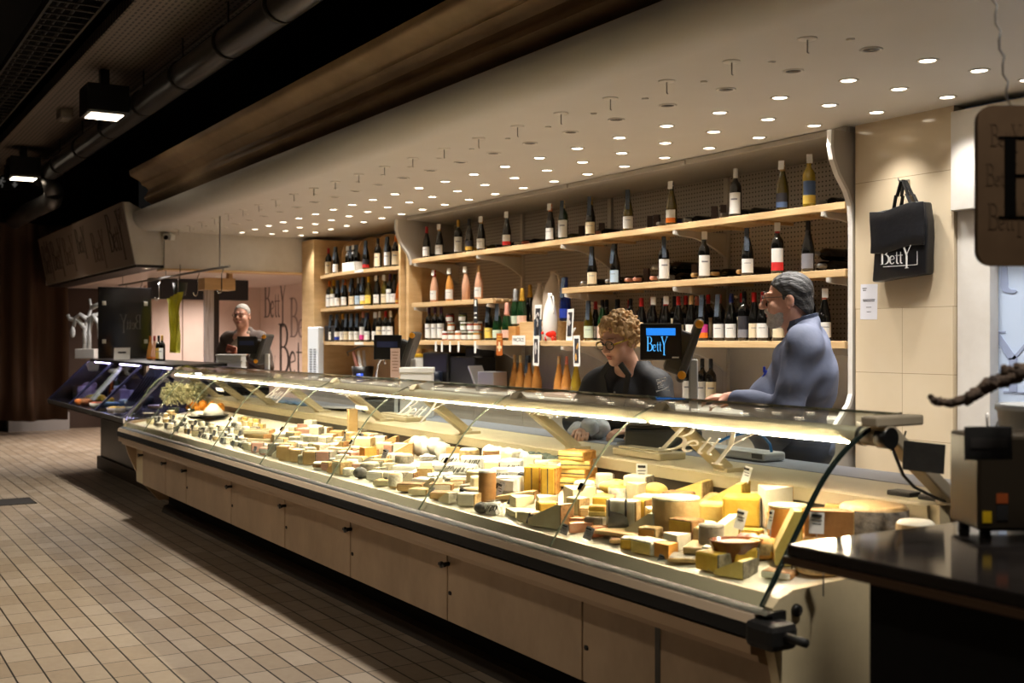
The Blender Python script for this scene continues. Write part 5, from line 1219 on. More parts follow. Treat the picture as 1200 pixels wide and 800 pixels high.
# back room pieces
b = BM(); d0, d1 = ondeli(178, 15.6), ondeli(214, 15.6); d2 = ondeli(241, 15.6)
add_span(b, W(15.75, d0, 0), W(15.6, d1-.006, 1.99), bev=.004); struct('wall_partition', b, M_PINKW)
b = BM(); add_span(b, W(15.75, d1+.006, 0), W(15.6, d2, 1.99), bev=.004); struct('wall_partition', b, M_PINKW)
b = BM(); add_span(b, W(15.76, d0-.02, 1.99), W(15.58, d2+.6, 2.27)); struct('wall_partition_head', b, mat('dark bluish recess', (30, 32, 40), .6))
dd = ondeli(245.5, 13.4); b = BM(); add_span(b, W(13.46, dd-.055, 0), W(13.4, dd+.055, 2.06), bev=.004); struct('pillar_plank', b, mat('whitewashed plank', (196, 184, 178), .6, noise=6, col2=(150, 136, 130), stretch=(8, 8, .6)))
b = BM(); add_span(b, W(13.5, dd+.06, 0), W(13.44, dd+.13, 2.06)); struct('pillar_dark_gap', b, mat('dark brown post', (40, 28, 22), .6))  # dark strip standing in for the shaded gap beside the plank
b = BM(); d3 = ondeli(240, 13.3); d4 = ondeli(276, 13.3); add_span(b, W(13.6, d3, 2.03), W(13.3, d4, 2.17), bev=.004); add_span(b, W(13.5, d4-.05, 2.17), W(13.4, d4, 2.27)); struct('trim_beam', b, M_PLY)
# goods in the dark case
def on_deck(x, y, z=.79):
    t, d = onZ(x, y, z); return t, d
rnd = random.Random(5)
def tub(x, y, w_, h_, col, label, top=None, kind='tub', grp='tubs and packs in the dark case'):
    t, d = on_deck(x, y); d = min(max(d, 2.28), 2.9); t = min(t, 13.3)
    r = thing('food_tub' if kind == 'tub' else 'food_pack', label, 'food pack', W(t, d, .79), rnd.uniform(-.3, .3), grp)
    b = BM()
    if kind == 'tub': add_lathe(b, [(0, .003), (w_*.42, 0), (w_*.5, h_), (w_*.46, h_), (w_*.4, .01), (0, .01)], 14)
    else: add_box(b, (0, 0, h_/2), (w_, w_*.7, h_), bev=.008)
    mk('container', b, mat('deli '+str(col), col, .35), r)
    b = BM()
    if kind == 'tub': add_blob(b, (0, 0, h_), (w_*.44, w_*.44, h_*.25), 2, jit=.08)
    else: add_box(b, (0, 0, h_+.004), (w_*.7, w_*.5, .008), bev=.002)
    mk('contents' if kind == 'tub' else 'top_label', b, mat('deli '+str(top or (220, 214, 200)), top or (220, 214, 200), .5), r)
for i_, (x, y, w_, h_, cl, tp, kd) in enumerate(((76, 462, .22, .14, (200, 190, 200), (120, 60, 60), 'pack'), (94, 466, .2, .07, (230, 226, 220), (196, 120, 84), 'tub'), (112, 470, .2, .06, (226, 190, 60), (236, 206, 90), 'tub'), (128, 478, .2, .05, (40, 70, 110), (90, 120, 160), 'tub'), (116, 478, .18, .05, (220, 214, 206), (200, 90, 60), 'tub'), (142, 470, .2, .12, (190, 180, 210), (230, 226, 236), 'pack'), (156, 476, .2, .05, (236, 232, 226), (120, 150, 70), 'tub'), (98, 474, .18, .05, (210, 120, 60), (230, 150, 90), 'tub'), (168, 470, .18, .12, (206, 204, 220), (80, 90, 160), 'pack'), (136, 484, .18, .05, (200, 190, 190), (190, 150, 70), 'tub'), (158, 484, .16, .05, (120, 120, 140), (220, 210, 190), 'tub'))):
    tub(x, y, w_, h_, cl, '%s %s, %s of eleven larger packs from the far end of the dark case' % (('lilac', 'white', 'yellow', 'blue', 'white', 'lilac', 'white', 'orange', 'lilac', 'grey', 'grey')[i_], kd, ORD[i_]), tp, kd, 'larger packs in the dark case')
tub(86, 462, .2, .17, (176, 160, 176), 'lilac square pack at the far end of the dark case', (206, 196, 200), 'pack'); tub(102, 458, .14, .1, (190, 110, 70), 'orange brown pack behind the lilac one in the dark case', (210, 150, 110), 'pack')
tub(118, 463, .12, .2, (30, 24, 22), 'tall dark pack in the middle of the dark case', (60, 40, 30), 'pack'); tub(134, 466, .16, .06, (206, 176, 60), 'yellow pack on the dark case deck', (220, 190, 90), 'pack')
tub(150, 468, .18, .05, (210, 150, 110), 'salmon coloured tub in the dark case', (216, 160, 120)); tub(160, 466, .12, .14, (176, 176, 200), 'lilac white pot near the dark blue support', (206, 206, 220), 'pack'); tub(126, 472, .14, .05, (216, 186, 70), 'flat yellow tub near the front of the dark case', (214, 160, 60)); tub(146, 476, .16, .06, (60, 90, 130), 'blue pack at the front edge of the dark case', (170, 190, 210), 'pack'); tub(104, 472, .16, .05, (120, 90, 60), 'brown tub at the front of the dark case', (90, 50, 40)); tub(172, 474, .16, .07, (40, 60, 66), 'dark teal tub by the cheese case end', (120, 130, 120))
bottle(tD(137, 2.85), 2.85, .79, 'bordeaux', 'green', 'blue', 'palegreen', None, None, 'pale teal bottle standing inside the dark case', None, scale=.9); bottle(tD(131, 2.8), 2.8, .79, 'flask', 'brandy', 'black', 'cream', None, None, 'brown bottle with cream label inside the dark case', None, scale=.8)
# ================= cheeses =================
def zd(d): return .7453+.1843*(d-2.216)
def deckpt(x, y):
    lo, hi = 2.22, 2.86
    for _ in range(30):
        d = (lo+hi)/2; k = F*d/(CT*(x+215)); yy = 397+(H-zd(d))*F/k
        if yy > y: lo = d
        else: hi = d
    return d
crnd = random.Random(21); CHX = []
COL = {'yellow': ((246, 220, 136), (234, 202, 108)), 'pale': ((250, 240, 204), (242, 226, 178)), 'cream': ((250, 244, 224), (242, 232, 204)), 'white': ((246, 244, 236), (230, 226, 212)), 'tan': ((222, 190, 134), (198, 160, 104)),
       'orange': ((232, 170, 84), (214, 144, 60)), 'brown': ((176, 130, 78), (146, 104, 60)), 'grey': ((168, 158, 142), (126, 118, 106)), 'salmon': ((232, 140, 92), (244, 196, 160)), 'ash': ((96, 92, 88), (60, 58, 56)), 'deep': ((240, 200, 84), (222, 172, 58)), 'pink': ((226, 176, 156), (200, 150, 130)), 'mottled': ((206, 196, 172), (120, 118, 98))}
def cm(c): return mat('cheese '+c, COL[c][0], .5, noise=18, col2=COL[c][1], bump=.12, bscale=90)
def rm(c): return mat('rind '+c, COL[c][0], .75, noise=35, col2=tuple(v*.72 for v in COL[c][1]), bump=.4, bscale=70)
M_WRAP = glass_mat('cling film', (252, 252, 250), rough=.12)
def cheese(kind, x0, x1, ytop, ybot, col, rind, label, d=None, depm=None, rz=None, on=None, group=None, name=None, line=False, H_=None):
    x = (x0+x1)/2
    if d is None: d = deckpt(x, ybot); front = True
    else: front = False
    t = tD(x, d); k = depth(t, d)/F; w_ = (x1-x0)*k*(1.06 if on is None else .96)
    D = depm or w_*.75
    if front: d = min(d+min(D, .12)*.42, 2.80-min(D*.3, .05)); t = tD(x, d)
    zb = on if on is not None else zd(d)
    CHX.append((t, d, max(w_, D)*.5))
    h = H_ or max(.012, H-(ytop-397)*depth(t, d)/F-zb)
    r = thing(name or {'wedge': 'cheese_wedge', 'ramp': 'cheese_wedge', 'block': 'cheese_block', 'slab': 'cheese_slice', 'cyl': 'cheese_cylinder', 'wheel': 'round_cheese', 'half': 'half_cheese_wheel', 'loaf': 'cheese_loaf', 'ball': 'cheese_ball', 'parcel': 'cheese_parcel', 'round': 'round_cheese'}[kind], label, 'cheese', W(t, d, zb), VIEW*.7+(rz if rz is not None else crnd.uniform(-.25, .25)), group)
    P_, R_ = cm(col), rm(rind or col); sk = .0012
    b = BM(); q = BM()
    if kind == 'wedge':
        n = 8; A = .62; R = D; pts = [(0, -R*.55)]
        wa = min(.9, w_/2/R)
        arcp = [(R*math.sin(-wa+2*wa*i/n), -R*.55+R*math.cos(-wa+2*wa*i/n)) for i in range(n+1)]
        add_prism(b, pts+arcp, 'z', 0, h)
        add_sheet(q, [(a*1.004, c_*1.004+.001) for a, c_ in arcp], 'z', -0.0, h+.001, .004)
    elif kind == 'ramp':
        add_prism(b, [(-w_/2, 0), (w_/2, 0), (w_/2, h), (w_/2-.02, h), (-w_/2, h*.28)], 'y', -D/2, D/2)
        add_span(q, (w_/2-.001, -D/2, 0), (w_/2+.004, D/2, h+.001), bev=.001)
        add_span(q, (-w_/2, D/2-.001, 0), (w_/2, D/2+.004, h*.3), bev=.001)
    elif kind in ('block', 'slab'):
        add_box(b, (0, 0, h/2), (w_, D, h), bev=min(.008, h*.2))
        add_box(q, (w_/2-.002, 0, h/2), (.008, D*.98, h*.97), bev=.003); add_box(q, (0, D/2-.002, h/2), (w_*.98, .008, h*.97), bev=.003)
        if kind == 'slab': add_box(q, (0, 0, h-.002), (w_*.96, D*.96, .007), bev=.003)
    elif kind in ('cyl', 'wheel', 'round'):
        R = w_/2; bv = min(.02, h*.3, R*.3) if kind != 'cyl' else .006
        pf = [(0, 0), (R-bv, 0)]+[(R-bv+bv*math.sin(a), bv-bv*math.cos(a)) for a in (.5, 1.1, 1.57)]+[(R-bv+bv*math.cos(a), h-bv+bv*math.sin(a)) for a in (.0, .5, 1.1, 1.57)]
        add_lathe(b, pf+[(0, h)], 24)
        if kind == 'cyl': add_lathe(q, [(R*.985, h-.004), (R*1.005, h-.002), (R*1.0, h+.004), (0, h+.005)], 22)
        else: add_lathe(q, [(R+.0008, bv), (R+.0012, h-bv), (R-.001, h-bv*.6)], 24, caps=False)
    elif kind == 'half':
        R = w_/2; n = 14; arcp = [(R*math.cos(math.pi*i/n), R*.9*math.sin(math.pi*i/n)) for i in range(n+1)]
        add_prism(b, arcp, 'z', 0, h); add_sheet(q, [(a*1.005, c_*1.005+.001) for a, c_ in arcp], 'z', 0, h+.002, .005)
    elif kind == 'loaf':
        add_blob(b, (0, 0, h/2), (w_/2, D/2, h/2), 3, jit=.02); add_blob(q, (0, 0, h*.5+.001), (w_*.49, D*.46, h*.505), 2, jit=.02)
    elif kind == 'ball':
        add_blob(b, (0, 0, h/2), (w_/2, w_/2, h/2), 3, jit=.05); add_lathe(q, [(w_*.12, h*.97), (w_*.1, h*1.01), (0, h*1.02)], 8)
    elif kind == 'parcel':
        n = 8; wa = .5; R = D
        add_box(b, (0, 0, h/2), (w_, D, h), bev=min(.014, h*.3))
        for v in b.verts: v.co += Vector([crnd.uniform(-.005, .005) for _ in range(3)]); v.co.z = max(0, v.co.z); v.co.x *= 1-.25*max(0, v.co.y/D)
        for i in range(4):
            a = crnd.uniform(-.3, .3)*w_
            for pl in ribbon([(a-.02, -.012), (a-.005, .012), (a+.004, -.008), (a+.016, .014)], .004):
                for yy, up in ((-D/2-.006, True),):
                    vs = [q.verts.new((p[0]+crnd.uniform(-.001, .001), yy, h*.5+p[1]*min(1, h/.05))) for p in pl]; q.faces.new(vs)
                vs = [q.verts.new((p[0], p[1]*1.5+crnd.uniform(-.004, .004), h+.006)) for p in pl]; q.faces.new(vs)
    mk('paste' if kind != 'parcel' else 'paper', b, P_ if kind != 'parcel' else mat('cheese paper', (240, 240, 236), .5, noise=30, col2=(214, 212, 204)), r)
    o = mk('rind' if kind != 'parcel' else 'black_script', q, R_ if kind != 'parcel' else M_INK, r)
    if rind and rind != col and kind != 'parcel': o['label'] = {'ash': 'dark ashy', 'mottled': 'mottled mouldy'}.get(rind, rind)+' rind'
    if line:
        q = BM(); add_box(q, (0, -.001, h*.5), (w_*1.004, D*1.0, .004) if line == 'h' else (.004, D*1.0, h*.9)); k_ = mk('ash_line', q, rm('ash'), r); k_['label'] = 'dark ash line'
    return r, zb+h, d
c = cheese
# --- near end, behind the right edge of the glass
c('wheel', 986, 1061, 590, None, 'tan', 'grey', 'large tan round cheese at the back near end of the case', d=2.70)
c('wheel', 1052, 1094, 609, None, 'cream', 'tan', 'small pale wheel nearest the end arm', d=2.58)
_, z, _ = c('wheel', 938, 1006, 627, None, 'tan', 'brown', 'tan wheel lying beneath the cut brown half wheel', d=2.56)
_, z2, _ = c('half', 943, 1000, 599, None, 'brown', 'tan', 'half wheel of brown cheese with a white price card in front', d=2.53, on=z)
c('wedge', 884, 924, 571, None, 'cream', 'orange', 'tall pale wedge with orange rind at the back beside the yellow block', d=2.70, depm=.15)
c('cyl', 902, 944, 592, None, 'orange', 'pale', 'tall ochre drum beside the cut brown half wheel', d=2.60)
c('ramp', 908, 936, 596, None, 'yellow', 'deep', 'yellow wedge leaning in front of the ochre drum', d=2.45, depm=.10)
c('block', 850, 892, 580, 622, 'deep', 'grey', 'large yellow block with a greyish rind behind a white price card', depm=.12)
_, z, d_ = c('block', 822, 850, 588, None, 'yellow', 'deep', 'yellow block under the flat wedge with a tall white tag', d=2.62, depm=.11)
c('ramp', 820, 872, 564, None, 'yellow', 'deep', 'flat yellow wedge lying across the yellow block, tall white tag behind', d=2.70, depm=.12)
c('slab', 868, 892, 620, 636, 'deep', 'deep', 'small bright yellow slice below the white price card')
_, z, d_ = c('block', 806, 864, 638, 656, 'tan', 'pink', 'film-wrapped purplish slab under the grey stone-like cheese', depm=.13)
c('cyl', 818, 849, 616, None, 'grey', 'grey', 'grey mould-crusted cylinder on the wrapped purplish slab', d=d_, on=z)
c('cyl', 765, 819, 583, 630, 'tan', 'pale', 'big cut drum with pale top and brown crust, centre of near module')
c('wedge', 777, 810, 625, 648, 'cream', 'pink', 'film-wrapped pink-edged wedge before the big cut drum', depm=.07)
c('ramp', 735, 768, 600, 630, 'pale', 'cream', 'pale slice leaning left of the big cut drum', depm=.05)
c('block', 712, 748, 585, 624, 'cream', 'tan', 'film-wrapped upright cream slab behind the steel knife', depm=.05)
_, z, d_ = c('block', 689, 712, 604, 622, 'grey', 'grey', 'grey boxed cheese beneath two yellow slices', depm=.08)
_, z, _ = c('slab', 689, 711, None or 597, None, 'yellow', 'deep', 'lower yellow slice on the grey boxed cheese', d=d_, on=z, H_=.018)
_, z, _ = c('slab', 690, 710, 590, None, 'deep', 'orange', 'upper yellow slice on the grey boxed cheese', d=d_, on=z, H_=.018)
c('ramp', 695, 722, 577, None, 'yellow', 'deep', 'yellow wedge behind the stack of yellow slices', d=2.66, depm=.1)
c('wedge', 657, 696, 571, 600, 'pale', 'brown', 'pale wedge with brown crust behind the orange smoked slices', depm=.15)
c('ramp', 620, 670, 588, 621, 'pale', 'brown', 'long pale wedge with brown crust at the front glass joint', depm=.07, rz=-.5)
c('block', 747, 779, 580, None, 'pale', 'cream', 'pale cut block left of the big cut drum', d=2.62, depm=.1)
c('loaf', 702, 740, 561, None, 'yellow', 'deep', 'long yellow loaf-shaped cheese lying at the back', d=2.70, depm=.08)
c('loaf', 754, 782, 565, None, 'yellow', 'tan', 'short yellow loaf-shaped cheese at the back near the white sign', d=2.74, depm=.07)
c('ramp', 774, 828, 562, None, 'yellow', 'tan', 'broad flat yellow wedge at the back with tan rind', d=2.74, depm=.12)
c('wedge', 735, 758, 566, None, 'pale', 'cream', 'upright pale wedge before the white sign', d=2.66, depm=.09)
# morbier stack and upright pieces
z0 = None
for i, lab in enumerate(('lowest', 'second lowest', 'second', 'topmost')):
    x0, x1 = ((655, 712) if i == 0 else (656, 696))
    _, z0, d_ = c('slab', x0+i, x1-i, 0, None, 'yellow', 'orange', 'yellow slab with dark ash line, %s of the striped stack' % lab, d=2.72, depm=.13, on=z0, H_=.036, line='h', group='striped yellow slabs in a stack')
c('block', 617, 636, 545, 580, 'deep', 'orange', 'upright striped yellow piece, far one of the pair', depm=.09, line='v', rz=0)
c('block', 636.5, 654, 546, 583, 'deep', 'orange', 'upright striped yellow piece, near one of the pair', depm=.09, line='v', rz=0)
c('cyl', 561, 581, 552, 590, 'brown', 'white', 'tall brown cylinder with white top standing in front')
c('ramp', 583, 628, 574, 588, 'tan', 'brown', 'flat tan wedge behind three pale wedges', depm=.06)
for i, (x0, x1, y0, y1, lab) in enumerate(((594, 624, 581, 599, 'far'), (624, 651, 581, 597, 'near'))): c('wedge', x0, x1, y0, y1, 'pale', 'grey', 'pale grey-crusted wedge, %s one above the front wedge' % lab, depm=.1)
c('wedge', 588, 632, 597, 611, 'pale', 'deep', 'flat pale wedge at the front below the two grey-crusted ones', depm=.12)
c('block', 538, 561, 577, 596, 'cream', 'tan', 'cream block behind a grey price tag in the front row', depm=.06)
c('wedge', 536, 554, 568, None, 'grey', 'brown', 'grey-brown wedge behind the cream block', d=2.42, depm=.08)
c('ball', 556, 572, 588, 604, 'ash', 'ash', 'dark ash-coated lump at the foot of the tall brown cylinder')
c('parcel', 570, 588, 588, 605, 'white', None, 'small white paper parcel beside the dark ash lump', depm=.05)
for i, (x0, x1, y0, y1) in enumerate(((661, 684, 607, 621), (668, 694, 613, 628), (694, 713, 617, 632))): c('half', x0, x1, y0, y1, 'salmon', 'orange', 'orange smoked slice, %s of three at the front glass' % ('far one', 'middle one', 'near one')[i], rz=.4*i)
c('slab', 716, 748, 631, 640, 'tan', 'brown', 'round-edged tan disc cheese on the front board by the knife')
# near front items
bw = thing('terrine_bowl', 'brown glazed oval bowl with violet sheen in the near front corner', 'bowl', W(tD(862, 2.36), 2.36, zd(2.36)), VIEW)
b = BM(); add_lathe(b, [(0, .004), (.055, 0), (.075, .07), (.08, .075), (.072, .075), (.05, .01), (0, .01)], 24); bmesh.ops.scale(b, vec=(1.05, .75, 1), verts=b.verts); mk('bowl', b, mat('brown glaze', (120, 64, 40), .1, coat=.5), bw)
b = BM(); add_blob(b, (0, 0, .062), (.072, .05, .012), 3, jit=.05); q = mk('terrine', b, cm('pink'), bw); q['label'] = 'pinkish terrine surface'
b = BM()
for k in range(5): add_blob(b, W(tD(873+6*k, 2.48), 2.475+.012*(k % 2), zd(2.48)+.028), (.026, .03, .026), 2, jit=.16)
simple('meat_slices', 'film-wrapped pink meat slices behind the brown bowl', 'meat', b, mat('pink meat', (226, 170, 160), .25, noise=30, col2=(200, 120, 116)))
c('half', 906, 962, 648, 662, 'orange', 'deep', 'flat orange half wheel at the near front', depm=.1)
c('wheel', 934, 990, 660, 678, 'tan', 'tan', 'low tan wheel in the near front corner of the case')
c('block', 986, 1012, 655, 668, 'yellow', 'tan', 'small yellow block at the very end of the case')
c('slab', 896, 930, 668, 681, 'cream', 'brown', 'small cream slab at the front glass in the near corner')
c('slab', 786, 838, 652, 664, 'tan', 'grey', 'flat tan slab at the front glass before the brown bowl')
c('slab', 824, 842, 640, None, 'cream', 'cream', 'small cream cut piece beside the brown bowl', d=2.33)
# board and knife
kb = thing('cutting_board', 'pale wooden cutting board at the front glass', 'board', W(tD(738, 2.36), 2.365, zd(2.40)), VIEW*.3)
b = BM(); add_box(b, (0, 0, .008), (.24, .1, .014), bev=.004); add_box(b, (.16, 0, .008), (.1, .03, .014), bev=.005); mk('plank', b, M_PINE, kb)
kn = thing('cheese_knife', 'steel two-handled cheese knife standing on the cutting board', 'knife', W(tD(724, 2.37), 2.37, zd(2.40)+.016), VIEW)
b = BM(); add_prism(b, [(-.035, .0), (.04, .0), (.03, .045), (-.03, .06)], 'y', -.0015, .0015); mk('blade', b, mat('dark blade', (90, 92, 96), .25, metal=.9), kn)
for x in (-.03, .028):
    b = BM(); add_tube(b, [(x, 0, .04), (x, 0, .10)], .004, 8); mk('handle', b, M_INK, kn)
# --- white paper parcels with black script
n = 0
for row_, (d, y0, xs) in enumerate(((2.70, 533, (508, 531, 556, 580, 604)), (2.60, 545, (500, 523, 546, 592, 612)), (2.50, 556, (497, 517, 538, 598)))):
    for i, x in enumerate(xs):
        c('parcel', x-14, x+14, y0+crnd.uniform(-2, 3)+(x-550)*.06, None, 'white', None, 'white paper cheese parcel with black script, %s from the far side in the %s row' % (ORD[i], ('back', 'middle', 'front')[row_]), d=d, depm=.09, group='white parcels with black script')
# crumpled white sheet behind
b = BM()
for k in range(7): add_blob(b, W(tD(572+7*k, 2.77), 2.775+.01*(k % 2), zd(2.775)+.045), (.05, .03, .045), 2, jit=.14)
simple('white_wrap', 'crumpled white paper wrap behind the white parcels', 'wrapping paper', b, mat('white crumpled paper', (240, 240, 238), .6))
b = BM()
for k in range(6): add_blob(b, W(tD(613+9*k, 2.80), 2.80, zd(2.79)+.04), (.06, .03, .045), 2, jit=.12)
simple('green_wrap', 'dark greenish wrap lying behind the striped slabs', 'wrapping paper', b, mat('green grey wrap', (110, 122, 108), .4, noise=20, col2=(70, 84, 72)))
b = BM()
for k in range(5): add_blob(b, W(tD(486+8*k, 2.72), 2.72, zd(2.73)+.04+.01*(k % 2)), (.055, .04, .055), 2, jit=.2)
simple('plastic_bag_bundle', 'clear plastic bag of pale grated cheese left of the white parcels', 'bag', b, mat('cloudy film', (236, 232, 222), .2, noise=14, col2=(196, 190, 176)))
for i, (x0, x1, y0, d, rz) in enumerate(((438, 465, 511, 2.70, .2), (464, 488, 511, 2.74, .3), (455, 483, 519, 2.60, .35))): c('ramp', x0, x1, y0, None, 'tan', 'brown', 'leaning tan wedge with brown crust, %s of three left of the plastic bag' % ('far one', 'near one', 'front one')[i], d=d, depm=.08, rz=rz)
c('wedge', 405, 418, 479, None, 'tan', 'brown', 'very tall narrow tan wedge standing upright at the back', d=2.70, depm=.06)
for i, (x, y0, d) in enumerate(((427, 512, 2.62), (430, 524, 2.5), (418, 535, 2.42), (404, 512, 2.74), (398, 526, 2.6), (446, 538, 2.45))): c(('block', 'wedge', 'slab')[i % 3], x-10, x+10, y0, None, ('pale', 'orange', 'cream')[i % 3], ('tan', 'deep', 'tan')[i % 3], '%s piece, %s in the mixed group beside the tall narrow wedge' % (('pale block', 'orange wedge', 'cream slab')[i % 3], ORD[i]), d=d, depm=.08)
c('ball', 414, 430, 547, 563, 'ash', 'ash', 'dark ash-coated ball at the front beside clear film')
for i, (x0, x1, y0, y1, cl, rd) in enumerate(((432, 452, 552, 566, 'white', 'cream'), (452, 482, 553, 564, 'cream', 'white'), (440, 464, 562, 572, 'pale', 'tan'), (468, 498, 566, 579, 'tan', 'brown'), (482, 506, 572, 583, 'pale', 'tan'), (504, 530, 566, 580, 'cream', 'brown'), (506, 536, 576, 588, 'tan', 'brown'), (462, 492, 545, 556, 'white', 'cream'), (486, 508, 560, 570, 'white', 'cream'))):
    c('slab', x0, x1, y0, y1, cl, rd, '%s flat piece, %s along the front group right of the ash ball' % (cl, ORD[i]), depm=.08)
# --- upright ashy blocks
for i, (x0, x1, y0, y1, cl, rd) in enumerate(((316, 327, 519, 537, 'grey', 'ash'), (326, 342, 522, 539, 'tan', 'pink'), (342, 357, 526, 544, 'tan', 'grey'), (357, 374, 528, 547, 'tan', 'grey'), (373, 390, 528, 548, 'pink', 'grey'))):
    c('block', x0, x1, y0, y1, cl, rd, 'upright %s block, %s from the far end in the front ashy row' % (cl, ORD[i]), depm=.07, rz=0, group='front row of upright ashy blocks')
for i, (x0, x1, y0, cl, rd) in enumerate(((324, 341, 507, 'white', 'mottled'), (341, 358, 511, 'mottled', 'ash'), (358, 376, 510, 'mottled', 'grey'), (376, 387, 511, 'cream', 'mottled'))):
    c('block', x0, x1, y0, None, cl, rd, 'tall upright %s block, %s from the far end behind the front ashy row' % (cl, ORD[i]), d=2.52, depm=.08, rz=0, group='back row of tall upright blocks')
z0 = None
for i in range(4): _, z0, _ = c('slab', 294-2*i, 323-i, 0, None, ('tan', 'pale')[i % 2], 'brown', 'broad tan slab, %s of four in the stack left of the ashy blocks' % ('lowest', 'second lowest', 'second highest', 'topmost')[i], d=2.40, depm=.14, on=z0, H_=.024, group='broad tan slabs in a stack')
for i, (x, y0, cl) in enumerate(((380, 500, 'cream'), (396, 504, 'tan'), (378, 512, 'orange'), (392, 516, 'cream'), (386, 508, 'pale'))): c('block', x-8, x+8, y0, None, cl, 'brown', '%s cut block, %s of five behind the ashy blocks' % (cl, ORD[i]), d=(2.74, 2.76, 2.62, 2.64, 2.70)[i], depm=.06)
# --- far module: small goat cheeses in rows
k_ = 0
for row_, d in enumerate((2.30, 2.385, 2.47, 2.56)):
    xs = [x for x in range(176+row_*8, 318 if row_ < 2 else 312, 11)]
    for i, x in enumerate(xs):
        if row_ == 3 and (210 < x < 268): continue
        if 288 < x and row_ in (1, 2): continue
        t = tD(x, d); kk = ('round', 'slab', 'round', 'parcel', 'round', 'cyl')[crnd.randrange(6)]; cl = ('white', 'cream', 'white', 'pale', 'white')[crnd.randrange(5)]
        s_ = crnd.uniform(7.5, 10.5); yb = 397+(H-zd(d))*F/depth(t, d)
        h = crnd.uniform(.03, .05)
        c(kk, x-s_/2, x+s_/2, 0, None, cl, ('cream', 'grey', 'tan')[crnd.randrange(3)], 'small %s goat cheese, %s from the far end in the %s row' % ({'round': 'round '+cl, 'slab': 'flat '+cl, 'parcel': 'paper-wrapped', 'cyl': 'drum-shaped '+cl}[kk], ORD[i], ('front', 'second', 'third', 'fourth')[row_]), d=d, depm=.06, group='small goat cheeses in the far modules', name='goat_cheese', H_=h)
# packed smaller pieces filling the gaps between the large ones
for row_, (d, nm) in enumerate(((2.295, 'foremost'), (2.37, 'second'), (2.45, 'third'), (2.54, 'fourth'), (2.64, 'fifth'), (2.74, 'rearmost'))):
    t = 7.0; n = 0
    while t > 2.36:
        r_ = crnd.uniform(.03, .05); x = 1562.7*d/depth(t, d)-215
        if all((t-a)**2+(d-c_)**2 > (r_+q*.78)**2 for a, c_, q in CHX) and not (2.37 < d < 2.40 and 3.1 < t < 3.4):
            reg = ('yellow', 'pale', 'tan', 'deep', 'pale', 'orange') if t < 3.7 else ('pale', 'cream', 'white', 'tan', 'pale', 'cream') if t < 5 else ('white', 'cream', 'pale', 'tan', 'pink', 'mottled')
            cl = reg[crnd.randrange(6)]; kk = ('block', 'wedge', 'slab', 'ramp', 'round', 'block')[crnd.randrange(6)]; k = depth(t, d)/F; hw = r_/k*.95
            c(kk, x-hw, x+hw, 0, None, cl, ('tan', 'brown', 'cream', 'grey')[crnd.randrange(4)], 'small %s %s, %s from the far end in the %s packed row' % (cl, {'round': 'round cheese', 'ramp': 'sloping wedge'}.get(kk, 'cheese '+kk), ORD[n], nm), d=d, depm=r_*1.7, H_=crnd.uniform(.03, .07)+.02*(row_ > 3), rz=crnd.uniform(-.7, .7), group='small cheeses packed between the large ones'); n += 1
        t -= .045
# dark plates with white cheese
for i, (x, d, w_) in enumerate(((250, 2.64, .2), (232, 2.56, .14))):
    p = thing('black_plate', 'black plate carrying white fresh cheese, %s one' % ('larger', 'smaller')[i], 'plate', W(tD(x, d), d, zd(d+.08)), 0)
    b = BM(); add_lathe(b, [(0, .002), (w_*.4, 0), (w_*.62, .022), (w_*.6, .024), (w_*.4, .006), (0, .006)], 24); mk('dish', b, M_BLKPL, p)
    b = BM(); add_lathe(b, [(0, .006), (w_*.4, .007), (w_*.38, .05), (w_*.1, .06+.05*(1-i)), (0, .06+.05*(1-i))], 20); q = mk('fresh_cheese', b, cm('white'), p); q['label'] = 'white fresh cheese mound'
# orange cubes in rows behind and yellow cubes
for i in range(16):
    x = 222+5.2*(i % 8); d = 2.70+.06*(i//8); zz = zd(2.76)+.028*(i % 2)*1
    cs_ = .045; lab = 'amber dried fruit piece, %s from the far end in the %s heap row' % (ORD[i % 8], ('front', 'back')[i//8])
    r = thing('fruit_piece', lab, 'dried fruit', W(tD(x, d), d, zd(d)+(.0 if i % 2 == 0 else .03)), i*.7, 'amber dried fruit heap')
    b = BM(); add_blob(b, (0, 0, .032), (.034, .03, .034), 2, jit=.12); mk('flesh', b, mat('amber fruit', (232, 160, 40), .3, noise=20, col2=(196, 110, 20)), r)
for i in range(9):
    x = 283+6*(i % 5); d = 2.62+.07*(i//5); c('block', x-3.2, x+3.2, 0, None, ('yellow', 'pale')[i % 2], 'tan', 'small yellow cube, %s from the far end in the %s cube row' % (ORD[i % 5], ('front', 'back')[i//5]), d=d, depm=.045, H_=.045, group='small yellow cubes', name='cheese_cube')
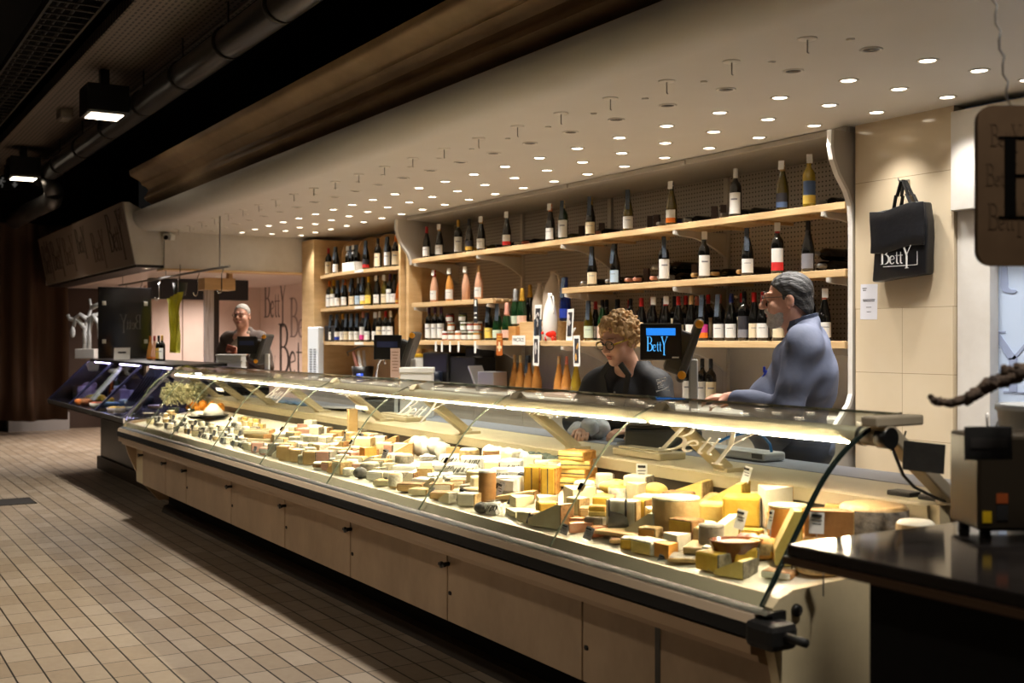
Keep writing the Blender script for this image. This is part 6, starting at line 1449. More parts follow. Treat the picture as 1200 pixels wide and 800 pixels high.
# dried bouquet pieces
def bouquet(x, d, R_, label, seed):
    t = tD(x, d); r = thing('dried_bouquet', label, 'bouquet', W(t, d, zd(d)), 0); rn = random.Random(seed)
    b = BM(); add_lathe(b, [(0, 0), (.035, 0), (.05, .05), (.04, .05), (0, .04)], 14); mk('pot', b, mat('green grey pot', (90, 100, 84), .5), r)
    b = BM(); cz = .05+R_*.9
    for k in range(420):
        v = Vector((rn.gauss(0, 1), rn.gauss(0, 1), rn.gauss(0, 1))).normalized()
        if v.z < -.75: continue
        p1 = Vector((0, 0, cz))+v*R_*rn.uniform(.8, 1.05)
        if d+p1.y > 2.83: p1.y = 2.83-d
        p0 = Vector((0, 0, cz))+v*R_*.2; sd = v.orthogonal().normalized()*.0022
        b.faces.new([b.verts.new(q) for q in (p0-sd, p0+sd, p1+sd*.6, p1-sd*.6)])
        add_blob(b, p1, (.0075,)*3, 1, jit=.2, mi=1)
    o = mk('flower_heads', b, [mat('dried stems', (180, 174, 130), .7), mat('dried flower heads', (214, 208, 172), .8, noise=30, col2=(176, 174, 130))], r)
bouquet(204, 2.60, .115, 'round pale green dried flower ball at the far end of the case', 3); bouquet(228, 2.72, .105, 'second dried flower ball behind the round pale green one', 4)
c('wheel', 174, 190, 474, None, 'cream', 'tan', 'cream round cheese beside the dried flower ball at the far end', d=2.62)
c('wheel', 168, 180, 485, None, 'pale', 'tan', 'pale round cheese at the far front corner', d=2.48)
# ---- price tags on skewers
gtag = mat('grey tag', (150, 150, 156), .5, noise=60, col2=(120, 120, 128))
def ptag(x, ytop, ybot, wpx, d, label, m=None, group=None, tilt=.0):
    t = tD(x, d); k = depth(t, d)/F; z1 = H-(ytop-397)*k; z0 = H-(ybot-397)*k; zb = zd(d)
    r = thing('price_tag', label, 'price tag', W(t, d, zb), VIEW*.8, group)
    b = BM(); add_box(b, (0, 0, (z0+z1)/2-zb), (wpx*k, .002, z1-z0), Ry(tilt) @ Rx(-.15), bev=0); mk('card', b, m or M_PAPER, r)
    b = BM(); zc = (z0+z1)/2-zb; add_box(b, (wpx*k*.1*0, -.0022, zc+(z1-z0)*.34), (wpx*k*.7, .001, (z1-z0)*.14), Ry(tilt) @ Rx(-.15))
    for j in range(3): add_box(b, (0, -.0022, zc+(z1-z0)*(.12-.16*j)), (wpx*k*(.7-.12*j), .001, (z1-z0)*.04), Ry(tilt) @ Rx(-.15))
    mk('printed_lines', b, M_INK, r)
    b = BM(); add_tube(b, [(0, .003, 0), (0, .003, max(.01, z0-zb+.01))], .002, 5); mk('skewer', b, M_STEEL, r)
ptag(868, 597, 620, 12, 2.47, 'white price card leaning on the large yellow block', tilt=.25); ptag(957, 600, 625, 17, 2.44, 'white price card before the cut brown half wheel', tilt=.04)
ptag(875, 546, 566, 9, 2.76, 'tall white price tag on a skewer behind the flat yellow wedge', tilt=.3); ptag(752, 543, 565, 13, 2.76, 'white printed sign standing at the back between the loaves'); ptag(692, 544, 561, 9, 2.78, 'white price tag against the striped slab stack', tilt=.35)
ptag(903, 597, 620, 5, 2.46, 'thin white price tag edge-on beside the ochre drum', tilt=.2); ptag(965, 649, 668, 17, 2.30, 'white price tag slanting in the near front corner', tilt=.3); ptag(928, 641, 654, 14, 2.40, 'grey price tag behind the flat orange half wheel', gtag, tilt=.3)
GT = [(541, 572, 588, 8, 2.31), (505, 570, 584, 5, 2.30), (622, 601, 614, 8, 2.27), (600, 580, 592, 8, 2.40), (610, 553, 573, 9, 2.56), (586, 565, 584, 7, 2.44), (662, 614, 626, 9, 2.265), (690, 617, 632, 10, 2.27), (451, 526, 539, 6, 2.48), (437, 555, 564, 5, 2.34), (452, 559, 570, 5, 2.30), (422, 507, 520, 5, 2.62), (405, 505, 518, 5, 2.66), (776, 650, 660, 10, 2.27), (836, 657, 670, 9, 2.27)]
GT.sort()
for i, (x, y0, y1, w_, d) in enumerate(GT): ptag(x, y0, y1, w_, d, 'grey slanted price tag, %s along the case from its far end' % ORD[i], gtag, 'grey slanted price tags among the cheeses', tilt=.35)
n = 0
for row_, d in enumerate((2.27, 2.345, 2.43)):
    for i in range(10):
        x = 182+13*i+row_*4
        if x > 300: continue
        t = tD(x, d); yb = 397+(H-zd(d))*F/depth(t, d); ptag(x, yb-8.5, yb-2, 3.6, d, 'tiny grey tag among goat cheeses, %s from the far end, %s tag row' % (ORD[i], ORD[row_]), gtag, 'tiny price tags among the goat cheeses', tilt=.3)
# ================= people: smooth blended bodies, one continuous surface each =================
class Field:
    def __init__(s, lo, hi, h):
        s.lo = np.array(lo, float); s.h = h; s.n = np.ceil((np.array(hi)-s.lo)/h).astype(int)+1
        s.f = np.full(s.n, 1.0, np.float32)
    def sub(s, c0, c1, pad):
        a = np.clip(np.floor((np.minimum(c0, c1)-pad-s.lo)/s.h).astype(int), 0, s.n-1); b = np.clip(np.ceil((np.maximum(c0, c1)+pad-s.lo)/s.h).astype(int)+1, 1, s.n)
        ax = [s.lo[i]+s.h*np.arange(a[i], b[i]) for i in range(3)]
        X, Y, Z = np.meshgrid(*ax, indexing='ij'); return (slice(a[0], b[0]), slice(a[1], b[1]), slice(a[2], b[2])), X, Y, Z
    def blend(s, sl, g, k, op):
        f = s.f[sl]
        if op == 'add':
            hh = np.clip(.5+.5*(f-g)/k, 0, 1); s.f[sl] = f*(1-hh)+g*hh-k*hh*(1-hh)
        else:
            hh = np.clip(.5-.5*(f+g)/k, 0, 1); s.f[sl] = f*(1-hh)-g*hh+k*hh*(1-hh)
    def ell(s, c, r, k=.02, R=None, op='add', grow=0):
        c = np.array(c, float); r = np.array(r, float)+grow; m = r.max()
        sl, X, Y, Z = s.sub(c, c, m+k*2+.02)
        P = np.stack([X-c[0], Y-c[1], Z-c[2]], -1)
        if R is not None: P = P @ np.array(R)
        k0 = np.linalg.norm(P/r, axis=-1); k1 = np.linalg.norm(P/(r*r), axis=-1)
        s.blend(sl, (k0*(k0-1)/np.maximum(k1, 1e-9)).astype(np.float32), k, op)
    def cap(s, a, b, r0, r1, k=.02, op='add', grow=0):
        a = np.array(a, float); b = np.array(b, float); r0 += grow; r1 += grow
        sl, X, Y, Z = s.sub(a, b, max(r0, r1)+k*2+.02)
        P = np.stack([X-a[0], Y-a[1], Z-a[2]], -1); d = b-a; t = np.clip(P @ d/max(d @ d, 1e-9), 0, 1)
        s.blend(sl, (np.linalg.norm(P-t[..., None]*d, axis=-1)-(r0+(r1-r0)*t)).astype(np.float32), k, op)
    def mesh(s, name, mats, fold=None):
        f = s.f
        if fold is not None:
            ax = [s.lo[i]+s.h*np.arange(s.n[i]) for i in range(3)]; X, Y, Z = np.meshgrid(*ax, indexing='ij'); f = f+fold(X, Y, Z).astype(np.float32)
        neg = f < 0
        n0, n1, n2 = [v-1 for v in s.n]
        cnt = np.zeros((n0, n1, n2), np.float32); acc = np.zeros((n0, n1, n2, 3), np.float32)
        I = np.stack(np.meshgrid(np.arange(n0), np.arange(n1), np.arange(n2), indexing='ij'), -1).astype(np.float32)
        for ax_ in range(3):
            o = [i for i in range(3) if i != ax_]
            for u in (0, 1):
                for v in (0, 1):
                    s0 = [None]*3; s1 = [None]*3
                    s0[ax_] = slice(0, -1); s1[ax_] = slice(1, None)
                    for q, w_ in ((o[0], u), (o[1], v)): s0[q] = s1[q] = slice(w_, s.n[q]-1+w_)
                    A = f[tuple(s0)]; B = f[tuple(s1)]; cr = (A < 0) != (B < 0)
                    t = np.where(cr, A/np.where(cr, A-B, 1), 0)
                    p = I.copy(); p[..., o[0]] += u; p[..., o[1]] += v; p[..., ax_] += t
                    acc += np.where(cr[..., None], p, 0); cnt += cr
        act = cnt > 0; idx = np.full(act.shape, -1, np.int64); idx[act] = np.arange(act.sum())
        co = s.lo+acc[act]/cnt[act][:, None]*s.h
        Q = []
        for ax_ in range(3):
            o = [(ax_+1) % 3, (ax_+2) % 3]
            s0 = [slice(1, -1)]*3; s1 = [slice(1, -1)]*3; s0[ax_] = slice(0, -1); s1[ax_] = slice(1, None)
            a = neg[tuple(s0)]; b = neg[tuple(s1)]; e = np.argwhere(a != b)
            if not len(e): continue
            fl = a[tuple(e.T)]
            base = e.copy()
            for q in o: base[:, q] += 1
            def cell(du, dv):
                c_ = base.copy(); c_[:, o[0]] -= du; c_[:, o[1]] -= dv; return idx[tuple(c_.T)]
            q = np.stack([cell(1, 1), cell(0, 1), cell(0, 0), cell(1, 0)], 1)
            q[~fl] = q[~fl][:, ::-1]; Q.append(q)
        q = np.concatenate(Q); q = q[(q >= 0).all(1)]
        me = bpy.data.meshes.new(name); me.from_pydata(co.tolist(), [], q.tolist()); me.update()
        for p in me.polygons: p.use_smooth = True
        for m in (mats if isinstance(mats, list) else [mats]): me.materials.append(m)
        return me
M_SKIN = mat('fair skin', (228, 184, 158), .5, noise=12, col2=(220, 168, 142), bump=.06, bscale=220)
M_SKIN2 = mat('ruddy skin', (226, 176, 150), .5, noise=12, col2=(214, 152, 128), bump=.06, bscale=220)
M_EYE = mat('eye white', (230, 226, 220), .2); M_IRIS = mat('iris', (40, 30, 24), .2); M_LIPS = mat('lips', (186, 110, 98), .45)
def headmat(c, yaw, pitch): return np.array(Matrix.Rotation(yaw, 3, 'Z') @ Matrix.Rotation(pitch, 3, 'X')), np.array(c, float)
def add_head(f, hm, s=1.0, jaw=1.0, nose=1.0):
    R, c = hm
    P = lambda *p: c+R @ (np.array(p)*s)
    E = lambda p, r, k=.02, op='add': f.ell(P(*p), np.array(r)*s, k*s, R, op)
    K = lambda a, b, r0, r1, k=.012, op='add': f.cap(P(*a), P(*b), r0*s, r1*s, k*s, op)
    E((0, .014, .036), (.076, .098, .088)); E((0, -.024, -.048), (.058*jaw, .068, .066), .04); E((0, -.07, -.096), (.026*jaw, .022, .02), .03)
    for q in (-1, 1):
        E((q*.04, -.06, -.028), (.028, .026, .026), .03); E((q*.03, -.103, .017), (.017, .014, .012), .012, 'sub')
        E((q*.031, -.0835, .016), (.0155, .013, .0125), .005)
        K((q*.008, -.097, .034), (q*.052, -.078, .036), .0085, .007, .016); E((q*.0125, -.107, -.026), (.009, .010, .008), .008)
        E((q*.079, .016, -.004), (.009, .021, .033), .008, 'add'); E((q*.088, .006, -.004), (.006, .009, .016), .008, 'sub')
    K((0, -.095, .028), (0, -.123*1.0, -.020), .0075, .0125*nose, .014)
    E((0, -.094, -.056), (.024, .011, .0065), .008); E((0, -.092, -.067), (.02, .011, .007), .008); K((-.024, -.101, -.0615), (.024, -.101, -.0615), .002, .002, .006, 'sub')
    K((0, .02, -.06), (0, .045, -.17), .056*jaw, .06, .03)
def hand(f, wrist, direction, up, side, curl=.5, s=1.0):
    """palm and five bent fingers; up = back of the hand, side = +1 if the thumb lies on direction x up"""
    w = np.array(wrist, float); d = np.array(direction, float); d /= np.linalg.norm(d); u = np.array(up, float); u -= d*(u @ d); u /= np.linalg.norm(u); l = np.cross(d, u)*side
    f.cap(w, w+d*.03*s, .024*s, .026*s, .02); 
    for q in (-.024, -.008, .008, .024): f.cap(w+d*.02*s+l*q*.6*s, w+d*.088*s+l*q*s*1.05, .0135*s, .0115*s, .010)
    for q, L, in ((-.026, .062), (-.009, .074), (.009, .079), (.026, .070)):
        p = w+d*.088*s+l*q*s*1.08; a = curl*.5
        for j, (fr, r) in enumerate(((.45, .0095), (.32, .0085), (.26, .0075))):
            dd = d*math.cos(a)-u*math.sin(a)+l*q*1.2; dd /= np.linalg.norm(dd); p2 = p+dd*L*fr*s; f.cap(p, p2, r*s, r*.93*s, .004); p = p2; a += curl*.75
    p = w+d*.025*s+l*.024*s; dd = d*.62+l*.7-u*.25; dd /= np.linalg.norm(dd); p2 = p+dd*.045*s; f.cap(p, p2, .0135*s, .011*s, .010); dd = d*.85+l*.2-u*.4*curl*2; dd /= np.linalg.norm(dd); f.cap(p2, p2+dd*.034*s, .0105*s, .0085*s, .006)
def hobj(name, data, parent, label=None):
    o = link(name, data, parent)
    if label: o['label'] = label
    return o
def face_bits(r, hm, s, glass_col, wire=.0022, lens=(.026, .019), brow=None, dark=False):
    R, c = hm; P = lambda *p: Vector(c+R @ (np.array(p)*s)); R3 = Matrix(R.tolist())
    for q in (-1, 1):
        b = BM(); add_blob(b, P(q*.031, -.0865, .0155), (.0105*s,)*3, 2, R=R3); [setattr(f_, 'material_index', 1) for f_ in b.faces if (R3.transposed() @ (f_.calc_center_median()-P(q*.031, -.0865, .0155))).y < -.0085*s]
        mk('eye', b, [M_EYE, M_IRIS], r)
        if brow:
            b = BM(); add_tube(b, [P(q*.012, -.106, .041), P(q*.032, -.1035, .046), P(q*.052, -.088, .041)], [.003*s, .0042*s, .002*s], 6); mk('eyebrow', b, brow, r)
    b = BM()
    for q in (-1, 1):
        n = 20; ring = [P(q*.033+lens[0]*math.cos(2*math.pi*i/n)*(1-.0), -.118+.006*abs(math.cos(2*math.pi*i/n)) if True else 0, .012+lens[1]*math.sin(2*math.pi*i/n)) for i in range(n+1)]
        add_tube(b, ring, wire*s, 6)
        add_tube(b, [P(q*(.033+lens[0]), -.112, .016), P(q*.072, -.085, .018), P(q*.083, -.01, .016), P(q*.083, .015, .008)], wire*s*(1.6 if glass_col is M_YEL else 1), 6, mi=1 if glass_col is M_YEL else 0)
    add_tube(b, [P(-.008, -.118, .016), P(0, -.122, .02), P(.008, -.118, .016)], wire*s, 6)
    g = mk('glasses', b, [M_WIRE, glass_col] if glass_col is M_YEL else glass_col, r)
    for q in (-1, 1):
        b = BM(); n = 18; vs = [b.verts.new(P(q*.033+lens[0]*math.cos(2*math.pi*i/n), -.117, .012+lens[1]*math.sin(2*math.pi*i/n))) for i in range(n)]; b.faces.new(vs); bmesh.ops.solidify(b, geom=b.faces[:], thickness=.001)
        mk('lens', b, M_GLASS, g)
    b = BM(); add_blob(b, P(0, -.1005, -.0555), (.021*s, .0055*s, .0045*s), 2, R=R3); add_blob(b, P(0, -.0985, -.0665), (.018*s, .0055*s, .005*s), 2, R=R3)
    mk('lips', b, M_LIPS, r)
M_YEL = mat('yellow spectacle frame', (206, 176, 40), .3); M_WIRE = mat('dark spectacle wire', (60, 56, 54), .3, metal=.6)
def hair_cap(hm, s, m, cut, grow=(.083, .104, .095), ctr=(0, .018, .042), name='hair', noise=0, h=.005, nape=False):
    R, c = hm; f = Field(c-.17*s, c+.17*s, h); ax = [f.lo[i]+f.h*np.arange(f.n[i]) for i in range(3)]; X, Y, Z = np.meshgrid(*ax, indexing='ij')
    f.ell(c+R @ (np.array(ctr)*s), np.array(grow)*s, .01, R)
    if nape: f.ell(c+R @ (np.array((0, .036, -.03))*s), np.array((.070, .082, .082))*s, .02, R)
    P = np.stack([X-c[0], Y-c[1], Z-c[2]], -1) @ R/s
    g = cut(P[..., 0], P[..., 1], P[..., 2])*s
    if noise: g = g; f.f += (noise*np.sin(P[..., 0]*160+P[..., 1]*40)*np.sin(P[..., 1]*90+P[..., 2]*120)).astype(np.float32)
    hh = np.maximum(f.f, -g.astype(np.float32)); f.f = hh
    return f.mesh(name, m)
def folds(amp, seed=0):
    return lambda X, Y, Z: amp*(np.sin(X*31+Z*23+seed)*np.sin(Y*27-Z*17+seed*2)+.7*np.sin(Z*46+X*19+Y*12+seed)*np.sin(X*13+Y*17))
def garment(name, lo, hi, prims, m, amp=.0035, seed=0, h=.009, k=.04):
    f = Field(lo, hi, h)
    for p in prims:
        if p[0] == 'c': f.cap(p[1], p[2], p[3], p[4], p[5] if len(p) > 5 else k)
        else: f.ell(p[1], p[2], p[3] if len(p) > 3 else k)
    return f.mesh(name, m, folds(amp, seed) if amp else None)
def legs_body(f, w=.1):
    for q in (-1, 1): f.cap((q*w, 0, .92), (q*w*1.05, -.01, .5), .085, .06); f.cap((q*w*1.05, -.01, .5), (q*w*1.1, .01, .1), .058, .04); f.ell((q*w*1.1, -.05, .045), (.04, .11, .04), .03)
def leg_prims(w, gr=0): 
    o = [('e', (0, .01, .93), (.185+gr, .15+gr, .13))]
    for q in (-1, 1): o += [('c', (q*w, 0, .90), (q*w*1.05, -.01, .5), .105, .08), ('c', (q*w*1.05, -.01, .5), (q*w*1.1, .01, .09), .08, .07)]
    return o
def shoes(r, w, m):
    for q in (-1, 1):
        b = BM(); add_blob(b, (q*w*1.1, -.055, .045), (.05, .135, .045), 3); [setattr(v.co, 'z', max(v.co.z, .002)) for v in b.verts]; mk('shoe', b, m, r)
# ---------- man in blue grey shirt
r = thing('person', 'person in blue-grey work shirt with grey beard and glasses, turned to the side', 'person', W(tD(938, 4.05), 4.05, 0), math.radians(-52))
hm = headmat((0, -.06, 1.635), math.radians(2), math.radians(3))
f = Field((-.42, -.55, -.01), (.42, .35, 1.82), .0058)
add_head(f, hm, 1.03, 1.1, 1.15)
f.ell((0, .01, 1.28), (.17, .12, .2), .05); f.ell((0, -.04, 1.06), (.17, .15, .18), .05); f.ell((0, 0, .93), (.17, .13, .12), .05); f.cap((-.15, .03, 1.42), (.15, .03, 1.42), .06, .06, .05)
legs_body(f)
el = (.27, -.03, 1.13); wl_ = (.17, -.30, 1.165); er = (-.26, -.06, 1.14); wr = (-.06, -.30, 1.15)
f.cap((.2, .03, 1.41), el, .05, .042); f.cap(el, wl_, .042, .03); f.cap((-.2, .03, 1.41), er, .05, .042); f.cap(er, wr, .042, .03)
hand(f, wl_, (-.22, -1, .05), (.3, .1, 1), -1, .55); hand(f, wr, (.3, -1, -.05), (-.2, .1, 1), 1, .6)
hobj('body', f.mesh('body', M_SKIN2), r)
M_SHIRT = mat('blue grey cotton', (100, 107, 130), .75, noise=7, col2=(86, 93, 116), bump=.25, bscale=9)
hobj('shirt', garment('shirt', (-.45, -.42, .82), (.45, .36, 1.56), [('e', (0, .015, 1.27), (.2, .165, .22)), ('e', (0, -.075, 1.08), (.2, .20, .22)), ('e', (0, -.02, .93), (.19, .185, .10)), ('c', (-.15, .035, 1.435), (.15, .035, 1.435), .075, .075, .06), ('c', (.17, .035, 1.43), (0, .03, 1.51), .05, .055, .05), ('c', (-.17, .035, 1.43), (0, .03, 1.51), .05, .055, .05), ('c', (.2, .03, 1.40), el, .082, .07, .07), ('c', el, (.185, -.27, 1.16), .066, .047, .02), ('c', (-.2, .03, 1.40), er, .082, .07, .07), ('c', er, (-.08, -.27, 1.15), .066, .047, .02)], M_SHIRT, .007, 1, .0085), r)
b = BM()
rg = [(.076*math.cos(a), .0+.078*math.sin(a)+.005, 1.528+.026*math.sin(a)) for a in (math.radians(-70+i*(320)/18) for i in range(19))]
for (x, y, z), (x2, y2, z2) in zip(rg, rg[1:]):
    b.faces.new([b.verts.new(p) for p in ((x, y, z-.02), (x2, y2, z2-.02), (x2*1.02, y2*1.02, z2+.022), (x*1.02, y*1.02, z+.022))])
bmesh.ops.remove_doubles(b, verts=b.verts, dist=.0005); bmesh.ops.solidify(b, geom=b.faces[:], thickness=.008)
hobj('collar', mesh_of(b, 'collar', mat('dark blue grey collar', (64, 72, 94), .75)), r, 'darker collar')
hobj('trousers', garment('trousers', (-.36, -.3, .03), (.36, .3, 1.08), leg_prims(.1), mat('charcoal navy trousers', (52, 56, 72), .8), .003, 2, .012), r)
b = BM(); add_tube(b, [(.05, -.155, 1.30), (.05, -.18, 1.24)], .006, 8); add_box(b, (.05, -.165, 1.302), (.012, .012, .03), bev=.003); hobj('pen', mesh_of(b, 'pen', mat('blue pen', (30, 60, 190), .4)), r, 'blue pen clipped on the shirt front')
shoes(r, .1, M_RUBBER)
M_HAIRM = mat('dark grey hair', (62, 60, 60), .55, noise=70, col2=(22, 21, 22), bump=.6, bscale=120, stretch=(1, .3, 1))
hobj('hair', hair_cap(hm, 1.03, M_HAIRM, lambda x, y, z: np.maximum(z+.95*y-.012, np.minimum(np.minimum(np.abs(x)-.058, .006-np.abs(y+.012)), z+.05)), noise=.0025, nape=True), r)
M_BEARD = mat('grey beard', (226, 220, 212), .8, noise=60, col2=(180, 172, 164), bump=.8, bscale=200)
def beard(x, y, z): return np.minimum(np.minimum(-(y-.0), -(z+.036+.25*(y+.07))), np.maximum(np.abs(x)-.017, np.abs(z+.061)-.011)-.0)
R, c_ = hm
fb = Field(c_-.16, c_+.13, .0045); S = 1.03; PB = lambda *p: c_+R @ (np.array(p)*S)
fb.ell(PB(0, -.026, -.052), np.array((.066, .075, .071))*S, .02, R); fb.ell(PB(0, -.074, -.102), np.array((.034, .028, .026))*S, .02, R); fb.cap(PB(-.022, -.1, -.044), PB(.022, -.1, -.044), .010, .010, .012); 
ax = [fb.lo[i]+fb.h*np.arange(fb.n[i]) for i in range(3)]; X, Y, Z = np.meshgrid(*ax, indexing='ij'); PP = np.stack([X-c_[0], Y-c_[1], Z-c_[2]], -1) @ R/S
gb = beard(PP[..., 0], PP[..., 1], PP[..., 2]); fb.f = np.maximum(fb.f, -gb.astype(np.float32)); fb.f += (.0015*np.sin(PP[..., 0]*300)*np.sin(PP[..., 2]*330)).astype(np.float32)
hobj('beard', fb.mesh('beard', M_BEARD), r)
face_bits(r, hm, 1.03, M_WIRE, .0016, brow=mat('grey eyebrow', (80, 74, 70), .8))
# ---------- woman with curly blond hair
r = thing('person', 'person with curly blond hair and yellow glasses in a black jacket, wrapping cheese', 'person', W(tD(737, 3.58), 3.58, 0), math.radians(26))
hm = headmat((.0, -.115, 1.437), math.radians(-14), math.radians(17))
f = Field((-.42, -.55, -.01), (.42, .30, 1.66), .0058)
add_head(f, hm, .95, .95)
f.cap((0, -.05, 1.34), (0, -.0, 1.22), .052, .06, .03)
f.ell((0, -.01, 1.10), (.15, .11, .18), .05); f.ell((0, .02, .92), (.15, .12, .15), .05); f.ell((0, .03, .82), (.16, .12, .1), .05); f.cap((-.13, -.02, 1.235), (.13, -.02, 1.235), .05, .05, .05)
for q in (-1, 1): f.cap((q*.09, .02, .82), (q*.095, .0, .46), .08, .055); f.cap((q*.095, .0, .46), (q*.1, .02, .1), .054, .038); f.ell((q*.1, -.04, .045), (.038, .105, .04), .03)
ewl = (.25, -.10, 1.02); wwl = (.17, -.295, 1.005); ewr = (-.25, -.12, 1.02); wwr = (-.06, -.33, 1.005)
f.cap((.17, -.02, 1.225), ewl, .045, .04); f.cap(ewl, wwl, .04, .028); f.cap((-.17, -.02, 1.225), ewr, .045, .04); f.cap(ewr, wwr, .04, .028)
hand(f, wwl, (-.55, -.8, -.05), (.0, -.1, 1), -1, .6, .95); hand(f, wwr, (.25, -1, -.08), (0, .1, 1), 1, .6, .95)
hobj('body', f.mesh('body', M_SKIN), r)
M_JKT = mat('black navy jacket', (26, 28, 34), .65, noise=6, col2=(16, 17, 21), bump=.25, bscale=10)
hobj('jacket', garment('jacket', (-.40, -.32, .66), (.40, .26, 1.34), [('e', (0, -.01, 1.10), (.178, .14, .19)), ('e', (0, .015, .90), (.185, .155, .17)), ('e', (0, .03, .78), (.19, .15, .09)), ('c', (-.145, -.02, 1.225), (.145, -.02, 1.225), .066, .066), ('c', (-.05, -.005, 1.285), (.05, -.005, 1.285), .06, .06), ('c', (-.03, .02, 1.31), (.03, .02, 1.31), .055, .055), ('c', (.13, -.01, 1.25), (.03, .01, 1.32), .05, .05), ('c', (-.13, -.01, 1.25), (-.03, .01, 1.32), .05, .05), ('c', (.175, -.02, 1.215), ewl, .072, .066, .05), ('c', ewl, (.20, -.21, 1.006), .064, .05, .02), ('c', (-.175, -.02, 1.215), ewr, .072, .066, .05), ('c', ewr, (-.12, -.26, 1.006), .064, .05, .02)], M_JKT, .004, 3, .0085), r)
b = BM()
for q in (-1, 1): add_sheet(b, [(q*.03, 1.325), (q*.075, 1.27), (q*.06, 1.19), (q*.03, 1.1)], 'y', -.165, -.155, .03)
bmesh.ops.transform(b, matrix=Matrix.Translation((0, .005, .0)), verts=b.verts)
hobj('lapels', mesh_of(b, 'lapels', mat('black lapel', (14, 14, 16), .6)), r)
b = BM(); [add_lathe(b, [(0, 0), (.006, 0), (.006, .003), (0, .003)], 8, T((0.0, -.158, z)) @ Matrix.Rotation(math.pi/2, 4, 'X')) for z in (1.18, 1.08, .98)]; hobj('buttons', mesh_of(b, 'buttons', mat('grey button', (120, 120, 124), .4)), r)
hobj('trousers', garment('trousers', (-.32, -.25, .03), (.32, .28, .86), [('c', (q*.09, .02, .80), (q*.095, 0, .46), .098, .075) for q in (-1, 1)]+[('c', (q*.095, 0, .46), (q*.1, .02, .09), .075, .065) for q in (-1, 1)], M_INK, .003, 2, .012), r)
shoes(r, .095, M_RUBBER)
# lettering down the sleeve
b = BM(); letters(b, lq, T((.225, -.15, 1.25)) @ Matrix.Rotation(math.radians(28), 4, 'Z') @ Matrix.Rotation(math.radians(-14), 4, 'Y') @ Matrix.Rotation(math.radians(90), 4, 'Y') @ Matrix.Diagonal((1, 1, 1, 1)), .05, .004); hobj('sleeve_lettering', mesh_of(b, 'sleeve_lettering', M_PAPER), r, 'white name lettering down the sleeve')
# curly hair
R, c_ = hm; S = .95; fh = Field(c_-.2, c_+.2, .005); hr = random.Random(8); PW = lambda *p: c_+R @ (np.array(p)*S)
fh.ell(PW(0, .03, .05), np.array((.084, .098, .09))*S, .01, R)
for k in range(620):
    v = np.array([hr.gauss(0, 1) for _ in range(3)]); v /= np.linalg.norm(v); p = v*np.array((.096, .112, .104))*hr.uniform(.86, 1.12)+np.array((0, .03, .046))
    x, y, z = p
    if z < -.115 or (z+1.05*y < .0 and not (abs(x) > .052 and y > .0 and z > -.075)): continue
    fh.ell(PW(*p), np.array((hr.uniform(.008, .013),)*3)*np.array([hr.uniform(.7, 1.5) for _ in range(3)]), .003, R)
M_CURL = mat('blond curls', (226, 190, 134), .55, noise=45, col2=(168, 124, 72), bump=.6, bscale=140)
ax = [fh.lo[i]+fh.h*np.arange(fh.n[i]) for i in range(3)]; X, Y, Z = np.meshgrid(*ax, indexing='ij'); PP = np.stack([X-c_[0], Y-c_[1], Z-c_[2]], -1) @ R/S
g_ = np.minimum(np.maximum(PP[..., 2]+1.05*PP[..., 1]+.02, np.minimum(np.minimum(np.abs(PP[..., 0])-.045, PP[..., 1]+.012), PP[..., 2]+.09)), PP[..., 2]+.13); fh.f = np.maximum(fh.f, -(g_*S).astype(np.float32))
hobj('hair', fh.mesh('hair', M_CURL), r)
face_bits(r, hm, .95, M_YEL, .0026, lens=(.028, .023), brow=mat('blond eyebrow', (170, 130, 90), .8))
# things in her hands
b = BM(); wp = W(tD(688, 3.26), 3.27, .958)
for k in range(9): add_blob(b, wp+Vector((crnd.uniform(-.07, .07), crnd.uniform(-.04, .04), .045+crnd.uniform(-.012, .02))), (.06, .045, .045), 2, jit=.2)
for v in b.verts: v.co.z = max(v.co.z, .958)
simple('wrapped_cheese', 'crumpled white wrapped parcel under the hands of the curly-haired person', 'parcel', b, mat('white film wrap', (226, 228, 232), .25, noise=16, col2=(190, 194, 202), bump=.6, bscale=30))
b = BM(); add_sheet(b, [(-.14, .96), (-.05, .972), (.05, .966), (.15, .961)], 'y', 3.21, 3.29, .008)
bmesh.ops.translate(b, vec=(-tD(752, 3.25), 0, 0), verts=b.verts); simple('white_cloth', 'folded white cloth strip on the worktop beside the wrapped parcel', 'cloth', b, mat('off white cloth', (232, 226, 214), .8))
# ---------- man with brown jacket at the far end
r = thing('person', 'person with grey hair and glasses in a brown jacket, far end of the counter', 'person', W(tD(285, 3.75), 3.75, 0), math.radians(42))
hm = headmat((0, -.03, 1.68), math.radians(10), math.radians(0))
f = Field((-.42, -.45, -.01), (.42, .32, 1.86), .0075)
add_head(f, hm, 1.0, 1.08); f.ell((0, .01, 1.30), (.16, .11, .2), .05); f.ell((0, -.02, 1.08), (.16, .13, .18), .05); f.ell((0, 0, .93), (.16, .12, .12), .05); f.cap((-.15, .02, 1.46), (.15, .02, 1.46), .055, .055, .05); legs_body(f)
e1 = (.27, .02, 1.17); w1 = (.12, -.24, 1.32); e2 = (-.28, .03, 1.16); w2 = (-.26, -.12, .95)
f.cap((.2, .02, 1.45), e1, .048, .04); f.cap(e1, w1, .04, .028); f.cap((-.2, .02, 1.45), e2, .048, .04); f.cap(e2, w2, .04, .028)
hand(f, w1, (-.6, -.6, .25), (.4, -.6, .3), -1, .8); hand(f, w2, (0, -.2, -1), (-1, 0, 0), 1, .4)
hobj('body', f.mesh('body', M_SKIN2), r)
M_BJ = mat('brown jacket', (84, 68, 58), .75, noise=6, col2=(66, 52, 44), bump=.3, bscale=10)
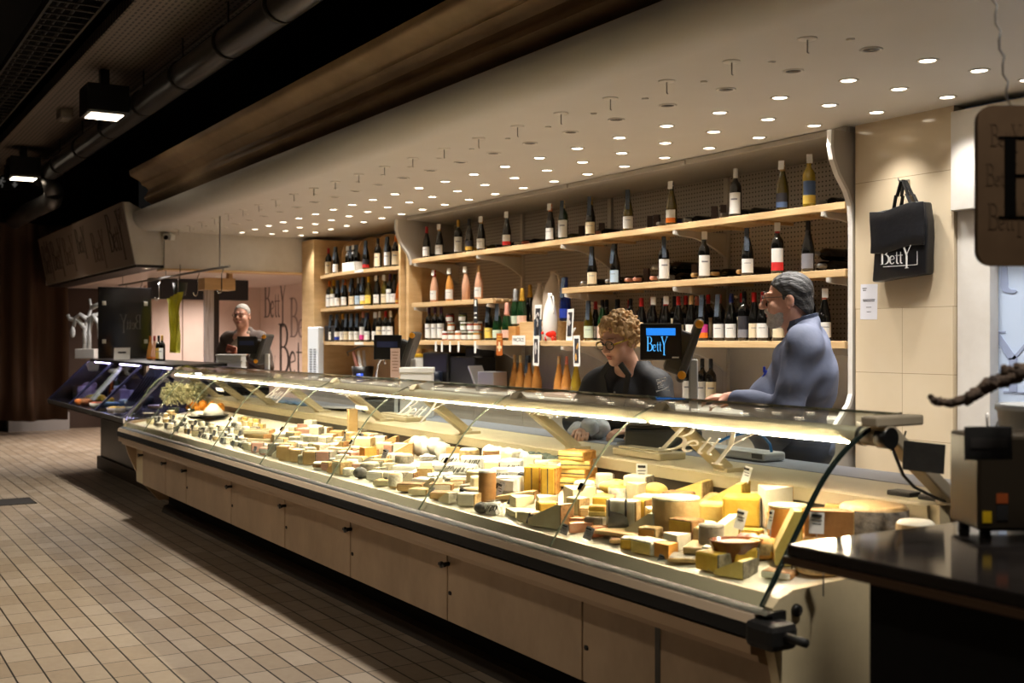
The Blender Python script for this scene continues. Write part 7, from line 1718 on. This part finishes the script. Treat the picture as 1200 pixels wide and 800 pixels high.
hobj('tee_shirt', garment('tee_shirt', (-.25, -.24, .86), (.25, .2, 1.56), [('e', (0, 0, 1.28), (.168, .135, .2)), ('e', (0, -.025, 1.08), (.165, .15, .18)), ('c', (-.05, .02, 1.49), (.05, .02, 1.49), .055, .055)], mat('taupe tee shirt', (126, 108, 90), .8), .003, 4, .01), r)
jk = garment('jacket', (-.45, -.30, .80), (.45, .34, 1.58), [('e', (q*.08, .045, 1.26), (.14, .15, .24)) for q in (-1, 1)]+[('e', (q*.10, .02, 1.03), (.125, .165, .2)) for q in (-1, 1)]+[('c', (-.16, .035, 1.465), (.16, .035, 1.465), .068, .068), ('c', (.14, .035, 1.46), (.05, .04, 1.53), .05, .045), ('c', (-.14, .035, 1.46), (-.05, .04, 1.53), .05, .045), ('c', (.2, .02, 1.44), e1, .076, .066, .05), ('c', e1, (.16, -.17, 1.27), .064, .048, .02), ('c', (-.2, .02, 1.44), e2, .076, .066, .05), ('c', e2, (-.262, -.1, .99), .064, .05, .02)], M_BJ, .005, 5, .01, .015)
hobj('jacket', jk, r)
hobj('trousers', garment('trousers', (-.36, -.3, .03), (.36, .3, 1.06), leg_prims(.1), M_INK, .003, 2, .014), r); shoes(r, .1, M_RUBBER)
hobj('hair', hair_cap(hm, 1.0, mat('short grey hair', (196, 188, 178), .7, noise=80, col2=(150, 142, 134), bump=.5, bscale=160), lambda x, y, z: z+1.1*y-.012, grow=(.079, .1015, .0915), noise=.0015, h=.006), r)
face_bits(r, hm, 1.0, mat('dark red spectacles', (90, 40, 40), .3), .0024, brow=mat('grey eyebrow', (80, 74, 70), .8))
o = thing('wallet', 'reddish brown wallet held by the brown-jacketed person', 'wallet', (WMX[r.name] @ Vector((.045, -.315, 1.345))), math.radians(42))
b = BM(); add_box(b, (0, 0, 0), (.11, .018, .075), Ry(.3), bev=.004); mk('cover', b, mat('red brown leather', (150, 76, 52), .5), o); b = BM(); add_box(b, (-.0, -.0105, -.005), (.08, .002, .03), Ry(.3)); mk('pocket', b, mat('dark red leather', (110, 50, 36), .5), o)
